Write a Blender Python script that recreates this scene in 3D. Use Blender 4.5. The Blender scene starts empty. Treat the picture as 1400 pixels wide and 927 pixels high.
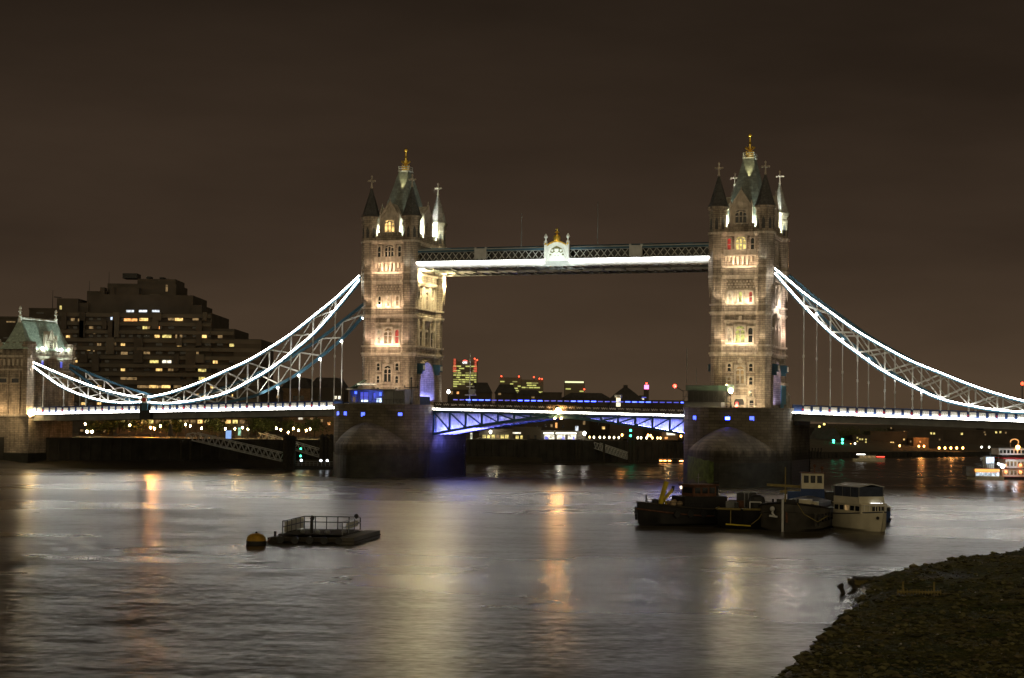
import bpy, bmesh, math, random
from mathutils import Vector, Matrix, noise as mnoise
random.seed(7)
C = bpy.context.scene
COL = C.collection
R = math.radians

# ------------------------------------------------------------------ camera
F_PX, CAM_H, PITCH, ROLL, TH = 2402.05, 13.407, .045601, .01254998, .342974
cam_d = bpy.data.cameras.new('camera')
cam = bpy.data.objects.new('camera', cam_d)
COL.objects.link(cam)
cam_d.sensor_width = 36.0
cam_d.lens = F_PX / 1400 * 36
cam_d.clip_start = .5
cam_d.clip_end = 30000
cam.location = (0, 0, CAM_H)
cam.rotation_mode = 'QUATERNION'
q = Matrix.Rotation(R(90) + PITCH, 4, 'X') @ Matrix.Rotation(ROLL, 4, 'Z')
cam.rotation_quaternion = q.to_quaternion()
C.camera = cam

# ------------------------------------------------------------------ night sky (town glow), exposure
w = bpy.data.worlds.new('World')
C.world = w
w.use_nodes = True
nt = w.node_tree
nt.nodes.clear()
N, L = nt.nodes.new, nt.links.new
out = N('ShaderNodeOutputWorld'); bg = N('ShaderNodeBackground'); tc = N('ShaderNodeTexCoord')
sep = N('ShaderNodeSeparateXYZ'); L(tc.outputs['Generated'], sep.inputs[0])
ramp = N('ShaderNodeValToRGB'); L(sep.outputs['Z'], ramp.inputs[0])
cr = ramp.color_ramp
cr.elements[0].position = 0.0; cr.elements[0].color = (.079, .0515, .0300, 1)
cr.elements[1].position = 1.0; cr.elements[1].color = (.014, .0095, .0065, 1)
for p_, c_ in ((.04, (.064, .0412, .0248, 1)), (.10, (.0405, .0260, .0165, 1)), (.235, (.0215, .0142, .0092, 1))):
    el = cr.elements.new(p_); el.color = c_
mp = N('ShaderNodeMapping'); mp.inputs['Scale'].default_value = (2.2, 2.2, 9); L(tc.outputs['Generated'], mp.inputs[0])
nz = N('ShaderNodeTexNoise'); nz.inputs['Scale'].default_value = 1.6; nz.inputs['Detail'].default_value = 5; L(mp.outputs[0], nz.inputs['Vector'])
mr = N('ShaderNodeMapRange'); mr.inputs[1].default_value = .3; mr.inputs[2].default_value = .75
mr.inputs[3].default_value = .76; mr.inputs[4].default_value = 1.30; L(nz.outputs['Fac'], mr.inputs[0])
mul = N('ShaderNodeVectorMath'); mul.operation = 'SCALE'; L(ramp.outputs[0], mul.inputs[0]); L(mr.outputs[0], mul.inputs['Scale'])
# the lit city on the bank behind the photographer: a low warm glow over that horizon
neg = N('ShaderNodeMath'); neg.operation = 'MULTIPLY'; neg.inputs[1].default_value = -1; L(sep.outputs['Y'], neg.inputs[0])
g1 = N('ShaderNodeMapRange'); g1.inputs[1].default_value = .05; g1.inputs[2].default_value = .7; g1.inputs[3].default_value = 0; g1.inputs[4].default_value = 1
L(neg.outputs[0], g1.inputs[0])
g2 = N('ShaderNodeMapRange'); g2.inputs[1].default_value = 0; g2.inputs[2].default_value = .98; g2.inputs[3].default_value = 1; g2.inputs[4].default_value = 0
L(sep.outputs['Z'], g2.inputs[0])
gm = N('ShaderNodeMath'); gm.operation = 'MULTIPLY'; L(g1.outputs[0], gm.inputs[0]); L(g2.outputs[0], gm.inputs[1])
gs = N('ShaderNodeVectorMath'); gs.operation = 'SCALE'; gs.inputs[0].default_value = (.62, .50, .30); L(gm.outputs[0], gs.inputs['Scale'])
ad = N('ShaderNodeVectorMath'); ad.operation = 'ADD'; L(mul.outputs[0], ad.inputs[0]); L(gs.outputs[0], ad.inputs[1])
L(ad.outputs[0], bg.inputs['Color']); bg.inputs['Strength'].default_value = 1.0
L(bg.outputs[0], out.inputs['Surface'])
C.view_settings.view_transform = 'Standard'
C.view_settings.look = 'None'
C.view_settings.exposure = 0
C.view_settings.gamma = 1
C.view_settings.use_curve_mapping = False
C.cycles.use_denoising = True
C.cycles.sample_clamp_indirect = 8
C.cycles.max_bounces = 5
C.cycles.use_light_tree = True

LED = 34.0          # white light strips along the bridge

# ------------------------------------------------------------------ placing: photo ray to a point at a known depth
def ray(px, py):
    a, b = px - 700, py - 463.5
    u = a * math.cos(ROLL) + b * math.sin(ROLL)
    v = -a * math.sin(ROLL) + b * math.cos(ROLL)
    X, Zc = u / F_PX, -v / F_PX
    return Vector((X, math.cos(PITCH) - Zc * math.sin(PITCH), math.sin(PITCH) + Zc * math.cos(PITCH)))
def at(px, py, Y):
    d = ray(px, py); k = Y / d.y
    return Vector((k * d.x, Y, CAM_H + k * d.z))
def on_z(px, py, z=0.0):
    d = ray(px, py); k = (z - CAM_H) / d.z
    return Vector((k * d.x, k * d.y, z))
ORG = Vector((13.16013, 398.64831, 0))
E_S = Vector((math.cos(TH), -math.sin(TH), 0)); E_T = Vector((math.sin(TH), math.cos(TH), 0))
def B(s, t, z): return ORG + s * E_S + t * E_T + Vector((0, 0, z))       # bridge metres -> world

# ------------------------------------------------------------------ materials
def principled(name):
    m = bpy.data.materials.new(name); m.use_nodes = True
    return m, m.node_tree, m.node_tree.nodes['Principled BSDF']
def mat(name, col, rough=.7, metal=0., var=.18, scale=.6, bump=0., brick=None, spec=.3, tide=None, soot=0.):
    m, t, b = principled(name)
    n, l = t.nodes.new, t.links.new
    tc = n('ShaderNodeTexCoord')
    nz = n('ShaderNodeTexNoise'); nz.inputs['Scale'].default_value = scale; nz.inputs['Detail'].default_value = 6
    l(tc.outputs['Object'], nz.inputs['Vector'])
    mr = n('ShaderNodeMapRange'); mr.inputs[1].default_value = .3; mr.inputs[2].default_value = .7
    mr.inputs[3].default_value = 1 - var; mr.inputs[4].default_value = 1 + var
    l(nz.outputs['Fac'], mr.inputs[0])
    fac = mr.outputs[0]
    h = nz.outputs['Fac']
    if brick:
        sx = n('ShaderNodeSeparateXYZ'); l(tc.outputs['Object'], sx.inputs[0])
        ma = n('ShaderNodeMath'); ma.operation = 'MULTIPLY_ADD'; ma.inputs[1].default_value = .83; l(sx.outputs['Y'], ma.inputs[0]); l(sx.outputs['X'], ma.inputs[2])
        cx = n('ShaderNodeCombineXYZ'); l(ma.outputs[0], cx.inputs[0]); l(sx.outputs['Z'], cx.inputs[1])
        bk = n('ShaderNodeTexBrick'); bk.inputs['Scale'].default_value = 1
        bk.inputs['Brick Width'].default_value = brick[0]; bk.inputs['Row Height'].default_value = brick[1]
        bk.inputs['Mortar Size'].default_value = brick[2]; bk.inputs['Bias'].default_value = 0
        bk.inputs['Color1'].default_value = (.82, .82, .82, 1); bk.inputs['Color2'].default_value = (1.18, 1.18, 1.18, 1); bk.inputs['Mortar'].default_value = (.55, .55, .55, 1)
        l(cx.outputs[0], bk.inputs['Vector'])
        mm = n('ShaderNodeMath'); mm.operation = 'MULTIPLY'; l(fac, mm.inputs[0]); l(bk.outputs['Color'], mm.inputs[1])
        fac = mm.outputs[0]; h = bk.outputs['Color']
    if soot:      # rain streaks and soot: noise drawn out down the wall
        mps = n('ShaderNodeMapping'); mps.inputs['Scale'].default_value = (1.3, 1.3, .16); l(tc.outputs['Object'], mps.inputs[0])
        ns_ = n('ShaderNodeTexNoise'); ns_.inputs['Scale'].default_value = .9; ns_.inputs['Detail'].default_value = 7; ns_.inputs['Roughness'].default_value = .65; l(mps.outputs[0], ns_.inputs['Vector'])
        ms_ = n('ShaderNodeMapRange'); ms_.inputs[1].default_value = .36; ms_.inputs[2].default_value = .58; ms_.inputs[3].default_value = 1 - soot; ms_.inputs[4].default_value = 1.08; l(ns_.outputs['Fac'], ms_.inputs[0])
        m4 = n('ShaderNodeMath'); m4.operation = 'MULTIPLY'; l(fac, m4.inputs[0]); l(ms_.outputs[0], m4.inputs[1]); fac = m4.outputs[0]
    if tide:      # ragged tide stain below a height, with runs
        sz = n('ShaderNodeSeparateXYZ'); l(tc.outputs['Object'], sz.inputs[0])
        mpt = n('ShaderNodeMapping'); mpt.inputs['Scale'].default_value = (1, 1, .18); l(tc.outputs['Object'], mpt.inputs[0])
        nt_ = n('ShaderNodeTexNoise'); nt_.inputs['Scale'].default_value = .7; nt_.inputs['Detail'].default_value = 7; l(mpt.outputs[0], nt_.inputs['Vector'])
        mz = n('ShaderNodeMath'); mz.operation = 'MULTIPLY_ADD'; mz.inputs[1].default_value = -4.5; l(nt_.outputs['Fac'], mz.inputs[0]); l(sz.outputs['Z'], mz.inputs[2])
        mt_ = n('ShaderNodeMapRange'); mt_.inputs[1].default_value = tide - 3.2; mt_.inputs[2].default_value = tide - 1.4; mt_.inputs[3].default_value = .32; mt_.inputs[4].default_value = 1; l(mz.outputs[0], mt_.inputs[0])
        m3 = n('ShaderNodeMath'); m3.operation = 'MULTIPLY'; l(fac, m3.inputs[0]); l(mt_.outputs[0], m3.inputs[1]); fac = m3.outputs[0]
    sc = n('ShaderNodeVectorMath'); sc.operation = 'SCALE'; sc.inputs[0].default_value = col[:3]; l(fac, sc.inputs['Scale'])
    l(sc.outputs[0], b.inputs['Base Color'])
    b.inputs['Roughness'].default_value = rough; b.inputs['Metallic'].default_value = metal
    b.inputs['Specular IOR Level'].default_value = spec
    if bump:
        bp = n('ShaderNodeBump'); bp.inputs['Strength'].default_value = bump; bp.inputs['Distance'].default_value = .08
        l(h, bp.inputs['Height']); l(bp.outputs[0], b.inputs['Normal'])
    return m
def emit(name, col, s):
    m, t, b = principled(name)
    b.inputs['Base Color'].default_value = (.6, .6, .6, 1)
    b.inputs['Emission Color'].default_value = (*col, 1); b.inputs['Emission Strength'].default_value = s
    return m
def lit_window(name, col, s):      # a lit room seen through glass: uneven, with blinds and furniture
    m, t, b = principled(name)
    n, l = t.nodes.new, t.links.new
    tc = n('ShaderNodeTexCoord'); nz = n('ShaderNodeTexNoise'); nz.inputs['Scale'].default_value = 1.1; nz.inputs['Detail'].default_value = 3
    l(tc.outputs['Object'], nz.inputs['Vector'])
    mr = n('ShaderNodeMapRange'); mr.inputs[1].default_value = .35; mr.inputs[2].default_value = .65; mr.inputs[3].default_value = .35 * s; mr.inputs[4].default_value = 1.5 * s
    l(nz.outputs['Fac'], mr.inputs[0]); l(mr.outputs[0], b.inputs['Emission Strength'])
    b.inputs['Emission Color'].default_value = (*col, 1); b.inputs['Base Color'].default_value = (.05, .05, .05, 1); b.inputs['Roughness'].default_value = .15
    return m
M = dict(
    stone=mat('tower granite', (.35, .295, .235), .85, var=.25, scale=.5, bump=.9, brick=(1.3, .45, .05), soot=.45),
    trim=mat('pale dressed stone', (.48, .42, .345), .8, var=.2, scale=1.2, bump=.3, soot=.3),
    pier=mat('pier granite', (.115, .098, .072), .85, var=.4, scale=.25, bump=.8, brick=(1.9, .62, .05), tide=7.4),
    wet=mat('wet weedy pier stone', (.018, .018, .013), .55, var=.5, scale=.5, bump=.6, brick=(1.9, .62, .035)),
    algae=mat('green algae on stone', (.05, .075, .012), .8, var=.5, scale=.9, bump=.4),
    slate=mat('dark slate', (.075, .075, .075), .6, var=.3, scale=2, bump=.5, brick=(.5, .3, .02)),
    slate_lit=mat('spire slate in floodlit tone', (.36, .35, .32), .7, var=.3, scale=2, bump=.5, brick=(.5, .4, .03)),
    slategreen=mat('pale green slate', (.34, .42, .36), .6, var=.2, scale=1.5, bump=.4, brick=(.6, .4, .02)),
    lead=mat('green grey lead roof', (.17, .19, .175), .5, var=.25, scale=1.5, bump=.4, brick=(.9, .6, .02)),
    gold=mat('gilding', (.85, .58, .10), .3, metal=.9, var=.1),
    teal=mat('blue bridge paint', (.03, .085, .13), .5, var=.15, scale=.8),
    palesteel=mat('pale grey bridge paint', (.46, .47, .46), .5, var=.12, scale=.8),
    white=mat('white paint', (.78, .78, .74), .5, var=.08, scale=1),
    navy=mat('dark blue panel paint', (.02, .04, .12), .5),
    redp=mat('red shield paint', (.5, .03, .03), .5),
    skyblue=mat('light blue hoarding', (.12, .30, .42), .6),
    black=mat('black metal', (.02, .02, .02), .5, var=.2),
    grey=mat('grey metal', (.16, .165, .165), .5, var=.2, metal=.3),
    asphalt=mat('road asphalt', (.05, .05, .05), .9, scale=3),
    glass=mat('dark window glass', (.012, .014, .016), .12, var=.1, spec=.5),
    concrete=mat('brown concrete', (.105, .09, .07), .85, var=.2, scale=.15, bump=.2),
    darkwall=mat('dark building wall', (.068, .056, .044), .85, var=.25, scale=.2),
    brickwall=mat('warm brick wall', (.19, .125, .075), .85, var=.25, scale=.4, bump=.3, brick=(.6, .25, .02)),
    quay=mat('river wall piling', (.034, .031, .026), .9, var=.4, scale=.3, bump=.7),
    mud=mat('river mud', (.05, .043, .03), .6, var=.3, scale=.3, bump=.5),
    ground=mat('quay paving', (.13, .115, .09), .9, var=.2, scale=.3),
    rooft=mat('dark tiled roof', (.055, .05, .048), .85, var=.25, scale=1),
    hull=mat('black hull paint', (.012, .011, .010), .55, var=.4, scale=.8, bump=.2),
    hullgrey=mat('grey weathered hull', (.062, .057, .046), .65, var=.35, scale=.5, bump=.3),
    rust=mat('rust brown', (.10, .045, .025), .8, var=.4, scale=2, bump=.3),
    cream=mat('cream boat paint', (.54, .50, .37), .45, var=.12, scale=.7),
    yellow=mat('yellow paint', (.48, .37, .02), .5, var=.2, scale=1),
    ochre=mat('weathered yellow buoy', (.30, .17, .015), .55, var=.35, scale=1.5, bump=.2),
    navyboat=mat('dark blue boat paint', (.02, .045, .13), .5, var=.2),
    canvas=mat('dark blue canvas', (.03, .038, .06), .8, var=.3, scale=1.5, bump=.3),
    panel=mat('pale polycarbonate panel', (.30, .29, .17), .4, var=.2, scale=1),
    timber=mat('tarry timber', (.035, .03, .022), .85, var=.4, scale=1.5, bump=.5),
    sack=mat('tan sacks', (.28, .21, .13), .9, var=.3, scale=1.5, bump=.4),
    oldwood=mat('yellowish old timber', (.20, .16, .055), .85, var=.3, scale=2, bump=.4),
    bark=mat('bark', (.06, .045, .03), .9, var=.3, scale=3),
    leaf=mat('leaves', (.06, .075, .02), .7, var=.4, scale=.7),
    glassgreen=mat('greenish glass', (.035, .065, .05), .2, var=.2, spec=.5),
    led=emit('white light strip', (1.0, .955, .86), LED),
    led_wk=emit('white walkway light strip', (1.0, .975, .93), LED * .62),
    led_blue=emit('blue lamp', (.02, .04, 1.0), 60),
    trail_glow=emit('blue vehicle trail glow', (.04, .085, 1.0), 7),
    led_dimblue=emit('dim blue lamp', (.03, .06, .8), .8),
    led_blue2=emit('pale blue lamp glass', (.05, .11, 1.0), 2.6),
    l_white=emit('white lamp', (1, .95, .85), 30),
    l_warm=emit('warm street lamp', (1, .68, .28), 120),
    l_orange=emit('orange street lamp', (1, .42, .10), 60),
    l_nav=emit('orange bridge lamp', (1, .50, .16), 220),
    l_red=emit('red lamp', (1, .03, .015), 14),
    l_green=emit('green lamp', (.05, 1, .45), 8),
    l_pink=emit('pink sign', (1, .15, .5), 4),
    w_warm=lit_window('warm lit window', (1, .62, .20), 1.3),
    w_yellow=lit_window('yellow lit window', (1, .80, .25), .9),
    w_orange=lit_window('orange lit window', (1, .42, .12), 1.2),
    w_pale=lit_window('pale lit window', (1, .92, .70), 1.3),
    w_dim=lit_window('dim lit window', (1, .62, .25), .22),
    w_green=lit_window('greenish lit window', (.78, .85, .22), .55),
    w_red=lit_window('red lit window', (1, .04, .03), .5),
    w_white=lit_window('white lit window', (.85, .92, 1), 1.0),
    w_tower=lit_window('tower lit window', (1, .80, .48), .55),
    w_vi=lit_window('blue white lit window', (.6, .75, 1), 2.2),
)

# ------------------------------------------------------------------ mesh builder
class MB:
    def __init__(s): s.v, s.f, s.m = [], [], []
    def add(s, vs, fs, m=0):
        o = len(s.v); s.v += [tuple(p) for p in vs]
        for f in fs: s.f.append([i + o for i in f]); s.m.append(m)
        return s
    def box(s, x0, x1, y0, y1, z0, z1, m=0):
        vs = [(x, y, z) for z in (z0, z1) for y in (y0, y1) for x in (x0, x1)]
        return s.add(vs, [(0, 2, 3, 1), (4, 5, 7, 6), (0, 1, 5, 4), (2, 6, 7, 3), (0, 4, 6, 2), (1, 3, 7, 5)], m)
    def bar(s, p, q, w, h=None, m=0, up=(0, 0, 1)):
        p, q = Vector(p), Vector(q); h = w if h is None else h
        d = (q - p).normalized(); u = Vector(up)
        if abs(d.dot(u)) > .98: u = Vector((0, 1, 0))
        a = d.cross(u).normalized(); b = a.cross(d).normalized()
        vs = [c + a * (i * w / 2) + b * (j * h / 2) for c in (p, q) for i, j in ((-1, -1), (1, -1), (1, 1), (-1, 1))]
        return s.add(vs, [(0, 1, 2, 3), (4, 7, 6, 5), (0, 4, 5, 1), (1, 5, 6, 2), (2, 6, 7, 3), (3, 7, 4, 0)], m)
    def tube(s, p, q, r0, r1=None, n=8, m=0):
        p, q = Vector(p), Vector(q); r1 = r0 if r1 is None else r1
        d = (q - p).normalized(); u = Vector((0, 0, 1)) if abs(d.z) < .95 else Vector((0, 1, 0))
        a = d.cross(u).normalized(); b = a.cross(d)
        vs = []
        for c, r in ((p, r0), (q, r1)):
            vs += [c + (a * math.cos(2 * math.pi * (k + .5) / n) + b * math.sin(2 * math.pi * (k + .5) / n)) * r for k in range(n)]
        fs = [tuple(range(n)), tuple(range(2 * n - 1, n - 1, -1))] + [(k, n + k, n + (k + 1) % n, (k + 1) % n) for k in range(n)]
        return s.add(vs, fs, m)
    def path(s, pts, r, n=6, m=0):
        for a, b in zip(pts, pts[1:]): s.tube(a, b, r, r, n, m)
        return s
    def prism(s, poly, z0, z1, m=0):
        n = len(poly)
        vs = [(x, y, z0) for x, y in poly] + [(x, y, z1) for x, y in poly]
        return s.add(vs, [tuple(range(n)), tuple(range(n, 2 * n))] + [(k, (k + 1) % n, n + (k + 1) % n, n + k) for k in range(n)], m)
    def extr(s, poly, fn, c0, c1, m=0):          # poly in (a, b); fn(a, b, c) -> point
        n = len(poly)
        vs = [fn(a, b, c0) for a, b in poly] + [fn(a, b, c1) for a, b in poly]
        return s.add(vs, [tuple(range(n)), tuple(range(n, 2 * n))] + [(k, (k + 1) % n, n + (k + 1) % n, n + k) for k in range(n)], m)
    def loft(s, rings, m=0, cap=True):
        n = len(rings[0]); vs = [p for r in rings for p in r]; fs = []
        for i in range(len(rings) - 1):
            for k in range(n): fs.append((i * n + k, i * n + (k + 1) % n, (i + 1) * n + (k + 1) % n, (i + 1) * n + k))
        if cap: fs += [tuple(range(n)), tuple(range((len(rings) - 1) * n, len(rings) * n))]
        return s.add(vs, fs, m)
    def lathe(s, prof, cx, cy, n=8, m=0, off=.5):
        rings = [[(cx + r * math.cos(2 * math.pi * (k + off) / n), cy + r * math.sin(2 * math.pi * (k + off) / n), z) for k in range(n)] for r, z in prof]
        return s.loft(rings, m)
    def ball(s, c, r, m=0, n=10, k=6, sz=1.0):
        prof = [(max(.001, r * math.sin(math.pi * i / k)), c[2] - r * sz * math.cos(math.pi * i / k)) for i in range(k + 1)]
        return s.lathe(prof, c[0], c[1], n, m)
    def build(s, name, mats, parent=None, smooth=False):
        if not isinstance(mats, (list, tuple)): mats = [mats]
        me = bpy.data.meshes.new(name); me.from_pydata(s.v, [], s.f)
        for i, mi in enumerate(s.m): me.polygons[i].material_index = mi
        bm = bmesh.new(); bm.from_mesh(me); bmesh.ops.recalc_face_normals(bm, faces=bm.faces)
        if smooth:
            for f in bm.faces: f.smooth = True
            for e in bm.edges:
                if len(e.link_faces) == 2 and e.calc_face_angle(0) > R(38): e.smooth = False
        bm.to_mesh(me); bm.free()
        for x in mats: me.materials.append(M[x] if isinstance(x, str) else x)
        o = bpy.data.objects.new(name, me); COL.objects.link(o)
        if parent: o.parent = parent
        return o
def tag(o, label=None, cat=None, group=None, kind=None):
    if label: o['label'] = label
    if cat: o['category'] = cat
    if group: o['group'] = group
    if kind: o['kind'] = kind
    return o
def thing(name, label, cat, loc=(0, 0, 0), rz=0., group=None):
    o = bpy.data.objects.new(name, None); COL.objects.link(o); o.empty_display_size = .5
    o.location = loc; o.rotation_euler = (0, 0, rz)
    return tag(o, label, cat, group)
def aim(o, loc, tgt):
    o.location = loc; o.rotation_mode = 'QUATERNION'
    o.rotation_quaternion = (Vector(tgt) - Vector(loc)).to_track_quat('-Z', 'Y')
def spot(name, loc, tgt, W, col=(1, .8, .55), ang=70, blend=.6, rad=.15):
    d = bpy.data.lights.new(name, 'SPOT'); d.energy = W; d.color = col; d.spot_size = R(ang); d.spot_blend = blend; d.shadow_soft_size = rad
    o = bpy.data.objects.new(name, d); COL.objects.link(o); aim(o, loc, tgt); return o
def area(name, loc, tgt, W, col=(1, .8, .55), sx=1., sy=.2, roll_z=None):
    d = bpy.data.lights.new(name, 'AREA'); d.energy = W; d.color = col; d.shape = 'RECTANGLE'; d.size = sx; d.size_y = sy
    o = bpy.data.objects.new(name, d); COL.objects.link(o)
    z = (Vector(loc) - Vector(tgt)).normalized(); x = Vector(roll_z) if roll_z else E_S
    x = (x - z * x.dot(z)).normalized(); y = z.cross(x)
    o.matrix_world = Matrix.Translation(loc) @ Matrix((x, y, z)).transposed().to_4x4(); return o
def point(name, loc, W, col=(1, .8, .55), rad=.2):
    d = bpy.data.lights.new(name, 'POINT'); d.energy = W; d.color = col; d.shadow_soft_size = rad
    o = bpy.data.objects.new(name, d); COL.objects.link(o); o.location = loc; return o
def interp(pts, s):
    if s <= pts[0][0]: return pts[0][1]
    for i in range(len(pts) - 1):
        (a, za), (b, zb) = pts[i], pts[i + 1]
        if s <= b:
            u = (s - a) / (b - a)
            m0 = (zb - pts[i - 1][1]) / (b - pts[i - 1][0]) if i > 0 else (zb - za) / (b - a)
            m1 = (pts[i + 2][1] - za) / (pts[i + 2][0] - a) if i + 2 < len(pts) else (zb - za) / (b - a)
            h = b - a
            return (2*u**3 - 3*u*u + 1) * za + (u**3 - 2*u*u + u) * h * m0 + (-2*u**3 + 3*u*u) * zb + (u**3 - u*u) * h * m1
    return pts[-1][1]

# ================================================================== SETTING: water, banks, ground
wm, wt, wb = principled('river water')
n_, l_ = wt.nodes.new, wt.links.new
tcw = n_('ShaderNodeTexCoord')
wb.inputs['Base Color'].default_value = (.050, .042, .027, 1)
wb.inputs['IOR'].default_value = 1.33; wb.inputs['Specular IOR Level'].default_value = .5
def wnoise(scale, sx, sy, detail, rz=.25, off=0., out_='Color'):
    mp = n_('ShaderNodeMapping'); mp.inputs['Scale'].default_value = (sx, sy, 1); mp.inputs['Rotation'].default_value = (0, 0, rz); mp.inputs['Location'].default_value = (off, off * .7, off * 3)
    l_(tcw.outputs['Object'], mp.inputs[0])
    nz = n_('ShaderNodeTexNoise'); nz.inputs['Scale'].default_value = scale; nz.inputs['Detail'].default_value = detail; nz.inputs['Roughness'].default_value = .6
    l_(mp.outputs[0], nz.inputs['Vector']); return nz.outputs[out_]
def tilt(sock, ax, ay):            # centred noise -> surface slopes
    a = n_('ShaderNodeVectorMath'); a.operation = 'SUBTRACT'; a.inputs[1].default_value = (.5, .5, .5); l_(sock, a.inputs[0])
    b = n_('ShaderNodeVectorMath'); b.operation = 'MULTIPLY'; b.inputs[1].default_value = (ax, ay, 0); l_(a.outputs[0], b.inputs[0]); return b.outputs[0]
patch = wnoise(.022, .7, 1.5, 4, .35, 3., 'Fac')
rr = n_('ShaderNodeMapRange'); rr.inputs[1].default_value = .36; rr.inputs[2].default_value = .64; rr.inputs[3].default_value = .24; rr.inputs[4].default_value = .33
l_(patch, rr.inputs[0]); l_(rr.outputs[0], wb.inputs['Roughness'])
acc = None
for sc_, sx_, sy_, dt_, rz_, ax_, ay_ in ((.028, .6, 1.5, 3, .3, .01, .035), (.14, .35, 1.2, 5, .12, .08, .16), (.6, .4, 1.1, 4, .05, .12, .28), (2.4, .5, 1., 2, -.1, .24, .34)):
    v_ = tilt(wnoise(sc_, sx_, sy_, dt_, rz_, sc_ * 10), ax_, ay_)
    if acc is None: acc = v_
    else:
        ad_ = n_('ShaderNodeVectorMath'); ad_.operation = 'ADD'; l_(acc, ad_.inputs[0]); l_(v_, ad_.inputs[1]); acc = ad_.outputs[0]
ad_ = n_('ShaderNodeVectorMath'); ad_.operation = 'ADD'; l_(acc, ad_.inputs[0]); ad_.inputs[1].default_value = (0, 0, 1)
nr_ = n_('ShaderNodeVectorMath'); nr_.operation = 'NORMALIZE'; l_(ad_.outputs[0], nr_.inputs[0]); l_(nr_.outputs[0], wb.inputs['Normal'])
tag(MB().add([(-3000, -300, 0), (3000, -300, 0), (3000, 3000, 0), (-3000, 3000, 0)], [(0, 1, 2, 3)]).build('river_water', wm), kind='structure')

bank = [(-420, 395, 7.4), (-170, 421, 7.4), (-135, 434, 7.3), (-105, 450, 7.3), (-84, 462, 7.2), (-58, 480, 7.0), (-22, 543, 6.9), (2, 556, 6.9), (50, 580, 6.7), (85, 625, 4.6), (118, 672, 2.4), (185, 738, 2.0), (420, 975, 2.0), (1500, 2050, 2.0)]
far = [(9000, 13000, 8), (-9000, 13000, 8), (-9000, 395, 7.4)]
g = MB(); ring = bank + far
g.add([(x, y, z) for x, y, z in ring], [tuple(range(len(ring)))])
tag(g.build('north_bank_ground', 'ground'), kind='structure')
wl = MB()
for i, ((x0, y0, z0), (x1, y1, z1)) in enumerate(zip(bank, bank[1:])):
    d = Vector((x1 - x0, y1 - y0, 0)).normalized(); nn = Vector((d.y, -d.x, 0)) * .5
    wl.add([(x0, y0, -2), (x1, y1, -2), (x1, y1, z1 + .05), (x0, y0, z0 + .05), (x0 + nn.x, y0 + nn.y, -2), (x1 + nn.x, y1 + nn.y, -2), (x1 + nn.x, y1 + nn.y, z1 + .05), (x0 + nn.x, y0 + nn.y, z0 + .05)],
           [(0, 1, 2, 3), (4, 7, 6, 5), (3, 2, 6, 7), (0, 3, 7, 4), (1, 5, 6, 2)])
    ln = (Vector((x1, y1)) - Vector((x0, y0))).length
    if y1 < 760:
        k = 0.
        while k < ln:
            p = Vector((x0, y0, 0)) + d * k + nn * 1.5
            if p.x > -175: wl.tube((p.x, p.y, -2), (p.x, p.y, z0 - .6), .28, .28, 6)
            k += 2.6
tag(wl.build('river_wall', 'quay'), 'dark timber piled river wall along the far quay', 'wall')
# mud exposed by low tide below the wall
mb = MB(); a_, b_ = [], []
edge = [(-170, 407), (-135, 417), (-108, 427), (-82, 440), (-56, 452), (-48, 470), (-40, 505), (-12, 542), (10, 553)]
top = [(-170, 421), (-135, 433), (-105, 449), (-84, 461), (-60, 477), (-48, 497), (-34, 522), (-14, 546), (10, 560)]
rows = 7; G = []
for i in range(rows + 1):
    u = i / rows
    G.append([(e[0] * (1 - u) + t_[0] * u, e[1] * (1 - u) + t_[1] * u, -.25 + 1.9 * u + .25 * mnoise.noise((e[0] * .2, u * 5, 1))) for e, t_ in zip(edge, top)])
nE = len(edge)
mb.add([p for r in G for p in r], [(i * nE + k, i * nE + k + 1, (i + 1) * nE + k + 1, (i + 1) * nE + k) for i in range(rows) for k in range(nE - 1)])
tag(mb.build('mud_slope', 'mud', smooth=True), kind='structure')

# ---- the near foreshore
sh = [(-6, 20), (4, 55), (10.5, 80), (13.9, 92), (15.8, 98.2), (19.2, 109.3), (22.7, 120.5), (26.0, 132.0), (27.4, 137.6), (29.2, 146.4), (31.9, 152.9), (37.3, 162.6), (44.2, 173.8), (48.5, 179.2), (52.4, 183.7), (56.6, 193), (66, 203), (90, 215)]
def shore_d(x, y):      # signed distance to the water's edge, positive on land
    best = 1e9; sgn = 1
    for (x0, y0), (x1, y1) in zip(sh, sh[1:]):
        dx, dy = x1 - x0, y1 - y0; L2 = dx * dx + dy * dy
        u = max(0, min(1, ((x - x0) * dx + (y - y0) * dy) / L2))
        px, py = x0 + u * dx, y0 + u * dy; dd = math.hypot(x - px, y - py)
        if dd < best: best = dd; sgn = 1 if dx * (y - py) - dy * (x - px) < 0 else -1
    return best * sgn
def shore_h(x, y):
    d = shore_d(x, y)
    n3 = mnoise.noise((x * .12, y * .12, 3)) * .35 + mnoise.noise((x * .5, y * .5, 7)) * .12 + mnoise.noise((x * 1.7, y * 1.7, 2)) * .05
    dd = d + mnoise.noise((x * .9, y * .9, 5)) * .2 + mnoise.noise((x * .3, y * .3, 9)) * .4
    if dd < 0: return -.12 + dd * .25
    return min(.42, dd * .55) + dd * .032 + n3 * min(1, dd * .5)
fg = MB(); st = .42
xs = [4 + st * i for i in range(int(70 / st))]; ys = [62 + st * 1.15 * j for j in range(int(142 / st / 1.15))]
idx = {}; V = []; FF = []
for j, y in enumerate(ys):
    for i, x in enumerate(xs):
        if x < -6 or abs(x) > y * .34 + 6: continue
        if shore_d(x, y) < -3: continue
        idx[i, j] = len(V); V.append((x, y, shore_h(x, y)))
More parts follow.
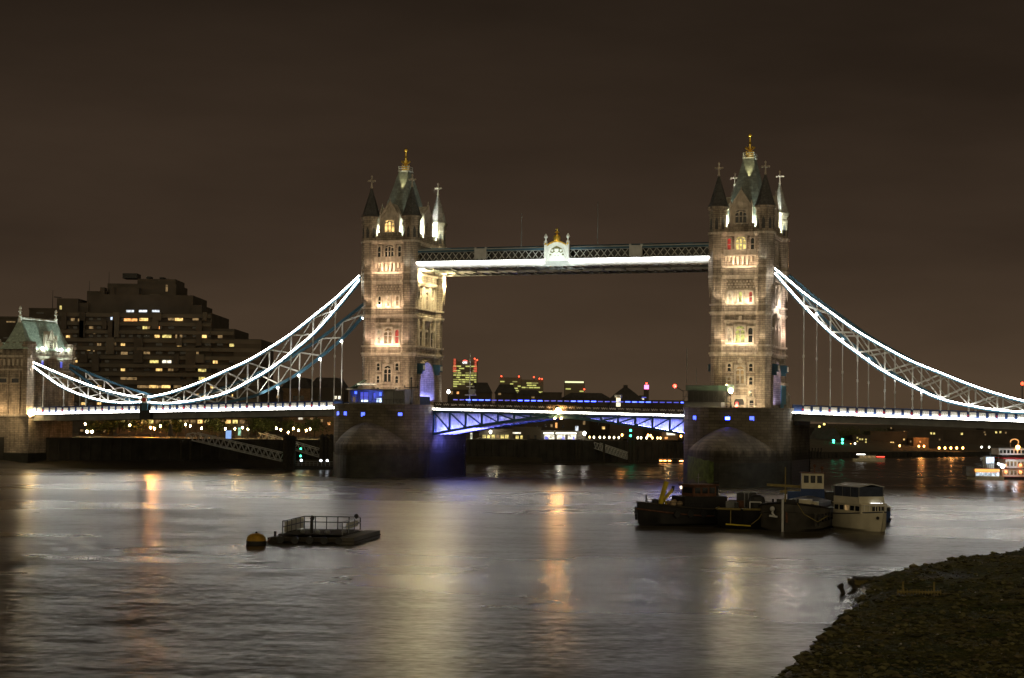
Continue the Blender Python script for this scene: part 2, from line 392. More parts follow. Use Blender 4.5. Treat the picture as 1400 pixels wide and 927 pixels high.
for (i, j) in idx:
    if (i + 1, j) in idx and (i, j + 1) in idx and (i + 1, j + 1) in idx:
        FF.append((idx[i, j], idx[i + 1, j], idx[i + 1, j + 1], idx[i, j + 1]))
fg.add(V, FF)
fm, ft, fb = principled('shingle and weed')
n2, l2 = ft.nodes.new, ft.links.new
tcf = n2('ShaderNodeTexCoord'); nzf = n2('ShaderNodeTexNoise'); nzf.inputs['Scale'].default_value = 2.2; nzf.inputs['Detail'].default_value = 8; nzf.inputs['Roughness'].default_value = .7
l2(tcf.outputs['Object'], nzf.inputs['Vector'])
rf = n2('ShaderNodeValToRGB'); l2(nzf.outputs['Fac'], rf.inputs[0])
rf.color_ramp.elements[0].position = .34; rf.color_ramp.elements[0].color = (.030, .030, .009, 1)
rf.color_ramp.elements[1].position = .72; rf.color_ramp.elements[1].color = (.22, .20, .075, 1)
el = rf.color_ramp.elements.new(.5); el.color = (.085, .082, .026, 1)
nzl = n2('ShaderNodeTexNoise'); nzl.inputs['Scale'].default_value = .16; nzl.inputs['Detail'].default_value = 6; nzl.inputs['Roughness'].default_value = .65; l2(tcf.outputs['Object'], nzl.inputs['Vector'])
rl_ = n2('ShaderNodeValToRGB'); l2(nzl.outputs['Fac'], rl_.inputs[0]); rl_.color_ramp.elements[0].position = .38; rl_.color_ramp.elements[0].color = (.5, .70, .34, 1); rl_.color_ramp.elements[1].position = .62; rl_.color_ramp.elements[1].color = (1.45, 1.32, .95, 1)
mx_ = n2('ShaderNodeVectorMath'); mx_.operation = 'MULTIPLY'; l2(rf.outputs[0], mx_.inputs[0]); l2(rl_.outputs[0], mx_.inputs[1])
szf = n2('ShaderNodeSeparateXYZ'); l2(tcf.outputs['Object'], szf.inputs[0])
wet_ = n2('ShaderNodeMapRange'); wet_.inputs[1].default_value = .15; wet_.inputs[2].default_value = .55; wet_.inputs[3].default_value = .35; wet_.inputs[4].default_value = 1; l2(szf.outputs['Z'], wet_.inputs[0])
mw_ = n2('ShaderNodeVectorMath'); mw_.operation = 'SCALE'; l2(mx_.outputs[0], mw_.inputs[0]); l2(wet_.outputs[0], mw_.inputs['Scale']); l2(mw_.outputs[0], fb.inputs['Base Color'])
wr_ = n2('ShaderNodeMapRange'); wr_.inputs[1].default_value = .15; wr_.inputs[2].default_value = .55; wr_.inputs[3].default_value = .28; wr_.inputs[4].default_value = .8; l2(szf.outputs['Z'], wr_.inputs[0]); l2(wr_.outputs[0], fb.inputs['Roughness']); fb.inputs['Specular IOR Level'].default_value = .25
vf = n2('ShaderNodeTexVoronoi'); vf.inputs['Scale'].default_value = 6.5; l2(tcf.outputs['Object'], vf.inputs['Vector'])
bf = n2('ShaderNodeBump'); bf.inputs['Strength'].default_value = .9; bf.inputs['Distance'].default_value = .15; bf.invert = True
l2(vf.outputs['Distance'], bf.inputs['Height'])
bf2 = n2('ShaderNodeBump'); bf2.inputs['Strength'].default_value = .8; bf2.inputs['Distance'].default_value = .15; l2(nzf.outputs['Fac'], bf2.inputs['Height']); l2(bf.outputs[0], bf2.inputs['Normal'])
l2(bf2.outputs[0], fb.inputs['Normal'])
tag(fg.build('foreshore_ground', fm, smooth=True), kind='structure')
# loose stones, one mass of shingle
stn = MB(); rnd = random.Random(3)
def stone(x, y, z, r, m=0):
    k = [(rnd.uniform(.6, 1.2), rnd.uniform(.6, 1.2), rnd.uniform(.35, .7)) for _ in range(1)][0]
    a = rnd.uniform(0, 6.28); ca, sa = math.cos(a), math.sin(a)
    vs = []
    for dx, dy, dz in ((1, 0, 0), (-1, 0, .1), (0, 1, 0), (0, -1, .1), (.2, .1, 1), (0, 0, -1), (.7, .7, .5), (-.6, .6, .55), (-.6, -.7, .5), (.7, -.6, .45)):
        X, Y, Z = dx * k[0] * r, dy * k[1] * r, dz * k[2] * r
        vs.append((x + X * ca - Y * sa, y + X * sa + Y * ca, z + Z))
    stn.add(vs, [(0, 6, 9), (0, 2, 6), (2, 7, 6), (2, 1, 7), (1, 8, 7), (1, 3, 8), (3, 9, 8), (3, 0, 9), (4, 6, 7), (4, 7, 8), (4, 8, 9), (4, 9, 6), (5, 2, 0), (5, 1, 2), (5, 3, 1), (5, 0, 3)], m)
cnt = 0
while cnt < 9000:
    y = 64 + 135 * rnd.random() ** 1.6; x = rnd.uniform(6, y * .33 + 2); d = shore_d(x, y)
    if d < -.4: continue
    if d > 1.2 and rnd.random() < .25: continue
    r = rnd.choice((.06, .07, .08, .10, .12, .16, .24, .32)) * rnd.uniform(.6, 1.2)
    if d < .8 and rnd.random() < .5: r *= 1.4
    stone(x, y, shore_h(x, y) + r * .12, r, rnd.choice((0, 0, 1, 1, 1, 2))); cnt += 1
for k in range(110):
    y = 66 + 120 * rnd.random(); x = rnd.uniform(14, y * .33 + 2)
    if shore_d(x, y) > .3: stone(x, y, shore_h(x, y) + .04, rnd.choice((.05, .07, .11)), 3)
tag(stn.build('shingle', [mat('dark stone', (.05, .048, .02), .6, var=.4, scale=2), mat('olive stone', (.13, .122, .05), .8, var=.4, scale=2), mat('brown stone', (.13, .11, .055), .8, var=.4, scale=2), mat('pale litter', (.5, .48, .42), .6)]), kind='stuff')

# ================================================================== THE BRIDGE (local x = along the bridge to the right, y = away downstream, z up)
bridge = thing('bascule_bridge', 'floodlit stone bridge with two gothic towers, high walkways and white lit suspension chains', 'bridge', ORG, -TH)
TS = 41.15
WALK = 48.9
def octa(cx, cy, r, n=8): return [(cx + r * math.cos(2 * math.pi * (k + .5) / n), cy + r * math.sin(2 * math.pi * (k + .5) / n)) for k in range(n)]
def face_fn(kind, cs, ou, ot):
    # (along, z, outward) on a wall -> local point; ou / ot = distance of the wall from the tower's axis
    if kind == 'front': return lambda a, z, d: (cs + a, -ot - d, z)
    if kind == 'right': return lambda a, z, d: (cs + ou + d, a, z)
    if kind == 'left': return lambda a, z, d: (cs - ou - d, -a, z)
    return lambda a, z, d: (cs - a, ot + d, z)
def arch_poly(w, h, rise, n=6):
    pts = [(-w / 2, 0), (-w / 2, h - rise)]
    for k in range(1, n + 1):
        u = k / n; pts.append((-w / 2 * (1 - u ** 1.6), h - rise + rise * math.sin(u * math.pi / 2) ** .9))
    pts += [(-a, z) for a, z in reversed(pts[:-1])]
    return pts
def window(fn, a0, z0, w, h, lights=1, fr=.32, rise=None, glass='glass', parent=None, depth=.34, transom=True, name='window', frame='trim'):
    rise = w * .45 / max(1, lights * .6) if rise is None else rise
    mb = MB(); inn = arch_poly(w, h, rise)
    W, H = w / 2 + fr, h + fr
    outp = []
    for i, (a, z) in enumerate(inn):
        if i == 0: outp.append((-W, -fr * .6))
        elif i == len(inn) - 1: outp.append((W, -fr * .6))
        elif i == 1: outp.append((-W, z))
        elif i == len(inn) - 2: outp.append((W, z))
        elif i == 2: outp.append((-W, H))
        elif i == len(inn) - 3: outp.append((W, H))
        else: outp.append((a * 1.05, H))
    n = len(inn); P = lambda a, z, d: fn(a0 + a, z0 + z, d)
    vs = [P(a, z, depth) for a, z in inn] + [P(a, z, depth) for a, z in outp] + [P(a, z, .03) for a, z in inn] + [P(a, z, -.05) for a, z in outp]
    fs = []
    for k in range(n - 1):
        fs += [(k, k + 1, n + k + 1, n + k), (k, 2 * n + k, 2 * n + k + 1, k + 1), (n + k, n + k + 1, 3 * n + k + 1, 3 * n + k)]
    mb.add(vs, fs, 0)
    mb.add([P(a, z, .05) for a, z in inn], [tuple(range(n))], 1)
    sill = [(-W - .15, -fr * .6 - .22), (W + .15, -fr * .6 - .22), (W + .15, -fr * .55), (-W - .15, -fr * .55)]
    mb.extr(sill, P, -.05, depth + .14, 0)
    for k in range(1, lights):
        a = -w / 2 + w * k / lights
        mb.extr([(a - .09, 0), (a + .09, 0), (a + .09, h - rise * .55), (a - .09, h - rise * .55)], P, .04, .24, 0)
    if lights > 1:
        for k in range(lights):      # little pointed heads
            a = -w / 2 + w * (k + .5) / lights; ww = w / lights / 2
            zt = h - rise * (.95 if lights == 2 or k in (0, lights - 1) else .5)
            mb.extr([(a - ww, zt - ww), (a, zt - .05), (a + ww, zt - ww), (a + ww, zt + .1), (a - ww, zt + .1)], P, .04, .2, 0)
    if transom:
        mb.extr([(-w / 2, h * .5 - .07), (w / 2, h * .5 - .07), (w / 2, h * .5 + .07), (-w / 2, h * .5 + .07)], P, .04, .22, 0)
    return mb.build(name, [frame, glass], parent)

OU, OT = 5.6, 8.6                      # flat walls of a tower, half sizes
TU, TT, TR = 4.75, 7.6, 1.92           # corner turrets
def make_pier(cs):
    bw = 11.4
    curve = [(-bw * math.cos(a), -11.5 - 8.5 * math.sin(a)) for a in [math.pi * k / 16 for k in range(17)]]
    outl = curve + [(bw, 11.5)] + [(bw * math.cos(a), 11.5 + 8.5 * math.sin(a)) for a in [math.pi * k / 16 for k in range(1, 16)]] + [(-bw, 11.5)]
    up = MB(); up.prism([(cs + x, y) for x, y in outl], 5.4, 15.9)
    pier = up.build('pier', 'pier', bridge)
    cp = MB()
    for z0, z1, o in ((15.9, 16.42, .18), (13.5, 13.85, .12)):
        cp.prism([(cs + x * (1 + o / 11), y * (1 + o / 16)) for x, y in outl], z0, z1)
    cp.build('coping', 'pier', pier)
    base = MB(); base.prism([(cs + x * 1.004, y * 1.004) for x, y in outl], -2, 5.4); base.build('wet_base', 'wet', pier)
    for sg in (-1, 1):                 # pointed starlings with a domed stone cap, up- and downstream
        ogive = []
        for k in range(21):
            u = k / 20 * 2 - 1
            ogive.append((bw * 1.02 * u, -11 - 17 * (1 - abs(u) ** 1.75)))
        apex = Vector((0, -19.6, 12.4))
        cap = MB(); rings = []
        for j in range(9):
            v = j / 8; zz = 7.4 + 5.0 * math.sin(v * math.pi / 2) ** .85
            rings.append([(cs + x * (1 - v), sg * (y * (1 - v) + apex.y * v), zz) for x, y in ogive])
        nn = len(ogive); vs = [p for r in rings for p in r]
        cap.add(vs, [(j * nn + k, j * nn + k + 1, (j + 1) * nn + k + 1, (j + 1) * nn + k) for j in range(8) for k in range(nn - 1)])
        cap.build('starling_cap', 'pier', pier)
        st = MB(); st.prism([(cs + x, sg * y) for x, y in ogive], 5.0, 7.4); st.build('starling', 'pier', pier)
        wb_ = MB(); wb_.prism([(cs + x * 1.006, sg * y * 1.006) for x, y in ogive], -2, 5.0); wb_.build('wet_base', 'wet', pier)
    if cs > 0:
        al = MB()
        pts = []
        for k in range(2, 10):
            u = k / 20 * 2 - 1; pts.append((cs + bw * 1.035 * u, -11 - 17.25 * (1 - abs(u) ** 1.75)))
        for i, ((x0, y0), (x1, y1)) in enumerate(zip(pts, pts[1:])):
            t0, t1 = 6.4 - .15 * i - .2 * (i % 2), 6.4 - .15 * (i + 1) - .2 * ((i + 1) % 2)
            al.add([(x0, y0, .8 + .3 * (i % 3)), (x1, y1, .8 + .3 * ((i + 1) % 3)), (x1, y1, t1), (x0, y0, t0)], [(0, 1, 2, 3)])
        al.build('algae_patch', 'algae', pier)
    return pier
def pier_lamp(pier, cs, px, py, glass='led_blue2'):
    # a square blue lamp on the pier's curved upper wall, on the ray of the lamp in the photograph
    d = ray(px, py); best = None
    for k in range(3000):
        P = Vector((0, 0, CAM_H)) + d * (330 + k * .03)
        rel = P - ORG; s, t = rel.dot(E_S), rel.dot(E_T)
        if abs(s - cs) < 11.4 and t > -11.5 - 8.5 * math.sqrt(max(0, 1 - ((s - cs) / 11.4) ** 2)): best = (s, t, P.z); break
    if not best: return
    s, t, z = best
    ang = math.atan2(-(8.5) * math.sqrt(max(0.02, 1 - ((s - cs) / 11.4) ** 2)), (s - cs) * 8.5 / 11.4 * 8.5 / 11.4 * 1.0 + 1e-6) if t < -11.6 else -math.pi / 2
    nx, ny = math.cos(ang), math.sin(ang); tx, ty = -ny, nx
    mb = MB()
    def bx(h, d0, d1, m):
        vs = [(s + tx * a + nx * dd, t + ty * a + ny * dd, z + b) for dd in (d0, d1) for a, b in ((-h, -h), (h, -h), (h, h), (-h, h))]
        mb.add(vs, [(0, 1, 2, 3), (4, 7, 6, 5), (0, 4, 5, 1), (1, 5, 6, 2), (2, 6, 7, 3), (3, 7, 4, 0)], m)
    bx(.62, -.4, .06, 0); bx(.46, .0, .12, 1)
    mb.build('blue_lamp', ['black', glass], pier)

def ring_poly(mb, cs, z0, z1, out, tout=None, m=0):
    tout = out if tout is None else tout
    mb.box(cs - OU - out, cs + OU + out, -OT - out, OT + out, z0, z1, m)
    for a in (-1, 1):
        for b in (-1, 1):
            mb.prism(octa(cs + a * TU, b * TT, TR + tout), z0 + .013, z1 + .017, m)

def make_tower(cs, lit):
    # ---- shaft with the road arch through its foot
    mb = MB()
    aw, spring, rise = 4.4, 21.2, 5.2
    arc = [(-aw, 16.2)] + [(-aw * (1 - (k / 8) ** 1.7), spring + rise * math.sin(k / 8 * math.pi / 2)) for k in range(0, 9)]
    arc += [(-a, z) for a, z in reversed(arc[:-1])]
    prof = [(-OT, 16.2)] + arc + [(OT, 16.2), (OT, 28.0), (-OT, 28.0)]
    mb.extr(prof, lambda a, b, c: (c, a, b), cs - OU, cs + OU)
    mb.box(cs - OU, cs + OU, -OT, OT, 28.0, 54.3)
    tower = mb.build('tower', 'stone', bridge)
    # ---- corner turrets up to the top cornice
    for a in (-1, 1):
        for b in (-1, 1):
            tm = MB(); cx, cy = cs + a * TU, b * TT
            tm.prism(octa(cx, cy, TR + .25), 16.1, 17.4)
            tm.prism(octa(cx, cy, TR), 17.4, 40.0)
            # corbelling out under the third cornice
            tm.loft([[(x, y, z) for x, y in octa(cx + a * o, cy + b * o, r)] for r, z, o in ((TR, 40., 0), (TR + .12, 41.5, .05), (TR + .38, 43.6, .2), (TR + .3, 54.3, .25))])
            for k in range(8):
                x, y = octa(cx + a * .1, cy + b * .1, TR + .22)[k]
                tm.loft([[(x + .28 * math.cos(2 * math.pi * j / 5) * f, y + .28 * math.sin(2 * math.pi * j / 5) * f, z) for j in range(5)] for f, z in ((.1, 40.2), (.6, 41.6), (1.25, 43.9))])
            tm.build('corner_turret', 'stone', tower)
            # crown: drum, eaves, spire, cross
            ct = MB(); ox, oy = cx + a * .35, cy + b * .35
            ct.prism(octa(ox, oy, 1.98), 54.0, 59.0)
            ct.prism(octa(ox, oy, 2.12), 57.9, 58.25); ct.prism(octa(ox, oy, 2.15), 59.0, 59.35); ct.prism(octa(ox, oy, 2.38), 59.35, 59.9)
            for k in range(8):
                p, q_ = octa(ox, oy, 1.99)[k], octa(ox, oy, 1.99)[(k + 1) % 8]
                c = Vector(((p[0] + q_[0]) / 2, (p[1] + q_[1]) / 2, 0)); nrm = (c - Vector((ox, oy, 0))).normalized(); tg = Vector((-nrm.y, nrm.x, 0))
                c = c + nrm * .02
                ct.add([c + tg * i + Vector((0, 0, z)) for i, z in ((-.34, 54.9), (.34, 54.9), (.34, 56.7), (0, 57.5), (-.34, 56.7))], [(0, 1, 2, 3, 4)], 1)
            ct.build('crown_turret', ['stone', 'slate'], tower)
            sp = MB(); sp.lathe([(2.42, 59.9), (2.0, 60.5), (1.3, 62.9), (.6, 65.2), (.16, 66.7)], ox, oy, 8)
            sp.build('spire', 'slate_lit' if b > 0 else 'slate', tower)  # back spires carry their floodlit look as a paler slate colour
            fi = MB()
            fi.lathe([(.16, 66.5), (.3, 66.8), (.2, 67.1), (.14, 67.6), (.14, 69.3), (.02, 69.7)], ox, oy, 6)
            for dx, dy in ((1, 0), (0, 1)):
                fi.bar((ox - dx * .75, oy - dy * .75, 68.35), (ox + dx * .75, oy + dy * .75, 68.35), .3)
                for sg in (-1, 1): fi.ball((ox + dx * .78 * sg, oy + dy * .78 * sg, 68.35), .24, n=6, k=4)
            fi.ball((ox, oy, 69.35), .25, n=6, k=4)
            fi.build('cross_finial', 'trim', tower)
    # ---- cornices and bands
    for nm, z0, z1, o, mt in (('plinth', 16.1, 17.1, .22, 'stone'), ('cornice', 27.5, 27.95, .26, 'trim'), ('cornice', 27.95, 28.35, .5, 'trim'), ('band', 28.35, 29.65, .14, 'stone'), ('cornice', 29.65, 30.0, .42, 'trim'),
                              ('cornice', 36.4, 36.75, .24, 'trim'), ('cornice', 36.75, 37.1, .46, 'trim'), ('band', 37.1, 38.45, .12, 'stone'), ('cornice', 38.45, 38.8, .42, 'trim'),
                              ('cornice', 44.1, 44.5, .5, 'trim'), ('cornice', 44.5, 44.95, .72, 'trim'), ('band', 44.95, 46.5, .40, 'stone'), ('cornice', 46.5, 46.9, .66, 'trim'),
                              ('cornice', 53.45, 53.8, .56, 'trim'), ('cornice', 53.8, 54.25, .84, 'trim')):
        r = MB(); ring_poly(r, cs, z0, z1, o); r.build(nm, mt, tower)
    # ---- battlemented parapet
    pa = MB()
    for (x0, x1, y0, y1) in ((cs - OU - .3, cs + OU + .3, -OT - .5, -OT - .1), (cs - OU - .3, cs + OU + .3, OT + .1, OT + .5), (cs - OU - .5, cs - OU - .1, -OT, OT), (cs + OU + .1, cs + OU + .5, -OT, OT)):
        pa.box(x0, x1, y0, y1, 54.25, 55.4)
        L_ = max(x1 - x0, y1 - y0); n = int(L_ / 1.3)
        for k in range(n):
            u = (k + .25) / n
            if x1 - x0 > y1 - y0: pa.box(x0 + L_ * u, x0 + L_ * u + .75, y0 + .01, y1 - .01, 55.4, 56.2)
            else: pa.box(x0 + .01, x1 - .01, y0 + L_ * u, y0 + L_ * u + .75, 55.4, 56.2)
    pa.build('battlement', 'stone', tower)
    # ---- main roof, cresting, gilded finial
    rf = MB()
    rf.loft([[(cs + a * hx, b * hy, z) for a, b in ((-1, -1), (1, -1), (1, 1), (-1, 1))] for hx, hy, z in ((4.9, 7.4, 54.4), (4.2, 6.2, 57.5), (2.9, 4.2, 63.2), (1.75, 2.2, 68.6), (1.15, 1.4, 71.3))])
    roof = rf.build('main_roof', 'lead', tower)
    cs_ = MB(); cs_.box(cs - 1.3, cs + 1.3, -1.55, 1.55, 71.28, 71.55)
    for a, b in ((-1, -1), (1, -1), (1, 1), (-1, 1)): cs_.tube((cs + a * 1.15, b * 1.4, 71.5), (cs + a * 1.15, b * 1.4, 72.6), .08)
    for z in (72.0, 72.5):
        P = [(cs + a * 1.15, b * 1.4, z) for a, b in ((-1, -1), (1, -1), (1, 1), (-1, 1), (-1, -1))]
        cs_.path(P, .06)
    cs_.build('roof_cresting', 'palesteel', tower)
    gf = MB()
    gf.lathe([(.9, 71.5), (.75, 72.4), (.35, 72.9), (.22, 73.2), (.2, 74.6), (.4, 74.8), (.2, 75.1), (.14, 75.4), (.14, 76.0), (.42, 76.3), (.42, 76.6), (.05, 77.1)], cs, 0, 8)
    for k in range(8):
        a = k * math.pi / 4; gf.bar((cs, 0, 73.0), (cs + 1.0 * math.cos(a), 1.0 * math.sin(a), 73.7), .14); gf.ball((cs + 1.0 * math.cos(a), 1.0 * math.sin(a), 73.8), .2, n=6, k=4)
        gf.bar((cs + .85 * math.cos(a), .85 * math.sin(a), 72.0), (cs + .85 * math.cos(a), .85 * math.sin(a), 73.0), .12)
    gf.build('gilded_finial', 'gold', tower)
    # ---- dormers on four sides
    for kind, hw, ou, ot in (('front', 2.1, 0, 8.75), ('back', 2.1, 0, 8.75), ('right', 2.2, 5.75, 0), ('left', 2.2, 5.75, 0)):
        fn = face_fn(kind, cs, ou, ot); d = MB()
        d.extr([(-hw, 54.5), (hw, 54.5), (hw, 59.6), (hw * .9, 59.9), (0, 63.0), (-hw * .9, 59.9), (-hw, 59.6)], fn, -4.2, 0)
        for sg in (-1, 1):
            d.extr([(sg * hw, 54.5), (sg * (hw + .42), 54.5), (sg * (hw + .42), 60.4), (sg * (hw + .2), 61.2), (sg * hw, 60.4)], fn, -.5, .25)
            d.bar(fn(sg * hw, 59.9, .1), fn(0, 63.2, .1), .3, .45)
        d.tube(fn(0, 63, .1), fn(0, 64.1, .1), .12, .05, 6)
        d.extr(arch_poly(3.0, 1.7, 1.5), lambda a, z, c: fn(a, 59.3 + z, c), 0, .12)
        dm = d.build('dormer', 'trim', tower)
        window(fn, 0, 56.3, 2.4, 2.7, 3, .22, .5, 'w_warm' if (lit == 'N' and kind == 'front') else 'glass', tower, .22, name='window')
    # ---- front and back windows
    for kind in ('front', 'back'):
        fr = kind == 'front'; fn = face_fn(kind, cs, OU, OT); fp = lambda a, z, d: fn(a, z, d + .09)
        gl = lambda k: lit_map.get((lit, k), 'glass') if fr else 'glass'
        # storey 1
        for a in (-2.35, 2.35):
            window(fn, a, 24.35, .75, 1.55, 1, .34, glass=gl(('1u', a > 0)), parent=tower)
            window(fn, a, 21.45, .75, 1.55, 1, .34, glass=gl(('1m', a > 0)), parent=tower)
            window(fn, a, 19.0, .7, 1.3, 1, .26, .1, glass=gl(('1l', a > 0)), parent=tower)
        window(fn, 0, 21.7, 1.75, 3.6, 2, .38, glass=gl('1c'), parent=tower)
        sgn = MB(); sgn.extr([(-3.6, 20.5), (3.6, 20.5), (3.6, 20.8), (-3.6, 20.8)], fn, 0, .2); sgn.build('string_course', 'trim', tower); sgn = MB(); sgn.extr([(-3.6, 18.35), (3.6, 18.35), (3.6, 18.65), (-3.6, 18.65)], fn, 0, .2)
        sgn.build('string_course', 'trim', tower); sgn = MB(); sgn.extr([(-.35, 26.0), (.35, 26.0), (.55, 26.5), (0, 27.3), (-.55, 26.5)], fn, 0, .3)
        sgn.build('carved_boss', 'trim', tower)
        window(fn, -.15, 16.5, 2.2, 2.2, 1, .5, 1.1, 'black', tower, .4, transom=False, name='doorway')
        window(fn, 2.55, 16.6, .9, 1.5, 1, .3, .1, 'glass', tower)
        # storey 2
        p2 = MB(); p2.extr([(-3.3, 30.1), (3.3, 30.1), (3.3, 35.0), (-3.3, 35.0)], fn, 0, .08)
        for k in range(12):
            z = 30.4 + k * .38
            for a in (-3.3, 3.3): p2.extr([(a - .25 - .12 * (k % 2), z), (a + .25 + .12 * (k % 2), z), (a + .25 + .12 * (k % 2), z + .36), (a - .25 - .12 * (k % 2), z + .36)], fn, .07, .18)
        p2.extr([(-3.5, 35.0), (3.5, 35.0), (3.5, 35.25), (-3.5, 35.25)], fn, 0, .35)
        p2.extr([(-.4, 35.25), (.4, 35.25), (.3, 36.2), (-.3, 36.2)], fn, 0, .3)
        p2.build('window_surround', 'trim', tower)
        window(fp, -2.25, 30.5, .95, 3.1, 1, .3, glass=gl('2l'), parent=tower)
        window(fp, 0, 30.5, 2.0, 3.5, 2, .3, glass=gl('2c'), parent=tower)
        window(fp, 2.25, 30.5, .95, 3.1, 1, .3, glass=gl('2r'), parent=tower)
        # storey 3
        p3 = MB()
        p3.extr([(-3.3, 39.0), (3.3, 39.0), (3.3, 42.1), (-3.3, 42.1)], fn, 0, .07)
        for r_ in range(3):
            for k in range(9):
                a = -3.1 + .72 * k + .36 * (r_ % 2)
                p3.extr([(a, 42.2 + r_ * .62), (a + .4, 42.2 + r_ * .62), (a + .4, 42.55 + r_ * .62), (a, 42.55 + r_ * .62)], fn, 0, .3)
        for k in range(8):
            z = 39.0 + k * .38
            for a in (-3.2, 3.2, -1.15, 1.15): p3.extr([(a - .22 - .12 * (k % 2), z), (a + .22 + .12 * (k % 2), z), (a + .22 + .12 * (k % 2), z + .35), (a - .22 - .12 * (k % 2), z + .35)], fn, .06, .16)
        p3.build('frieze', 'trim', tower)
        for j, a in enumerate((-2.25, 0, 2.25)): window(fp, a, 39.15, .72, 2.2, 1, .3, glass=gl('3' + 'lcr'[j]), parent=tower)
        # storey 4 with balcony on corbels
        bl = MB()
        bl.extr([(-3.5, 49.0), (3.5, 49.0), (3.5, 49.35), (-3.5, 49.35)], fn, -.05, 1.15)
        bl.extr([(-3.4, 49.35), (3.4, 49.35), (3.4, 50.2), (-3.4, 50.2)], fn, .9, 1.05)
        bl.extr([(-3.5, 50.2), (3.5, 50.2), (3.5, 50.4), (-3.5, 50.4)], fn, .8, 1.2)
        for a in (-3.35, 3.35, -1.2, 1.2): bl.extr([(a - .2, 49.3), (a + .2, 49.3), (a + .2, 50.5), (a - .2, 50.5)], fn, .75, 1.22)
        bl.build('balcony', 'trim', tower)
        cb = MB()
        for k in range(4):
            a = -1.5 + k
            cb.extr([(a - .32, 49.0), (a + .32, 49.0), (a + .16, 47.2), (a - .16, 47.2)], fn, 0, .75)
        for a in (-3.2, -2.4, 2.4, 3.2): cb.extr([(a - .2, 49.0), (a + .2, 49.0), (a + .12, 47.9), (a - .12, 47.9)], fn, 0, .6)
        cb.build('corbel', 'trim', tower)
        window(fn, -2.55, 50.3, .75, 2.6, 1, .26, glass=gl('4l'), parent=tower)
        window(fn, 0, 50.3, 2.2, 2.9, 3, .28, .5, glass=gl('4c'), parent=tower)
        window(fn, 2.55, 50.3, .75, 2.6, 1, .26, glass=gl('4r'), parent=tower)
    # ---- side faces: arch order, tall windows, niches
    for kind in ('right', 'left'):
        fn = face_fn(kind, cs, OU, OT)
        am = MB()
        for o, d in ((.0, .75), (.55, .5), (1.1, .25)):
            k = 1 + o / aw
            inn = [(a * k, 16.2 + (z - 16.2) * (1 + .55 * o / 10)) for a, z in arc]
            k2 = 1 + (o + .53) / aw
            ou_ = [(a * k2, 16.2 + (z - 16.2) * (1 + .55 * (o + .53) / 10)) for a, z in arc]
            n = len(inn)
            vs = [fn(a, z, d) for a, z in inn] + [fn(a, z, d) for a, z in ou_] + [fn(a, z, -.1) for a, z in inn] + [fn(a, z, -.1) for a, z in ou_]
            am.add(vs, [f for i in range(n - 1) for f in ((i, i + 1, n + i + 1, n + i), (i, 2 * n + i, 2 * n + i + 1, i + 1), (n + i, n + i + 1, 3 * n + i + 1, 3 * n + i))])
        am.build('road_arch', 'stone', tower)
        for b in (-5.3, 5.3):
            bu = MB(); bu.extr([(b - .45, 26.0), (b + .45, 26.0), (b + .3, 23.6), (b - .3, 23.6)], fn, 0, 1.6); bu.extr([(b - .75, 24.3), (b + .75, 24.3), (b + .75, 25.9), (b - .75, 25.9)], fn, 1.2, 2.0)
            bu.build('bracket', 'teal', tower)
            lp = MB(); lp.extr([(b - .5, 24.6), (b + .5, 24.6), (b + .5, 25.6), (b - .5, 25.6)], fn, 2.0, 2.14); lp.build('bracket_panel', 'white', tower)
        window(fn, 0, 39.0, 1.7, 3.9, 2, .4, .9, 'glass', tower, .4)
        for b in (-3.6, 3.6): window(fn, b, 38.95, 1.0, 2.5, 1, .35, .6, 'glass', tower, .4)
        for b in (-3.4, 0, 3.4): window(fn, b, 30.3, 1.3, 3.4, 1, .35, .7, 'glass', tower, .4)
        window(fn, 0, 48.0, 3.4, 4.6, 3, .4, 1.0, 'glass', tower, .4)
        nb = MB()
        for b in (-1.9, 1.9, -5.2, 5.2):
            nb.extr([(b - .28, 30.0), (b + .28, 30.0), (b + .28, 36.0), (b, 36.5), (b - .28, 36.0)], fn, 0, .55); nb.extr([(b - .28, 38.8), (b + .28, 38.8), (b + .28, 43.6), (b, 44.1), (b - .28, 43.6)], fn, 0, .55)
        nb.build('buttress', 'trim', tower)
        # projecting oriel half way up the face
        orl = MB()
        orl.loft([[fn(a * 2.6 * f, z, d) for a, d in ((-1, 0), (-.6, 1.0 * f), (.6, 1.0 * f), (1, 0))] for f, z in ((.25, 33.9), (.8, 35.6), (1, 36.0), (1, 36.9), (.9, 37.1))])
        orl.build('oriel_base', 'trim', tower)
    return tower
lit_map = {('S', '4c'): 'w_yellow', ('S', '4l'): 'w_red', ('S', '3l'): 'w_tower', ('S', '3c'): 'w_green', ('S', '3r'): 'w_red', ('S', '2c'): 'w_green', ('S', '2l'): 'w_tower', ('S', '1c'): 'w_dim', ('S', ('1m', False)): 'w_dim',
           ('N', '2r'): 'w_red', ('N', '3c'): 'w_tower', ('N', '3r'): 'w_dim', ('N', '2l'): 'w_tower', ('N', '2c'): 'w_dim'}
pierN, pierS = make_pier(-TS), make_pier(TS)
for p_ in ((462.5, 565.5), (472.5, 565.5), (496.5, 566.5), (547, 567)): pier_lamp(pierN, -TS, *p_)
for i, p_ in enumerate(((950, 571.5), (994.8, 573), (1027.8, 572.3))): pier_lamp(pierS, TS, *p_, glass='led_blue' if i == 1 else 'led_blue2')
towerN, towerS = make_tower(-TS, 'N'), make_tower(TS, 'S')
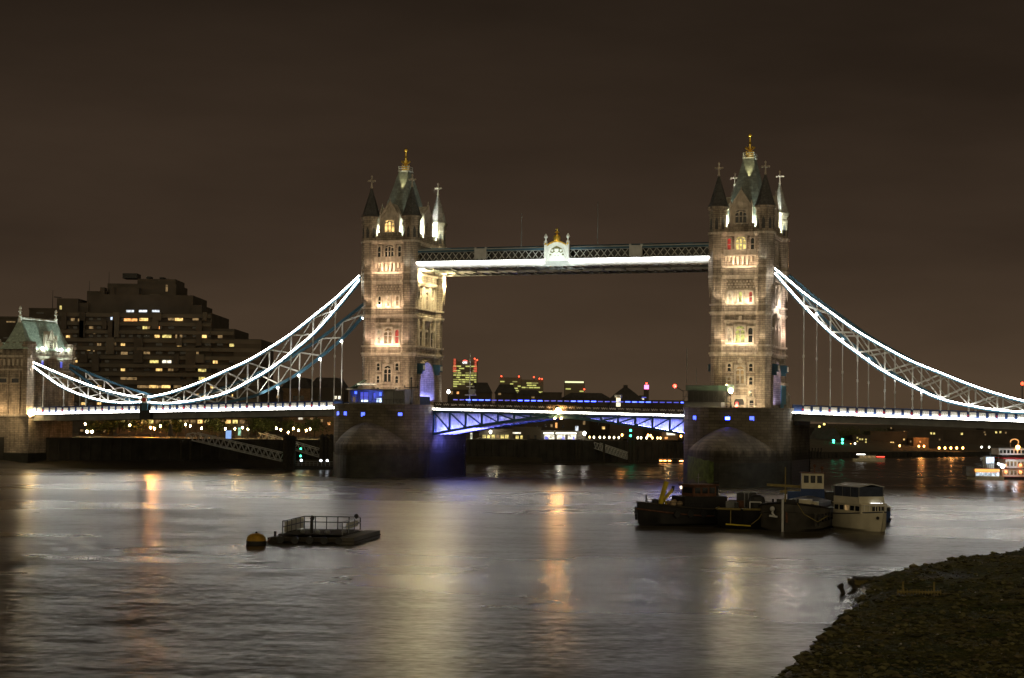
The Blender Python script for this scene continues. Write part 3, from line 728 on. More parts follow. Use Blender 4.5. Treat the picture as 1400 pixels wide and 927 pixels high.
# green floodlamp in the left tower's window, light blue hoarding by the right tower's arch
lm = MB(); lm.box(-TS - 2.5, -TS - 2.0, -9.35, -9.0, 38.95, 39.4); lm.build('green_floodlamp', 'l_green', towerN)
hb = MB(); hb.box(TS + 6.3, TS + 6.55, 4.0, 9.2, 16.4, 21.6); hb.build('hoarding', 'skyblue', towerS)
hb = MB(); hb.box(TS + 6.3, TS + 6.9, 3.4, 9.7, 21.6, 22.1); hb.box(TS + 5.9, TS + 7.2, 9.2, 10.4, 16.4, 17.6); hb.loft([[(TS + 6.5 + a * f, 9.8 + b * f, z) for a, b in ((-.7, -.7), (.7, -.7), (.7, .7), (-.7, .7))] for f, z in ((1, 17.6), (1.1, 19.4), (.1, 20.6))]); hb.build('parapet_pier', 'trim', towerS)
hb = MB(); hb.box(-TS + 5.9, -TS + 6.1, -4.6, 2.4, 16.4, 18.4); hb.build('hoarding', 'navyboat', towerN)

# ---- flood lights on the towers
WARM, YEL, PINK, GRN = (1, .70, .46), (1, .80, .55), (1, .68, .54), (.86, 1, .80)
def floods(cs, k):
    f = lambda s, t, z: B(cs + s, t, z)
    base = (1000, 1500)[k]
    if k == 0:
        area('tower_floodlight', f(.8, -14.4, 20.5), f(.4, -9.0, 26), 650, (1, .72, .49), 11, .4)
    else: area('tower_floodlight', f(1.6, -14.6, 16.9), f(.5, -9.0, 24.5), 800, (1, .78, .54), 6.4, .5)
    area('tower_floodlight', f(-.6, -9.9, 30.1), f(-.4, -8.4, 33.6), 260, PINK if k == 0 else WARM, 6.0, .15)
    area('tower_floodlight', f(0, -9.9, 38.9), f(0, -8.4, 42.6), 240, WARM if k == 0 else YEL, 6.5, .15)
    area('tower_floodlight', f(0, -10.5, 47.0), f(0, -8.6, 49.4), 240, WARM, 5, .15)
    area('tower_floodlight', f(0, -10.0, 50.55), f(0, -8.6, 54), 70, WARM, 5, .15)
    for z in (30.25, 39.05, 47.15):
        for a in (-2.2, 0, 2.2): point('ledge_floodlight', f(a, -10.2 - (.5 if z > 45 else 0), z), ((210, 140), (160, 110))[z > 32][k], WARM if k == 0 else YEL, .13)
    for a in (-1, 1):
        spot('pier_nose_floodlight', f(a * 7.5, -20.5, 16.8), f(a * 1.5, -9, 40), (2800, 2500)[k], WARM if k == 0 else YEL, 62, .7)
        spot('turret_floodlight', f(a * 5.0, -10.7, 30.1), f(a * 4.75, -9.2, 36), 600 if a < 0 else 380, PINK if k == 0 else YEL, 75, .5)
        spot('turret_floodlight', f(a * 5.0, -10.7, 38.9), f(a * 4.8, -9.2, 44.5), 480 if a < 0 else 260, WARM if k == 0 else YEL, 75, .6)
        spot('turret_floodlight', f(a * 5.2, -11.3, 46.9), f(a * 5.0, -9.4, 54), 430, (1, .75, .5) if a < 0 else (.85, .9, .8), 70, .7)
    # crown: cool white floods behind the parapet between turrets and dormers
    for a in (-1, 1):
        point('crown_floodlight', f(a * 2.85, -7.9, 56.4), 2600, GRN, .25)
        point('crown_floodlight', f(a * 2.9, 7.9, 56.4), 6000, GRN, .25)
        point('crown_floodlight', f(a * 5.0, 4.0, 56.4), 4500, GRN, .25)
        point('crown_floodlight', f(a * 5.0, -4.0, 56.2), 4000, GRN, .25)
    spot('finial_floodlight', f(.5, -3.4, 66.5), f(0, 0, 74.5), 2500, (1, .85, .4), 40)
    spot('spire_floodlight', f(5.3, 4.4, 57.6), f(5.1, 8.0, 66), 9000, (.95, 1, .9), 50)
    spot('spire_floodlight', f(-5.3, 4.4, 57.6), f(-5.1, 8.0, 67), 9000, (.95, 1, .9), 50)
floods(-TS, 0); floods(TS, 1)
# left tower, face toward the river span: strong floods under the walkway
point('arch_face_floodlight', B(-TS + 7.6, -6.2, 46.0), 6500, (1, .80, .42), .35)
point('arch_face_floodlight', B(-TS + 7.9, 8.6, 45.4), 8000, (1, .80, .42), .35)
spot('arch_face_floodlight', B(-TS + 10.0, 1.0, 46.8), B(-TS + 5.6, 1, 36), 7000, (1, .82, .45), 100, .7)
for t_ in (-7.4, 8.6):       # arch under the left tower lit blue and white
    pass
area('arch_floodlight', B(-TS, -3.9, 17.2), B(-TS, .5, 25.5), 160, (.16, .2, 1), 8, .3)
area('arch_floodlight', B(-TS + 3.8, 3.9, 17.2), B(-TS + 3.8, 1.5, 26), 1500, (.20, .24, 1), 2.5, .3)
area('arch_floodlight', B(-TS - 2.5, 3.9, 17.2), B(-TS - 2, 1, 26), 700, (1, .85, .6), 3, .3)
area('arch_floodlight', B(TS + 1, 3.9, 17.2), B(TS + 1, 1, 26), 1000, (.55, .5, 1), 7, .3)
point('face_floodlight', B(TS + 7.6, 2.4, 38.4), 2200, (1, .84, .74), .3)
point('face_floodlight', B(TS + 7.8, 6.6, 33.0), 700, PINK, .3)
spot('face_floodlight', B(TS + 8.2, 9.6, 46.4), B(TS + 5.6, 8.4, 52), 700, (1, .62, .35), 60)
spot('face_floodlight', B(TS + 9.5, 2, 17.4), B(TS + 5.6, 4, 30), 1400, (1, .75, .55), 70)

# ---- high level walkways
def walkway(t0, t1, front):
    mb = MB()
    mb.box(-TS + OU + .2, TS - OU - .2, t0, t1, 47.65, 48.1)
    mb.box(-TS + OU + .2, TS - OU - .2, t0 + .1, t1 - .1, 51.75, 52.0)
    mb.box(-TS + OU + .2, TS - OU - .2, t0 - .05, t0 + .25, 47.85, 49.3); mb.box(-TS + OU + .2, TS - OU - .2, t1 - .25, t1 + .05, 47.85, 49.3)
    wk = mb.build('walkway', 'palesteel', bridge)
    rl = MB()
    for t in (t0, t1): rl.box(-TS + OU + .2, TS - OU - .2, t - .17, t + .17, 51.3, 51.76)
    rl.loft([[(x, t0 + (t1 - t0) * u, z) for u, z in ((.0, 52.0), (.5, 52.45), (1, 52.0))] for x in (-TS + OU + .2, TS - OU - .2)])
    rl.build('walkway_roof', 'teal', wk)
    for t in (t0, t1):
        la = MB(); n = 44; x0, x1 = -TS + OU + .3, TS - OU - .3
        for k in range(n):
            a, b = x0 + (x1 - x0) * k / n, x0 + (x1 - x0) * (k + 1) / n
            la.bar((a, t, 49.3), (b, t, 51.35), .13, .12, up=(0, 1, 0)); la.bar((b, t + .02, 49.3), (a, t + .02, 51.35), .13, .12, up=(0, 1, 0))
        la.box(x0, x1, t - .05, t + .07, 49.24, 49.4); la.box(x0, x1, t - .05, t + .07, 51.22, 51.38)
        la.build('lattice', 'palesteel', wk)
        gb = MB(); gb.box(x0, x1, (t0 + t1) / 2 - .02 + (.4 if t == t1 else -.4), (t0 + t1) / 2 + .02 + (.4 if t == t1 else -.4), 49.2, 51.4); gb.build('glazing', 'glass', wk)
        for xx in (-18.7, 17.7):
            po = MB(); po.box(xx - 1.25, xx + 1.25, t - .3, t + .3, 49.2, 51.9); po.box(xx - 1.1, xx + 1.1, t - .36, t + .36, 49.5, 51.5)
            for sg in (-1, 1): po.box(xx + sg * 1.25 - .18, xx + sg * 1.25 + .18, t - .4, t + .4, 49.0, 52.2)
            po.build('walkway_pier', 'palesteel', wk)
    so = MB(); k = -TS + OU + 1
    while k < TS - OU: so.box(k, k + .3, t0 + .1, t1 - .1, 47.3, 47.66); k += 2.2
    so.box(-TS + OU + .2, TS - OU - .2, t1 - .5, t1 - .05, 47.2, 47.64)
    so.build('floor_beam', 'grey', wk)
    if front:
        for a, b in ((-TS + OU - 1.6, -3.35), (2.55, TS - OU - .4)):
            st_ = MB(); st_.box(a, b, t0 - .42, t0 - .06, 48.72, 49.08); st_.build('light_strip', 'led_wk', wk)
            sh_ = MB(); sh_.box(a, b, t0 - .5, t0 - .04, 49.23, 49.4)
            x = a
            while x < b - .3: sh_.box(x, x + .3, t0 - .46, t0 - .05, 49.4, 49.62); x += 1.1
            sh_.build('cornice_ledge', 'grey', wk)
    return wk
wkF = walkway(-8.5, -5.0, True); wkB = walkway(5.0, 8.5, False)
x = -30.
ub = MB()
while x < 31: ub.bar((x, -5.1, 47.9), (x, 5.1, 47.9), .25, .3); x += 5.2
ub.build('cross_tie', 'grey', wkF)
spot('soffit_floodlight', B(-TS + 8, -5.5, 46.6), B(-5, -6, 48), 900, (1, .85, .5), 60)
spot('soffit_floodlight', B(-TS + 9, 7.5, 45.8), B(0, 6, 47.7), 1600, (1, .85, .5), 60)
# coat of arms at mid walkway
cx, cy = -.4, -8.95
cr_ = MB(); cr_.extr([(-2.35, 48.75), (2.35, 48.75), (2.35, 51.9), (1.7, 52.5), (.8, 52.9), (0, 53.4), (-.8, 52.9), (-1.7, 52.5), (-2.35, 51.9)], lambda a, z, d: (cx + a, cy - d, z), -.1, .2)
crest = cr_.build('coat_of_arms', 'white', wkF)
for sg in (-1, 1):
    pp = MB()
    pp.box(cx + sg * 2.6 - .28, cx + sg * 2.6 + .28, cy - .45, cy + .3, 48.6, 53.2); pp.lathe([(.3, 53.2), (.15, 53.5), (.15, 53.8), (.45, 54.1), (.3, 54.5), (.05, 54.9)], cx + sg * 2.6, cy - .1, 8)
    pp.build('crest_post', 'white', wkF)
fn = lambda a, z, d: (cx + a, cy - .2 - d, z)
def shield(a, z, w, h, d, mt, nm):
    mb = MB(); mb.extr([(a - w, z + h), (a + w, z + h), (a + w, z + h * .35), (a + w * .6, z - h * .2), (a, z - h * .6), (a - w * .6, z - h * .2), (a - w, z + h * .35)], fn, 0, d); mb.build(nm, mt, wkF)
M['olive'] = mat('olive heraldic paint', (.16, .15, .06), .6, var=.4, scale=3)
mb = MB(); mb.extr([(-1.5, 50.7), (-.95, 50.5), (-.5, 50.8), (0, 50.45), (.5, 50.8), (.95, 50.5), (1.5, 50.7), (1.25, 51.45), (.6, 51.85), (0, 52.1), (-.6, 51.85), (-1.25, 51.45)], fn, 0, .08); mb.build('dark_ground', 'olive', wkF)
shield(0, 50.85, .5, .62, .2, 'white', 'shield')
for sg in (-1, 1):
    shield(sg * 1.0, 50.95, .26, .36, .16, 'white', 'shield')
    mb = MB(); mb.path([fn(sg * 1.9, 49.3, .08), fn(sg * 2.0, 50.2, .14), fn(sg * 1.8, 51.0, .14), fn(sg * 1.5, 51.4, .1)], .12, 6); mb.ball(fn(sg * 1.55, 51.55, .12), .2, 0, 8, 5); mb.build('supporter', 'white', wkF)
    mb = MB(); mb.lathe([(.02, 49.95), (.2, 50.05), (.2, 50.25), (.02, 50.4)], cx + sg * 1.45, cy - .25, 8); mb.build('rosette', 'olive', wkF)
    mb = MB(); mb.extr([(sg * .35 - .12, 49.9), (sg * .35 + .12, 49.9), (sg * .35, 50.15)], fn, 0, .1); mb.build('rosette', 'olive', wkF)
gd = MB(); pts = [fn(a, 52.25 + .9 * (1 - (a / 2.3) ** 2), .1) for a in [-2.3 + 4.6 * k / 12 for k in range(13)]]
gd.path(pts, .16, 6)
for sg in (-1, 1): gd.ball(fn(sg * 2.6, 52.6, .2), .26, 0, 8, 5)
gd.lathe([(.45, 53.1), (.75, 53.4), (.85, 53.9), (.7, 54.4), (.25, 54.7), (.12, 54.9), (.5, 55.1), (.45, 55.3), (.12, 55.5), (.3, 55.9), (.05, 56.2)], cx, cy - .1, 10)
gd.build('gilded_crown', 'gold', wkF)
area('crest_floodlight', B(cx, -14.5, 47.4), B(cx, -9.1, 52.2), 620, (.86, 1, .92), 4.5, .8)

# ---- bascules
def zdeck(s): return 15.08 - .0145 * s                     # line of the lit strip over the river span
def bascule(sg):
    x0, x1 = sorted((sg * 29.8, sg * .06)); n = 14
    xs = [x0 + (x1 - x0) * k / n for k in range(n + 1)]
    end = 10.05 if sg < 0 else 10.75
    def zb(s):
        u = abs(s) / 29.8; zt = zdeck(s) - .75
        return min(zt - .05, zt - .25 - (zdeck(sg * 29.8) - .75 - end) * u ** 1.35)
    dk = MB()
    dk.loft([[(x, -8.2, zdeck(x) + .2), (x, 8.2, zdeck(x) + .2), (x, 8.2, zdeck(x) - .35), (x, -8.2, zdeck(x) - .35)] for x in xs])
    leaf = dk.build('bascule', 'asphalt', bridge)
    for t, nm in ((-8.5, 'front'), (8.5, 'back')):
        tr = MB()
        for a, b in zip(xs, xs[1:]):
            tr.bar((a, t, zdeck(a) - .62), (b, t, zdeck(b) - .62), .4, .35); tr.bar((a, t, zb(a)), (b, t, zb(b)), .55, .55)
        m = 7
        for k in range(m + 1):
            x = sg * 29.6 * (1 - k / m * .92)
            if zdeck(x) - zb(x) > 1.0:
                tr.bar((x, t, zb(x)), (x, t, zdeck(x) - .6), .42, .4)
                xn = sg * 29.6 * (1 - (k + 1) / m * .92)
                tr.bar((x, t + .03, zdeck(x) - .7), (xn, t + .03, zb(xn) + .1), .36, .3)
        tr.build('truss', 'teal', leaf)
    for t in (-6.9, 6.9):        # pale inner girder webs that catch the blue light
        wp = MB()
        for a, b in zip(xs, xs[1:]): wp.add([(a, t, zb(a) + .1), (b, t, zb(b) + .1), (b, t, zdeck(b) - .4), (a, t, zdeck(a) - .4)], [(0, 1, 2, 3)])
        for k in range(2 * n):
            x = x0 + (x1 - x0) * (k + .5) / (2 * n); wp.box(x - .09, x + .09, t - .3, t - .01, zb(x) + .15, zdeck(x) - .45)
        wp.build('girder_web', 'palesteel', leaf)
    sf = MB()
    for a, b in zip(xs, xs[1:]):
        sf.add([(a, -6.8, zb(a) + .3), (b, -6.8, zb(b) + .3), (b, 6.8, zb(b) + .3), (a, 6.8, zb(a) + .3)], [(0, 1, 2, 3)])
        for t in (-4.2, -1.4, 1.4, 4.2): sf.bar((a, t, zb(a) + .1), (b, t, zb(b) + .1), .3, .5)
        sf.bar((a, -8.3, zb(a) + .05), (a, 8.3, zb(a) + .05), .25, .35)
    sf.build('soffit', 'palesteel', leaf)
    for t, front in ((-8.55, True), (8.55, False)):
        pr_ = MB()
        for a, b in zip(xs, xs[1:]): pr_.bar((a, t, zdeck(a) + 1.5), (b, t, zdeck(b) + 1.5), .3, .18, 1); pr_.bar((a, t, zdeck(a) + .38), (b, t, zdeck(b) + .38), .3, .2, 1)
        k = 0; x = x0 + .2
        while x < x1 - .5:
            pr_.box(x, x + .28, t - .2, t + .2, zdeck(x) + .3, zdeck(x) + 1.58, 1)
            if x + 1.85 < x1:
                pr_.box(x + .28, x + 1.9, t - .06, t + .06, zdeck(x + 1) + .5, zdeck(x + 1) + 1.4, 1)
                for j in range(3):
                    xx = x + .42 + .5 * j
                    pr_.bar((xx, t - .1, zdeck(xx) + 1.3), (xx + .25, t - .1, zdeck(xx) + .9), .1, .1, 0, up=(0, 1, 0)); pr_.bar((xx + .25, t - .1, zdeck(xx) + .9), (xx + .5, t - .1, zdeck(xx) + 1.3), .1, .1, 0, up=(0, 1, 0))
            x += 1.9
        pr_.build('parapet', ['trim', 'timber'], leaf)
        if front:
            ls = MB()
            for a, b in zip(xs, xs[1:]): ls.bar((a, t - .12, zdeck(a)), (b, t - .12, zdeck(b)), .3, .28)
            ls.build('light_strip', 'led', leaf)
            sh_ = MB()
            for a, b in zip(xs, xs[1:]): sh_.bar((a, t - .16, zdeck(a) - .27), (b, t - .16, zdeck(b) - .27), .62, .08)
            sh_.build('strip_shield', 'black', leaf)  # shelf added to keep the strip's light off the truss below
    return leaf, zb
leafN, zbN = bascule(-1); leafS, zbS = bascule(1)
BLUE = (.16, .20, 1)
for sg, zb in ((-1, zbN), (1, zbS)):
    for k, (u0, u1, e_) in enumerate(((.985, .80, 150), (.79, .62, 80), (.61, .44, 30), (.43, .25, 9))):
        tb = MB(); m_ = 6
        for j in range(m_):
            a, b = sg * 29.6 * (u0 + (u1 - u0) * j / m_), sg * 29.6 * (u0 + (u1 - u0) * (j + 1) / m_)
            tb.bar((a, -8.05, zb(a) + .2), (b, -8.05, zb(b) + .2), .16, .16)
        nm_ = 'blue_tube_%d' % k
        if nm_ not in M: M[nm_] = emit('blue tube light ' + 'abcd'[k], (.20, .22, 1), e_)
        tb.build('light_tube', nm_, leafN if sg < 0 else leafS)
    for t_ in (-5.2, -2.8, 0, 2.8):
        M.setdefault('soffit_glow', emit('blue violet soffit glow', (.16, .17, 1), 7)); tb = MB()
        for j in range(5): a, b = sg * (29.2 - 1.7 * j), sg * (29.2 - 1.7 * (j + 1)); tb.bar((a, t_, zb(a) - .2), (b, t_, zb(b) - .2), .35, .1)
        tb.build('soffit_glow_strip', 'soffit_glow', leafN if sg < 0 else leafS)  # glowing strips added to brighten the underside and its reflection
    spot('bascule_floodlight', B(sg * 28.6, 0, 6.5), B(sg * 18, 0, zb(sg * 18)), 40000, (.20, .2, 1), 75, .8)
    spot('pier_floodlight', B(sg * 26, -4, 9.5), B(sg * 30.5, -4, 6), 2200, (.12, .14, 1), 110, .8)
spot('pier_floodlight', B(-26.5, -11, 12.0), B(-30.0, -12, 9), 160, (.2, .2, 1), 110, .8)
# glowing blue bars stand in for a vehicle's light trail over the far parapet
k = 0
for i in range(38):
    s = -31 + i * 1.63
    lb = MB(); lb.box(s - .55, s + .55, 8.25, 8.45, 17.62 - .0035 * s, 17.86 - .0035 * s); bright = (i % 8) in (2, 3, 4, 5)
    lb.build('blue_trail_bar', 'trail_glow' if bright else 'led_dimblue', leafN if s < 0 else leafS)
rb = MB(); rb.bar((-29.8, 8.5, 17.7), (29.8, 8.5, 17.5), .12, .1); 
for i in range(20): rb.bar((-29.5 + 3.1 * i, 8.55, 16.4), (-29.5 + 3.1 * i, 8.55, 17.6), .1)
rb.build('trail_bar_rail', 'black', leafN)
# orange navigation lamp at mid span
nv = MB(); s_ = .35
nv.ball((s_, -9.15, 15.35), .62, 0, 10, 6); nv.build('navigation_lamp', 'l_nav', leafS)
for d_ in (-.75, .75):
    nv = MB(); nv.ball((s_ + d_, -9.1, 13.75), .24, 0, 8, 5); nv.build('navigation_lamp', 'l_orange', leafS)
nv = MB(); nv.bar((s_, -8.9, 13.6), (s_, -8.9, 16.2), .16); nv.bar((s_ - .9, -8.9, 13.75), (s_ + .9, -8.9, 13.75), .14); nv.build('lamp_bracket', 'black', leafS)

# ---- side spans
def zside(s): a = abs(s); return 15.6 - .027 * (a - 52.5)
def side_span(sg, s1):
    x0, x1 = sorted((sg * 52.4, sg * s1)); n = 24
    xs = [x0 + (x1 - x0) * k / n for k in range(n + 1)]
    dk = MB(); dk.loft([[(x, -8.2, zside(x) + .2), (x, 8.2, zside(x) + .2), (x, 8.2, zside(x) - .4), (x, -8.2, zside(x) - .4)] for x in xs])
    span = dk.build('side_span', 'asphalt', bridge)
    gr_ = MB()
    for t in (-7.4, -3, 3, 7.4):
        for a, b in zip(xs, xs[1:]): gr_.bar((a, t, zside(a) - 1.1), (b, t, zside(b) - 1.1), .5, 1.4)
    for x in xs: gr_.bar((x, -7.8, zside(x) - 1.0), (x, 7.8, zside(x) - 1.0), .35, .9)
    gr_.build('girder', 'grey', span)
    for t, front in ((-8.5, True), (8.5, False)):
        pw = MB()
        pw.loft([[(x, t - .1, zside(x) + .22), (x, t + .1, zside(x) + .22), (x, t + .1, zside(x) + 1.5), (x, t - .1, zside(x) + 1.5)] for x in xs], 0)
        for a, b in zip(xs, xs[1:]): pw.bar((a, t, zside(a) + 1.58), (b, t, zside(b) + 1.58), .34, .16, 0)
        off = t - .1 if front else t - .1
        s = sg * 54.65
        i = 0
        step = 5.67 / 3
        while abs(s) < s1 - 1.2:
            z = zside(s); c = s
            pw.box(c - .2, c + .2, t - .24, t + .2, z + .24, z + 1.5, 1)
            if i % 3 == 0: pw.extr([(c - .14, z + .95), (c + .14, z + .95), (c + .14, z + .6), (c, z + .42), (c - .14, z + .6)], lambda a, zz, d: (a, t - d, zz), .25, .3, 3)
            a, b = sorted((c + sg * .3, c + sg * (step - .3))); z2 = zside((a + b) / 2)
            pw.box(a, b, t - .16, t - .1, z2 + .4, z2 + 1.36, 2)
            for j in range(3):
                w_ = (b - a) / 3; p, q_ = a + w_ * (j + .12), a + w_ * (j + .88)
                pw.bar((p, t - .17, z2 + .5), (q_, t - .17, z2 + 1.26), .09, .05, 4, up=(0, 1, 0)); pw.bar((q_, t - .17, z2 + .5), (p, t - .17, z2 + 1.26), .09, .05, 4, up=(0, 1, 0))
            s += sg * step; i += 1
        pw.build('parapet', ['navy', 'navy', 'white', 'redp', 'palesteel'], span)
        if front:
            segs = [(x0, x1)] if sg > 0 else [(x0, -106.6), (-103.4, x1)]
            for a0, a1 in segs:
                ls = MB(); m = 10
                for k in range(m):
                    a, b = a0 + (a1 - a0) * k / m, a0 + (a1 - a0) * (k + 1) / m
                    ls.bar((a, t - .28, zside(a) - .02), (b, t - .28, zside(b) - .02), .36, .30)
                ls.build('light_strip', 'led', span)
            sh_ = MB()
            for a, b in zip(xs, xs[1:]): sh_.bar((a, t - .2, zside(a) - .27), (b, t - .2, zside(b) - .27), .8, .07)
            sh_.build('strip_shield', 'black', span)  # added shelf, shades the girder from the light strip
    return span
spanN, spanS = side_span(-1, 138.0), side_span(1, 138.0)

# ---- suspension chains
UP = [(48.6, 45.9), (52.0, 43.0), (54.75, 40.65), (60.3, 36.6), (65.7, 32.7), (71.4, 29.3), (77.2, 26.2), (82.8, 23.9), (90, 21.0), (98, 18.5), (104.6, 17.2)]
LO = [(48.6, 45.3), (54.6, 38.5), (60.3, 32.75), (65.8, 28.5), (71.3, 24.6), (77.1, 21.5), (82.8, 18.9), (88.2, 17.55), (94.5, 16.55), (100, 16.2), (104.6, 16.5)]
SU = [(105.2, 17.1), (111.5, 18.0), (118.5, 19.55), (125.5, 21.65), (132.6, 24.15), (137.4, 25.9)]
SL = [(105.2, 16.5), (111.5, 16.3), (117, 16.75), (123.3, 18.2), (129, 20.3), (134, 23.2), (137.4, 25.3)]
def chain(sg, t, bright):
    ch = MB(); lo = MB(); N_ = 36
    def run(mb, P, wd, ht, off=0., dt=0.):
        a0, a1 = P[0][0], P[-1][0]
        pts = [(sg * (a0 + (a1 - a0) * k / N_), t + dt, interp(P, a0 + (a1 - a0) * k / N_) + off) for k in range(N_ + 1)]
        for p, q_ in zip(pts, pts[1:]): mb.bar(p, q_, wd, ht)
    run(ch, UP, .7, .62, .18); run(ch, SU, .7, .55, .15)
    o = ch.build('suspension_chain', 'teal', bridge)
    run(lo, LO, .7, .62, -.18); run(lo, SL, .7, .55, -.15); lo.build('lower_chord', 'teal', o)
    la = MB(); P5 = [54.75 + 5.67 * k for k in range(9)]
    for k, a in enumerate(P5):
        za, zc = interp(LO, a), interp(UP, a)
        la.bar((sg * a, t, za), (sg * a, t, zc), .3, .3, up=(0, 1, 0))
        if k + 1 < len(P5):
            b = P5[k + 1]; zd, ze = interp(LO, b), interp(UP, b)
            la.bar((sg * a, t + .05, zc), (sg * b, t + .05, zd), .2, .22, up=(0, 1, 0)); la.bar((sg * a, t - .08, za), (sg * b, t - .08, ze), .34, .26, up=(0, 1, 0))
    la.build('lattice', 'palesteel', o); la = MB()
    S5 = [109.5, 115.5, 121.2, 127, 132.5]
    for k, a in enumerate(S5):
        la.bar((sg * a, t, interp(SL, a)), (sg * a, t, interp(SU, a)), .26, .26, up=(0, 1, 0))
        if k + 1 < len(S5):
            b = S5[k + 1]; la.bar((sg * a, t + .05, interp(SU, a)), (sg * b, t + .05, interp(SL, b)), .2, .2, up=(0, 1, 0)); la.bar((sg * a, t - .06, interp(SL, a)), (sg * b, t - .06, interp(SU, b)), .26, .22, up=(0, 1, 0))
    la.build('lattice', 'palesteel', o)
    for a in P5 + [121.8, 128.2, 134.2]:
        zt = interp(LO if a < 105 else SL, a) - .3
        if zt - zside(a) < 1.9: continue
        h = MB(); h.tube((sg * a, t, zside(a) + 1.5), (sg * a, t, zt), .11, .11, 8); h.tube((sg * a, t, zt - 1.6), (sg * a, t, zt), .19, .22, 8)
        zm = (zside(a) + 1.5 + zt) / 2; h.tube((sg * a, t, zm - .3), (sg * a, t, zm + .3), .2, .2, 8); h.tube((sg * a, t, zside(a) + 1.5), (sg * a, t, zside(a) + 2.1), .22, .16, 8)
        h.build('hanger', 'palesteel', o)
    kn = MB(); z = 17.0
    kn.tube((sg * 104.9, t - .75, z), (sg * 104.9, t + .75, z), 1.05, 1.05, 16, 0); kn.tube((sg * 104.9, t - .9, z), (sg * 104.9, t - .74, z), .82, .82, 16, 1); kn.tube((sg * 104.9, t - .98, z), (sg * 104.9, t - .89, z), .5, .5, 12, 2)
    kn.box(sg * 104.9 - .8, sg * 104.9 + .8, t - .6, t + .6, zside(104.9) + .2, z - .6, 0); kn.build('chain_pin', ['teal', 'white', 'redp'], o)
    if bright:
        for P, off, hh in ((UP, .36, .21), (LO, .02, .22), (SU, .32, .2), (SL, .02, .22)):
            st_ = MB(); run(st_, P, .12, hh, off, -.44); st_.build('light_strip', 'led', o)
    else:
        for a in P5[:5]:
            b_ = MB(); b_.ball((sg * a, t - .5, interp(LO, a) - .9), .28, 0, 8, 5); b_.build('chain_lamp', 'l_white', o)
    return o
chain(-1, -8.5, True); chain(-1, 7.6, False); chain(1, -8.5, True); chain(1, 7.6, False)
for s in (-60, -71, -82): spot('chain_floodlight', B(s, 3.0, zside(s) + .6), B(s + 4, 7.6, interp(UP, -s - 2)), 9000, (1, .9, .75), 75)
for s in (-126, -115): spot('chain_floodlight', B(s, 3.5, zside(s) + .6), B(s - 2, 7.6, interp(SU, -s)), 5000, (1, .86, .8), 80)
for s in (59, 71, 83): spot('chain_floodlight', B(s, -7.4, zside(s) + 1.8), B(s - 3, -8.5, interp(UP, s + 2)), 700, (1, .95, .85), 60)
# column under the left low point
kc = MB(); kc.box(-106.4, -103.4, -8.9, 8.9, 12.2, 16.2); kc.build('pin_housing', 'black', spanN)
# underdeck steel by the abutment pier of each side span
for sg in (-1, 1):
    ab = MB(); ab.box(*sorted((sg * 52.5, sg * 53.4)), -7.6, 7.6, 12.9, 14.9); ab.build('bearing_beam', 'black', spanN if sg < 0 else spanS)

# ---- gate tower on the left bank abutment
gx0, gx1, gt = -168.0, -137.5, 9.6
ga = MB()
aw2, sp2, ri2 = 6.2, 19.6, 5.4
arc2 = [(-aw2 - .3, 13.0)] + [(-aw2 * (1 - (k / 10) ** 1.9) - .3, sp2 + ri2 * math.sin(k / 10 * math.pi / 2)) for k in range(11)]
arc2 += [(-a - .6, z) for a, z in reversed(arc2[:-1])]
ga.extr([(-gt, 3.5)] + [(-gt, 3.5)][:0] + [(-gt + .001, 3.5)][:0] + [(-7.4, 3.5), (-7.4, 13.0)][:0] + arc2[:0] + [(gt, 3.5), (gt, 13.0)] + list(reversed(arc2)) + [(-gt, 13.0)], lambda a, b, c: (c, a, b), gx0, gx1)
ga.extr([(-gt, 13.0)] + arc2 + [(gt, 13.0), (gt, 27.2), (-gt, 27.2)], lambda a, b, c: (c, a, b), gx0, gx1)
gate = ga.build('gate_tower', 'stone', bridge)
gb = MB(); gb.box(gx0, gx1 + .15, -gt - .15, gt + .15, -2, 3.5); gb.build('wet_base', 'wet', gate)
gb = MB(); gb.box(gx0, gx1 + .35, -gt - .35, gt + .35, 12.4, 13.05); gb.build('string_course', 'trim', gate)
gb = MB(); gb.box(gx0, gx1 + .3, -gt - .3, gt + .3, 24.0, 24.35); gb.box(gx0, gx1 + .5, -gt - .5, gt + .5, 27.2, 27.8)
for k in range(12): gb.box(gx1 - 1.3 * k - 1.0, gx1 - 1.3 * k - .4, -gt - .45, -gt + .1, 25.2, 26.8)
gb.build('cornice', 'trim', gate)
gb = MB(); gb.box(gx0, gx1 - .2, -gt, -gt + .7, 27.8, 30.4); gb.box(gx0, gx1 - .2, gt - .7, gt, 27.8, 30.4)
x = gx1 - 1.4
while x > gx0 + 1: gb.box(x, x + .9, -gt + .02, -gt + .68, 30.4, 31.1); gb.box(x, x + .9, gt - .68, gt - .02, 30.4, 31.1); x -= 1.9
for yy in (-7.5, -4.8, 4.8, 7.5): gb.box(gx1 - .9, gx1 - .2, yy - .9, yy + .9, 27.8, 29.6)
gb.box(gx1 - .9, gx1 - .2, -gt + .7, gt - .7, 27.8, 28.7)
gb.build('battlement', 'stone', gate)
for a in (-gt + 1.0, gt - 1.0):
    t_ = MB(); t_.prism(octa(gx1 - 1.0, a, 1.7), 13.1, 31.2); t_.prism(octa(gx1 - 1.0, a, 1.95), 30.0, 30.5); t_.build('corner_turret', 'stone', gate)
rf = MB()
RS = -141.9
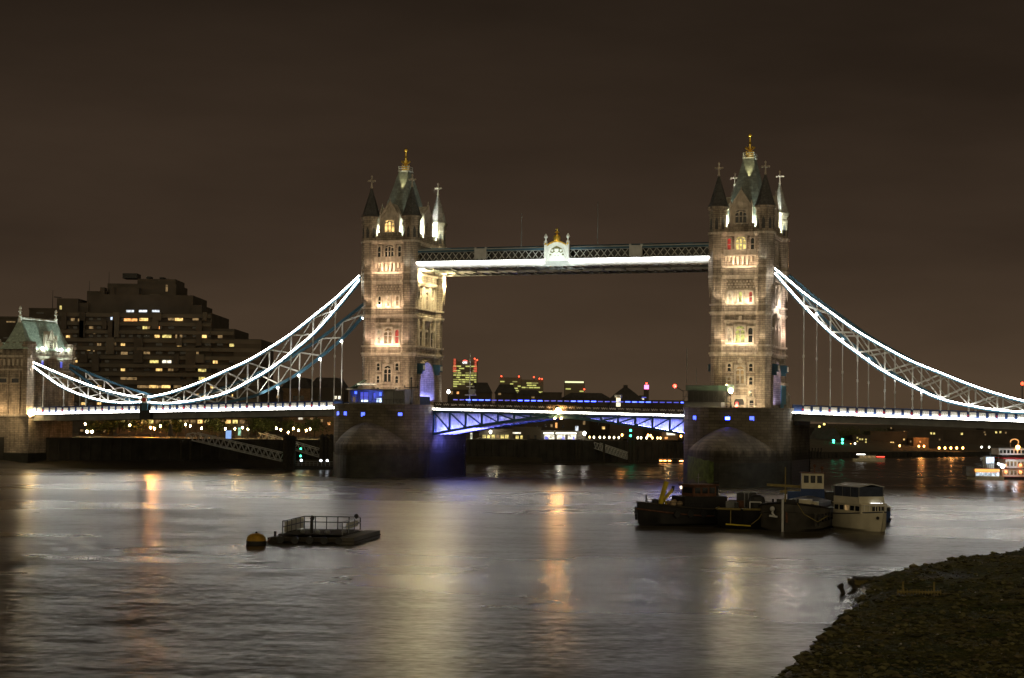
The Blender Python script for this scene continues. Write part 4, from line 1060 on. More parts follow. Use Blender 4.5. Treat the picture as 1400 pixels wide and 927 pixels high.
rf.loft([[(RS + a * hx, b * hy - .2, z) for a, b in ((-1, -1), (1, -1), (1, 1), (-1, 1))] for hx, hy, z in ((4.3, 10.3, 29.3), (3.3, 9.5, 30.6), (2.3, 8.8, 32.4), (1.3, 8.2, 34.6), (.55, 7.85, 36.4), (.2, 7.7, 36.9))])
groof = rf.build('roof', 'slategreen', gate)
rd = MB(); rd.box(RS - .2, RS + .2, -7.9, 7.5, 36.8, 37.2)
for k in range(24): rd.ball((RS, -7.6 + .64 * k, 37.3), .2, 0, 6, 4)
rd.build('ridge_cresting', 'white', gate)
for yy in (-7.9, 7.5):
    fi = MB(); fi.lathe([(.6, 36.0), (.35, 37.4), (.55, 37.7), (.25, 38.0), (.25, 38.6), (.55, 38.8), (.2, 39.1), (.36, 39.5), (.3, 39.8), (.05, 40.2)], RS, yy, 8); fi.build('finial', 'white', gate)
dm = MB(); fn = lambda a, z, d: (gx1 - .6 + d, a, z)
dm.extr([(-1.5, 27.8), (1.5, 27.8), (1.5, 31.2), (0, 34.2), (-1.5, 31.2)], fn, -3.0, 0); 
for sg in (-1, 1): dm.bar(fn(sg * 1.6, 31.4, .1), fn(0, 34.4, .1), .28, .4); dm.extr([(sg * 2.2 - .35, 27.8), (sg * 2.2 + .35, 27.8), (sg * 2.2 + .35, 33.2), (sg * 2.2 - .35, 33.2)], fn, -.6, .2)
dm.build('dormer', 'trim', gate)
window(fn, 0, 29.2, 1.4, 2.2, 2, .25, .5, 'glass', gate, .25)
fnf = face_fn('front', 0, 0, gt); 
for a, z, w_, h_ in ((-141.6, 21.0, 1.3, .9), (-145.2, 21.0, 1.3, .9)): window(fnf, a, z, 2.2, 1.0, 1, .2, .05, 'glass', gate, .2, transom=False)
for a in (-140.2, -143.6, -147.2):
    bt = MB(); bt.extr([(a - .22, 13.2), (a + .22, 13.2), (a + .22, 23.8), (a - .22, 23.8)], fnf, 0, .35); bt.build('buttress', 'stone', gate)
gbl = MB(); gbl.extr([(-147.4, 28.4), (-145.4, 28.4), (-145.4, 30.2), (-146.4, 31.8), (-147.4, 30.2)], fnf, -.1, .35); gbl.build('gable_panel', 'trim', gate)
for b in (-4.4, 3.8):
    sl = MB(); sl.box(gx1 + .02, gx1 + .14, b - .35, b + .35, 25.1, 26.6); sl.build('slit_window', 'led_dimblue', gate)
rib = MB()
for k in range(5):
    xx = gx1 - 1.2 - 2.6 * k
    pts = [(xx, a * .97, 13 + (z - 13) * .985) for a, z in arc2]; rib.path(pts, .28, 6)
rib.build('vault_rib', 'trim', gate)
# road surface through the gate
rdm = MB(); rdm.box(gx0, gx1 + .4, -6.0, 5.6, 12.6, 13.3); rdm.build('gate_road', 'asphalt', gate)
for k, col in enumerate(((.2, .25, 1), (1, .75, .5), (.25, .3, 1))):
    spot('gate_floodlight', B(gx1 - 2.0 - 3.5 * k, 4.4, 13.6), B(gx1 - 2.4 - 3.5 * k, 3.0, 25), 2600, col, 50)
spot('gate_floodlight', B(gx1 - 1.0, -4.8, 13.7), B(gx1 - 1.5, -5.2, 22), 900, (1, .7, .4), 60)
spot('gate_floodlight', B(gx1 + 1.2, 8.0, 13.8), B(gx1 - .3, 8.0, 22), 260, (1, .65, .35), 60)
area('gate_floodlight', B(-146, -11.6, 12.9), B(-146, -9.6, 22), 700, (1, .68, .34), 14, .3)
spot('gate_floodlight', B(-139.0, -13.5, 12.4), B(-144, -9.6, 8), 700, (1, .72, .36), 110, .8)
for s, t_ in ((-1.2, -6.4), (-1.2, 6.4), (-1.0, -3.2), (-1.0, 3.4)): point('roof_floodlight', B(gx1 + s, t_, 29.4), 700, (.85, 1, .85), .2)
for s, t_ in ((-9.2, -8.6), (-6.2, -9.0), (-3.0, -8.9)): point('roof_floodlight', B(gx1 + s, t_, 29.9), 900, (.80, 1, .84), .2)
for s, t_ in ((.2, -6.6), (.2, -2.2), (.2, 2.2), (.2, 6.8)): point('roof_floodlight', B(gx1 + s, t_, 29.8), 110, (.80, 1, .84), .2)
for t_ in (-6, 5.5): spot('roof_floodlight', B(-124, t_, 15.6), B(-141, t_ * .6, 35.4), 26000, (.80, 1, .86), 23, .5)
for t_, m_ in ((-4.3, 'l_white'), (3.9, 'l_pinkwhite')):
    if m_ not in M: M[m_] = emit('pinkish white lamp', (1, .8, .78), 30)
    fl = MB(); fl.ball((gx1 - .1, t_, 29.6), .42, 0, 8, 5); fl.build('floodlamp', m_, gate)
fl = MB(); fl.box(gx1 + .1, gx1 + 1.0, -9.9, -9.0, 12.9, 13.9); fl.build('end_lamp', 'l_warm', gate)
stt = MB(); stt.lathe([(.5, 26.0), (.6, 26.6), (.45, 27.6), (.3, 28.2), (.05, 28.5)], gx1 + .2, 8.6, 8); stt.bar((gx1, 8.6, 27.4), (gx1 + 1.4, 8.6, 27.8), .3); stt.build('stone_beast', 'trim', gate)

# ================================================================== THINGS ON THE PIERS AND THE BRIDGE
def br(s, t, z): return B(s, t, z)
# glass ticket hall on the hotel side pier
s0, s1, t0, t1 = -47.2, -33.6, -16.2, -11.2
hall = thing('glass_pavilion', 'low glass pavilion glowing blue inside at the foot of the tower nearer the hotel', 'pavilion', B((s0 + s1) / 2, (t0 + t1) / 2, 16.42), -TH)
cx_, cy_ = (s0 + s1) / 2, (t0 + t1) / 2; hx, hy = (s1 - s0) / 2, (t1 - t0) / 2
m = MB(); m.box(-hx - .8, hx + .3, -hy - .5, hy + .3, 3.15, 3.45); m.loft([[(x, y, z) for x, y in ((-hx - .8, -hy + 1), (hx * .1, -hy + 1), (hx * .1, hy), (-hx - .8 + k * 2.2, hy))] for k, z in ((0, 3.46), (1, 3.5))]); m.build('roof', 'grey', hall)
m = MB(); m.add([(-hx - .6, -hy + .6, 3.5), (-hx + 2.2, -hy + 3.5, 5.6), (-hx + 2.2, hy, 5.6), (-hx - .6, hy, 3.5)], [(0, 1, 2, 3)]); m.bar((-hx - .6, -hy + .6, 3.5), (-hx + 2.2, -hy + 3.5, 5.6), .15); m.build('sloping_glass', 'glassgreen', hall)
m = MB()
for k in range(8): x = -hx + k * 1.17; m.bar((x, -hy, 0), (x, -hy, 3.15), .12)
m.bar((-hx, -hy, 1.6), (-hx + 8.2, -hy, 1.6), .1); m.box(-hx, hx, -hy - .1, -hy + .1, 0, .35); m.build('window_frame', 'grey', hall)
m = MB(); m.box(-hx + 8.3, hx - 2.8, -hy, -hy + .3, .35, 3.15); m.box(hx - .25, hx, -hy, hy, 0, 3.15); m.box(-hx, -hx + .2, -hy + .2, hy, 0, 3.15); m.box(-hx, hx, hy - .2, hy, 0, 3.15); m.build('wall', 'grey', hall)
m = MB(); m.box(hx - 2.75, hx - .3, -hy, -hy + .1, .4, 3.1); m.build('glass_panel', 'glass', hall)
for a, z, b_, h_, mt in ((-hx + .7, 2.6, .3, .3, 'led_blue2'), (-hx + 3.0, 1.9, 1.0, .8, 'led_dimblue'), (-hx + 3.0, .75, .8, .22, 'w_vi'), (-hx + 5.3, 2.0, .25, .5, 'led_dimblue'), (-hx + 6.6, .9, .55, .45, 'w_vi'), (-hx + .35, 1.0, .3, .5, 'w_dim'), (-hx + 6.9, 2.3, .25, .4, 'led_blue2')):
    m = MB(); m.box(a - b_, a + b_, -hy + 1.6, -hy + 1.8, z - h_, z + h_); m.build('blue_screen', mt, hall)
o = point('pavilion_light', B(cx_ - 3, cy_, 18.4), 420, (.10, .15, 1), .4)
m = MB(); m.bar((-hx + 1.4, -hy + 1.2, 4.5), (-hx + 6.0, -hy + 1.2, 4.5), .4, .22); m.build('lit_parapet', 'w_pale', hall)
m = MB(); m.bar((6.2, -hy - .7, 0), (6.2, -hy - .7, 1.1), .08)
for k in range(9): m.bar((-1 + k * .9, -hy - .7, 0), (-1 + k * .9, -hy - .7, 1.05), .06)
m.bar((-1, -hy - .7, 1.05), (6.2, -hy - .7, 1.05), .07); m.build('railing', 'black', hall)

# control cabin with green glass on the boat side pier
cb_ = thing('control_cabin', 'dark control cabin with green glass top on the boat side pier edge', 'cabin', B(34.6, -12.6, 16.42), -TH)
m = MB(); m.box(-4.4, 3.8, -1.8, 1.8, 0, 1.2); m.build('base', 'grey', cb_)
m = MB(); m.box(-3.6, 4.4, -1.4, 1.6, 1.2, 3.6); m.build('wall', 'black', cb_)
m = MB(); m.box(-4.0, 5.0, -1.7, 1.8, 3.6, 4.7); m.build('glass_top', 'glassgreen', cb_)
m = MB(); m.box(5.0, 6.4, -1.5, -1.2, 3.4, 4.9); m.build('lit_glass', lit_window('pale green lit glass', (.75, 1, .55), .7), cb_)
m = MB()
for k in range(10): x = -4.4 + 1.1 * k; m.bar((x, -2.2, 1.2), (x, -2.2, 3.5), .09)
m.bar((-4.4, -2.2, 2.3), (5.6, -2.2, 2.3), .08); m.bar((-4.4, -2.2, 3.5), (5.6, -2.2, 3.5), .1); m.box(-4.5, 5.6, -2.4, 1.9, 1.15, 1.3)
for k in range(5): m.bar((-4.4 + 2.2 * k, -2.2, 1.2), (-3.3 + 2.2 * k, -2.2, 3.5), .07)
m.build('railing', 'black', cb_)
m = MB(); m.bar((-4.2, 0, 5.1), (-4.2, 0, 12.6), .16); m.bar((-2.1, 0, 5.1), (-2.1, 0, 8.2), .1); m.build('mast', 'grey', cb_)
m = MB(); m.bar((-4.4, -2.0, 3.4), (-6.2, -2.0, 4.4), .14); m.build('lamp_arm', 'black', cb_)
m = MB(); m.ball((-6.3, -2.0, 4.5), .38, 0, 10, 6); m.build('signal_lamp', 'l_red', cb_)
m = MB(); m.box(6.9, 7.35, -1.9, -1.5, 0, 1.2); m.build('red_box', 'redp', cb_)

def street_lamp(name, label, base, h, mt, r=.3, group=None, post='black', arms=0):
    o = thing(name, label, 'street lamp', base, 0, group)
    m = MB(); m.lathe([(.2, 0), (.2, .3), (.09, .5), (.07, h - .3), (.05, h)], 0, 0, 6); m.build('post', post, o)
    m = MB(); m.lathe([(r * .3, h - .1), (r * .95, h + r * .6), (r, h + r * 1.2), (r * .6, h + r * 2), (.02, h + r * 2.3)], 0, 0, 8); m.build('lantern', mt, o)
    return o
M['l_pier'] = emit('pier lantern glass', (1, .78, .40), 320)
street_lamp('street_lamp', 'bright street lamp in front of the doorway of the tower nearer the boats', B(41.0, -17.0, 16.42), 3.1, 'l_pier', .42)
street_lamp('street_lamp', 'smaller warm lantern standing beside the bright lamp on the boat side pier', B(39.1, -12.4, 16.42), 4.3, emit('small pier lantern', (1, .72, .35), 9), .32)
street_lamp('street_lamp', 'white street lamp at the corner of the tower nearer the hotel', B(-33.3, 9.6, 16.42), 3.0, 'l_white', .35)
M['l_dimwhite'] = emit('dim white column light', (1, .9, .6), 1.3)
o = thing('light_column', 'short white lit column on the far parapet of the river span', 'light column', B(9.0, 8.9, 15.2), -TH)
m = MB(); m.box(-.4, .4, -.4, .4, 0, 3.4); m.build('shaft', 'l_dimwhite', o); m = MB(); m.box(-.75, .75, -.6, .6, 3.4, 4.1); m.build('cap', 'white', o)
o = thing('signal_mast', 'pale signal mast with crosstrees and a blue foot behind the river span parapet', 'mast', B(-27.6, 8.9, 15.4), -TH)
m = MB(); m.lathe([(.5, 0), (.35, 1.2), (.12, 2.2), (.1, 12.5), (.04, 13.5)], 0, 0, 6); m.bar((-1.2, 0, 3.6), (1.6, 0, 3.6), .25); m.bar((-.9, 0, 5.6), (1.1, 0, 5.6), .2); m.build('pole', 'palesteel', o)
m = MB(); m.lathe([(.55, 0), (.6, 1.1), (.3, 2.0)], 0, 0, 8); m.build('foot', 'skyblue', o)
m = MB(); m.box(-.2, 1.5, -.3, .3, 3.8, 5.0); m.build('platform_rail', 'grey', o)
o = thing('signal_post', 'dark signal post with cross arm on the hotel side pier', 'post', B(-32.3, -15.6, 16.42), -TH)
m = MB(); m.lathe([(.3, 0), (.16, .6), (.14, 5.4), (.05, 6.0)], 0, 0, 6); m.build('pole', 'black', o)
m = MB(); m.bar((-1.6, 0, 3.8), (1.6, 0, 3.8), .22); m.bar((-1.6, 0, 3.6), (-1.6, 0, 4.3), .2); m.bar((1.6, 0, 3.6), (1.6, 0, 4.3), .2); m.ball((0, 0, 5.9), .26, 0, 6, 4); m.build('cross_arm', 'black', o)
for s, lab, h in ((-9.1, 'slender bare flagpole left of the walkway coat of arms', 7.6), (8.8, 'slender bare flagpole right of the walkway coat of arms', 9.6)):
    o = thing('flagpole', lab, 'flagpole', B(s, -8.2, 52.05), -TH)
    m = MB(); m.tube((0, 0, 0), (0, 0, h), .1, .05, 6); m.build('pole', 'grey', o); m = MB(); m.ball((0, 0, h), .14, 0, 6, 4); m.build('ball_top', 'grey', o)

# ================================================================== BUILDINGS
def block(mb, px0, px1, py, Y, depth, z0=6.5, m=0):
    a, b = at(px0, py, Y), at(px1, py, Y); zt = (a.z + b.z) / 2
    mb.box(a.x, b.x, Y, Y + depth, z0, zt, m); return a.x, b.x, zt
def pane(px, py, wpx, hpx, Y, mt, parent, name='lit_window'):
    a, b = at(px - wpx / 2, py - hpx / 2, Y), at(px + wpx / 2, py + hpx / 2, Y)
    m = MB(); m.box(a.x, b.x, Y - .12, Y + .05, b.z, a.z); return m.build(name, mt, parent)

# big stepped hotel block behind the hotel side span
hotel = thing('hotel_block', 'huge dark stepped concrete hotel with scattered yellow windows behind the hotel side chain', 'hotel', at(190, 575, 562).xy.to_3d() + Vector((0, 0, 7)))
off = -hotel.location
def hb_(m, name, mt): o = m.build(name, mt, hotel); o.location = off; return o
m = MB()
for a in ((80, 290, 427, 562, 34), (78, 107, 408, 565, 24), (107, 121, 414, 566, 24), (119, 264, 403, 567, 26), (262, 276, 417, 566, 20), (288, 321, 449.5, 563, 30), (320, 357, 463.6, 561, 30)): block(m, *a)
hb_(m, 'facade', 'darkwall')
m = MB()
for a in ((119, 146, 398, 569, 20), (147, 241, 388, 571, 20), (188, 240, 381.5, 573, 16), (152, 190, 393, 568, 6), (243, 258, 404, 568, 20)): block(m, *a, 50)
hb_(m, 'roof_storey', 'darkwall')
for a in ((167.6, 187.5, 373.6, 575, 6, 58), (200, 206, 378, 575, 4, 58), (218, 224, 379, 575, 4, 58), (226, 231, 384, 575, 4, 58)): m = MB(); block(m, *a); hb_(m, 'plant_room', 'black')
m = MB()
for x_, y_ in ((149, 384), (122, 397), (72, 409)): p = at(x_, y_, 572); m.tube((p.x, p.y, p.z - 3), (p.x, p.y, p.z + 3), .12, .05, 5)
p, q_ = at(74, 406, 566), at(84, 407, 566); m.bar(p, q_, .4, .3); hb_(m, 'antenna', 'black')
for k in range(11):      # floors: a protruding spandrel and a ribbon of dark glass each
    y = 430.5 + 11.55 * k
    x1 = 288 if y < 448 else (320 if y < 462 else 356)
    m = MB(); a, b = at(81, y, 560.6), at(x1, y, 560.6); zc = (a.z + b.z) / 2
    m.box(a.x, b.x, 560.9, 562.1, zc - .75, zc + .45); 
    if k % 2 == 0 and k: m.box(at(186, y, 559).x, at(286, y, 559).x, 559.9, 561.0, zc - .7, zc + .35)
    hb_(m, 'floor_band', 'concrete')
rw = random.Random(11)
for k in range(11):
    y = 436.3 + 11.55 * k; x = 92.
    while x < (284 if k < 2 else 316 if k < 3 else 352):
        wd = 11.5 if x > 190 else 7.5
        if rw.random() < .62:
            o = pane(x, y, wd * .72, 3.4, 561.95, ('w_dim', 'w_dim', 'w_warm')[rw.randrange(3)] if rw.random() < .17 else 'glass', hotel, 'window'); o.location = off
        x += wd * 1.45
for px, py, wd, mt in ((83, 420.4, 2.6, 'w_yellow'), (99.6, 437, 5, 'w_dim'), (108, 438, 2.5, 'w_dim'), (129, 454, 2.5, 'w_dim'), (150, 457.5, 3, 'w_dim'), (93, 460.5, 5, 'w_warm'), (157, 470.3, 3.5, 'w_dim'), (121.3, 477.2, 4, 'w_warm'), (128.5, 478, 2, 'w_dim'),
                       (149, 480.8, 3, 'w_warm'), (129, 490, 5, 'w_warm'), (155, 435.3, 7, 'w_vi'), (178.5, 437.3, 18, 'w_orange'), (196.5, 436.8, 11.5, 'w_warm'), (244.6, 436.8, 10.5, 'w_warm'), (198, 448, 5.5, 'w_yellow'), (215.5, 448, 5.5, 'w_orange'), (214.8, 459.8, 6.5, 'w_warm'), (228.2, 459.8, 12, 'w_yellow'), (241, 460, 2, 'w_dim'), (247.5, 460, 3, 'w_dim'),
                       (279.5, 460, 6, 'w_warm'), (301, 460.3, 6, 'w_dim'), (245, 471.5, 6, 'w_warm'), (317.7, 472, 7.5, 'w_yellow'), (260.3, 483, 11, 'w_yellow'), (210.8, 494.4, 11.5, 'w_yellow'), (228, 494.4, 12, 'w_pale'), (294.3, 495, 6, 'w_warm'), (276.4, 506.3, 10.5, 'w_yellow'), (276.2, 517.4, 8.5, 'w_yellow'), (341.3, 506.6, 9, 'w_dim'), (193.5, 528.6, 11, 'w_dim'), (210.2, 528.6, 12, 'w_warm'), (227, 528.6, 11.5, 'w_warm'), (242.8, 528.8, 11, 'w_dim'), (290.5, 529, 6, 'w_warm'), (274.5, 540.5, 12, 'w_warm'), (321, 541, 8, 'w_warm'), (307, 541, 6, 'w_dim'), (176, 517.5, 22, 'w_dim'), (170, 483, 9, 'w_dim')):
    o = pane(px, py, wd, 3.9 if wd > 3 else 5, 561.6, mt, hotel); o.location = off
rb_ = random.Random(31)
for k in range(26):      # bays, shafts and balconies that break up the fronts
    px = rb_.uniform(84, 280) if k < 18 else rb_.uniform(122, 236)
    y0 = rb_.choice([430.5 + 11.55 * j for j in range(0, 7)]) if k < 18 else rb_.choice((392, 397, 406, 412))
    n_f = rb_.randrange(1, 4); wd = rb_.uniform(5, 13)
    a, b = at(px - wd / 2, y0 - 4, 559.5 if k < 18 else 568), at(px + wd / 2, y0 - 4 + (11.55 * n_f if k < 18 else 16), 559.5 if k < 18 else 568)
    if k >= 18 and a.z > at(px, 392, 568).z: continue
    m = MB(); m.box(a.x, b.x, (560.2 if k < 18 else 567.2), 562.5 if k < 18 else 571, b.z, a.z); hb_(m, 'projecting_bay', rb_.choice(('darkwall', 'concrete', 'darkwall')))
for px, wd in ((178, 10), (195.5, 11), (213, 10)):
    o = pane(px, 425.3, wd, 3, 561.6, 'w_white', hotel); o.location = off
o = pane(228, 394, 2.6, 9, 570.8, 'w_dim', hotel); o.location = off
# masses behind the gate tower
def building(name, label, px0, px1, py, Y, depth, wallm='darkwall', roof=None, roofh=0., wins=(), group=None, cat='building', z0=None, ledge=True):
    z0 = 6.9 if z0 is None else z0
    a, b = at(px0, py, Y), at(px1, py, Y); zt = (a.z + b.z) / 2; cxx = (a.x + b.x) / 2; hw = (b.x - a.x) / 2
    o = thing(name, label, cat, (cxx, Y, z0), 0, group); h = zt - z0
    m = MB(); m.box(-hw, hw, 0, depth, 0, h); 
    if ledge and not roof: m.box(-hw - .15, hw + .15, -.15, depth, h - .5, h + .1)
    m.build('wall', wallm, o)
    if roof == 'gable_x': m = MB(); m.extr([(-hw - .4, h), (hw + .4, h), (hw * .62, h + roofh), (-hw * .62, h + roofh)], lambda a_, b_, c: (a_, c, b_), -.4, depth); m.build('roof', 'rooft', o)
    elif roof == 'gable_y': m = MB(); m.extr([(-hw - .4, h), (hw + .4, h), (0, h + roofh)], lambda a_, b_, c: (a_, c, b_), -.4, depth); m.build('roof', 'rooft', o)
    elif roof == 'pyramid': m = MB(); m.loft([[(sx * (hw + .5) * f, depth / 2 + sy * (depth / 2 + .5) * f, z) for sx, sy in ((-1, -1), (1, -1), (1, 1), (-1, 1))] for f, z in ((1, h), (.5, h + roofh * .6), (.1, h + roofh))]); m.box(-hw * .12, hw * .12, depth * .45, depth * .55, h + roofh * .9, h + roofh * 1.15); m.build('roof', 'rooft', o)
    for px, py_, wd, hd, mt in wins:
        p, q_ = at(px - wd / 2, py_ - hd / 2, Y), at(px + wd / 2, py_ + hd / 2, Y)
        m = MB(); m.box(p.x - cxx, q_.x - cxx, -.14, .04, q_.z - z0, p.z - z0); m.build('window', mt, o)
    return o
building('office_block', 'dark flat roofed block far behind the gate tower at the left edge', -20, 42, 433, 640, 40, wins=((15, 440, 12, 2, 'w_dim'), (8, 462, 7, 2, 'glass'), (25, 448, 7, 2, 'glass')))
building('office_block', 'dark rounded block between the gate roof and the hotel', 40, 82, 421.5, 610, 40, wins=((55, 428, 10, 2, 'glass'), (70, 436, 6, 2, 'glass')))
# low brick range behind the tower nearer the hotel
building('brick_range', 'low brown range with a round window under its gable behind the hangers', 386, 424, 531, 590, 18, 'brickwall', 'gable_x', 3.6, wins=((407.5, 527.5, 6, 6, 'glass'), (402, 544, 3, 6, 'glass'), (405.5, 544, 3, 6, 'glass'), (411, 544, 3, 6, 'glass'), (414, 544, 3, 6, 'glass'), (380.5, 543, 4, 4, 'w_dim')))
building('brick_range', 'darker range with two chimneys beside the tower nearer the hotel foot', 424, 470, 530, 594, 18, 'darkwall', 'gable_x', 3.4, wins=((427, 544, 3, 5, 'glass'), (436, 544, 3, 5, 'glass'), (459, 543.5, 3, 4, 'w_pale'), (464, 543.5, 3, 4.5, 'w_pale')))
building('brick_range', 'low dark house left of the round windowed range', 356, 386, 536, 588, 18, 'darkwall', 'gable_x', 2.0, wins=((380, 542.5, 4, 4, 'w_dim'), (366, 544, 3, 4, 'glass')))
# quay side buildings under the hotel side span
building('quay_shop', 'long lit glass fronted building behind the quay trees under the hotel side span', 160, 345, 571, 540, 20, 'brickwall', wins=[(168 + 9.6 * k, 576.5, 6.5, 5, ('w_yellow', 'w_dim', 'w_dim', 'w_warm')[k % 4]) for k in range(18)])
building('quay_shop', 'warm brick building lit orange beside the hotel side pier', 395, 470, 569, 530, 20, 'brickwall', wins=((411, 572, 6, 3, 'w_pale'), (426, 572.5, 4, 3, 'w_dim'), (440, 575, 3, 4, 'w_dim'), (404, 580, 3, 4, 'w_dim'), (418, 580, 3, 4, 'glass'), (450, 579, 4, 4, 'w_orange')))
building('quay_kiosk', 'small pale kiosk beneath the left end of the span', 108, 146, 585, 492, 8, 'darkwall', wins=((112, 588, 4, 4, 'w_dim'), (143, 589, 3, 4, 'w_dim')))
building('green_door_house', 'small pale house with a greenish lit doorway on the quay', 322, 338, 580, 500, 8, 'concrete', wins=((327.5, 590, 3.5, 11, lit_window('green lit doorway', (.45, 1, .7), .6)),))

# houses above the river span
for lab, a, b, e, Y, rh, wn in (('dark gabled house above the river span below the lit tower block', 641, 672, 537, 720, 4.2, ((650, 536.3, 2, 1.5, 'w_dim'),)), ('second dark gabled house above the river span', 677, 706, 537.5, 725, 3.6, ((683, 538.5, 4, 3, 'w_dim'),)),
                               ('low flat house with two lit windows next to the tower nearer the hotel', 612, 640, 533, 715, 0, ((617, 537, 4, 4.5, 'w_dim'), (626, 537, 3, 3, 'w_orange'))), ('long low dark roof right of the gabled houses', 706, 740, 540, 722, 2.0, ()), ('tiny lit hut on the skyline above the span centre', 726, 731.5, 540.5, 700, 0, ((728.7, 543, 4, 3, 'w_dim'),)), ('flat dark skyline block right of centre above the river span', 741, 768, 536.5, 760, 0, ()), ('long low skyline roof left of the pyramid roof', 768, 835, 545, 765, 2.5, ())):
    building('skyline_house', lab, a, b, e, Y, 14, 'darkwall', 'gable_x' if rh else None, rh, wn)
m_ = building('pyramid_house', 'dark pyramid roofed building on the skyline right of centre', 834, 880, 549, 620, 16, 'darkwall', 'pyramid', 5.2, ())
building('skyline_house', 'low dark roof line between the pyramid roof and the boat side pier', 880, 945, 551, 640, 16, 'darkwall', 'gable_x', 1.0, ())
o = thing('sign_tower', 'distant slim tower with a glowing pink top on the skyline', 'tower', at(883.5, 545, 1500).xy.to_3d() + Vector((0, 0, 7)))
p = at(883.5, 532, 1500); h = p.z - 7
m = MB(); m.box(-2, 2, -2, 2, 0, h); m.build('shaft', 'darkwall', o)
m = MB(); m.box(-1.9, 1.9, -2.3, -2.1, h, h + 3.4); m.build('pink_sign', 'l_pink', o); m = MB(); m.ball((0, -2, h + 4.6), .9, 0, 8, 5); m.build('beacon', 'l_red', o)
o = building('blue_sign_house', 'small building with a blue lit sign left of the pink topped tower', 876, 884, 541, 660, 8, 'darkwall', wins=((880.5, 542.5, 6, 3, 'led_dimblue'), (878, 545.5, 5, 1.5, 'w_pale')))

# ---- the far tower blocks, five kilometres down river
YC = 4600
def far_tower(label, px0, px1, ptop, rows, wmat, beac=(), segs=5, dens=.6, seed=1, wh=1.6, x_in=1.0, wtop=None, fade=.2):
    a, b = at(px0, ptop, YC), at(px1, ptop, YC); hw = (b.x - a.x) / 2; zt = (a.z + b.z) / 2
    o = thing('tower_block', label, 'tower block', ((a.x + b.x) / 2, YC, 7.5)); h = zt - 7.5
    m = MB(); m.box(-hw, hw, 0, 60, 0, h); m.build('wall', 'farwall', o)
    r = random.Random(seed); u = (b.x - a.x) / (px1 - px0)
    y0 = wtop if wtop else ptop + 3
    for k in range(rows):
        zz = h - ((y0 - ptop) + k * 3.05) * u
        x = -hw + x_in * u
        while x < hw - x_in * u - 1:
            wd = r.uniform(.6, 1.5) * (2 * hw - 2 * x_in * u) / segs; x1_ = min(hw - x_in * u, x + wd)
            if r.random() < dens: mm = MB(); mm.box(x, x1_, -.8, .2, zz - wh * u, zz); mm.build('lit_window', wmat[r.randrange(len(wmat))], o)
            x = x1_ + .6 * u
    for bx_, by_ in beac:
        p = at(bx_, by_, YC); mm = MB(); mm.bar((p.x - o.location.x, -2, h - 1), (p.x - o.location.x, -2, p.z - 7.5), 1.0); mm.build('beacon_mast', 'black', o)
        mm = MB(); mm.ball((p.x - o.location.x, -3, p.z - 7.5), 2.1, 0, 8, 5); mm.build('beacon', 'l_beacon', o)
    return o, u, hw, h
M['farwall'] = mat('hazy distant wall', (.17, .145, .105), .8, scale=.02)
M['l_beacon'] = emit('red aircraft beacon', (1, .06, .02), 5)
GW = ['w_far', 'w_far', 'w_far2']
M['w_far'] = lit_window('far greenish windows', (.85, .85, .22), .75); M['w_far2'] = lit_window('far dim windows', (.75, .7, .2), .35)
ct, u, hw, h = far_tower('far lit tower block with red glowing corner fins and a white sign at its top', 619, 652.5, 499, 10, GW, ((649, 490.5), (652.5, 492.3)), 6, .78, 4, wtop=500)
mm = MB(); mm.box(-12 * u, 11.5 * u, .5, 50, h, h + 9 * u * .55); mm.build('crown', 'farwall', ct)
M['l_fin'] = lit_window('red lit corner fin', (1, .14, .07), .75)
for sx, w0, n in ((-1, 3.6, 9), (1, 3.6, 9)):
    for k in range(n):
        mm = MB(); x = sx * (hw - 2.6 * u) ; w2 = (1.6 if k < 5 else 2.3) * u; z_ = h + 8.2 * u - k * 2.05 * u
        mm.box(x - w2, x + w2, -1.2, .4, z_ - 1.35 * u, z_); mm.build('red_fin', 'l_fin', ct)
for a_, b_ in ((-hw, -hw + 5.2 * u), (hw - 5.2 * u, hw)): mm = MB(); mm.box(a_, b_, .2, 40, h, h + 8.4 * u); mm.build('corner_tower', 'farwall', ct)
cu = bpy.data.curves.new('sign_lettering', 'FONT'); cu.body = 'citi'; cu.size = 5.4 * u; cu.extrude = .6; cu.align_x = 'CENTER'; cu.offset = .02 * u
tmp = bpy.data.objects.new('tmp', cu); COL.objects.link(tmp); dg = bpy.context.evaluated_depsgraph_get(); me = bpy.data.meshes.new_from_object(tmp.evaluated_get(dg)); bpy.data.objects.remove(tmp)
so = bpy.data.objects.new('sign_lettering', me); COL.objects.link(so); so.parent = ct; me.materials.clear(); me.materials.append(emit('white sign letters', (1, 1, 1), 2.2))
so.rotation_euler = (R(90), 0, 0); so.location = (-.3 * u, -1.5, h + 2.0 * u)
mm = MB(); mm.path([(3.2 * u * math.cos(R(a)), -1.5, h + 4.4 * u + 2.2 * u * math.sin(R(a))) for a in range(20, 161, 14)], .42 * u, 6); mm.build('red_arc', emit('red sign arc', (1, .05, .03), 2.0), ct)
far_tower('far dark tower block with two red beacons and few lit floors', 683, 713, 516, 6, GW, ((685.5, 514.4), (709.5, 514.8)), 5, .42, 9, wtop=521)
far_tower('far slightly lower tower block with a row of lit floors and three beacons', 712.5, 743, 519, 6, GW, ((730, 515.6), (737.5, 517.8), (741, 518.2)), 5, .5, 12, wtop=523)
o, u, hw, h = far_tower('far square block with one bright white top floor', 772.5, 799, 521, 4, GW, ((798.8, 532.3),), 5, .12, 5, wtop=528)
mm = MB(); mm.box(-hw, hw - u, -1.2, .3, h - 2.4 * u, h - .4 * u); mm.build('lit_top_floor', emit('bright top floor', (.95, 1, .55), 1.2), o)
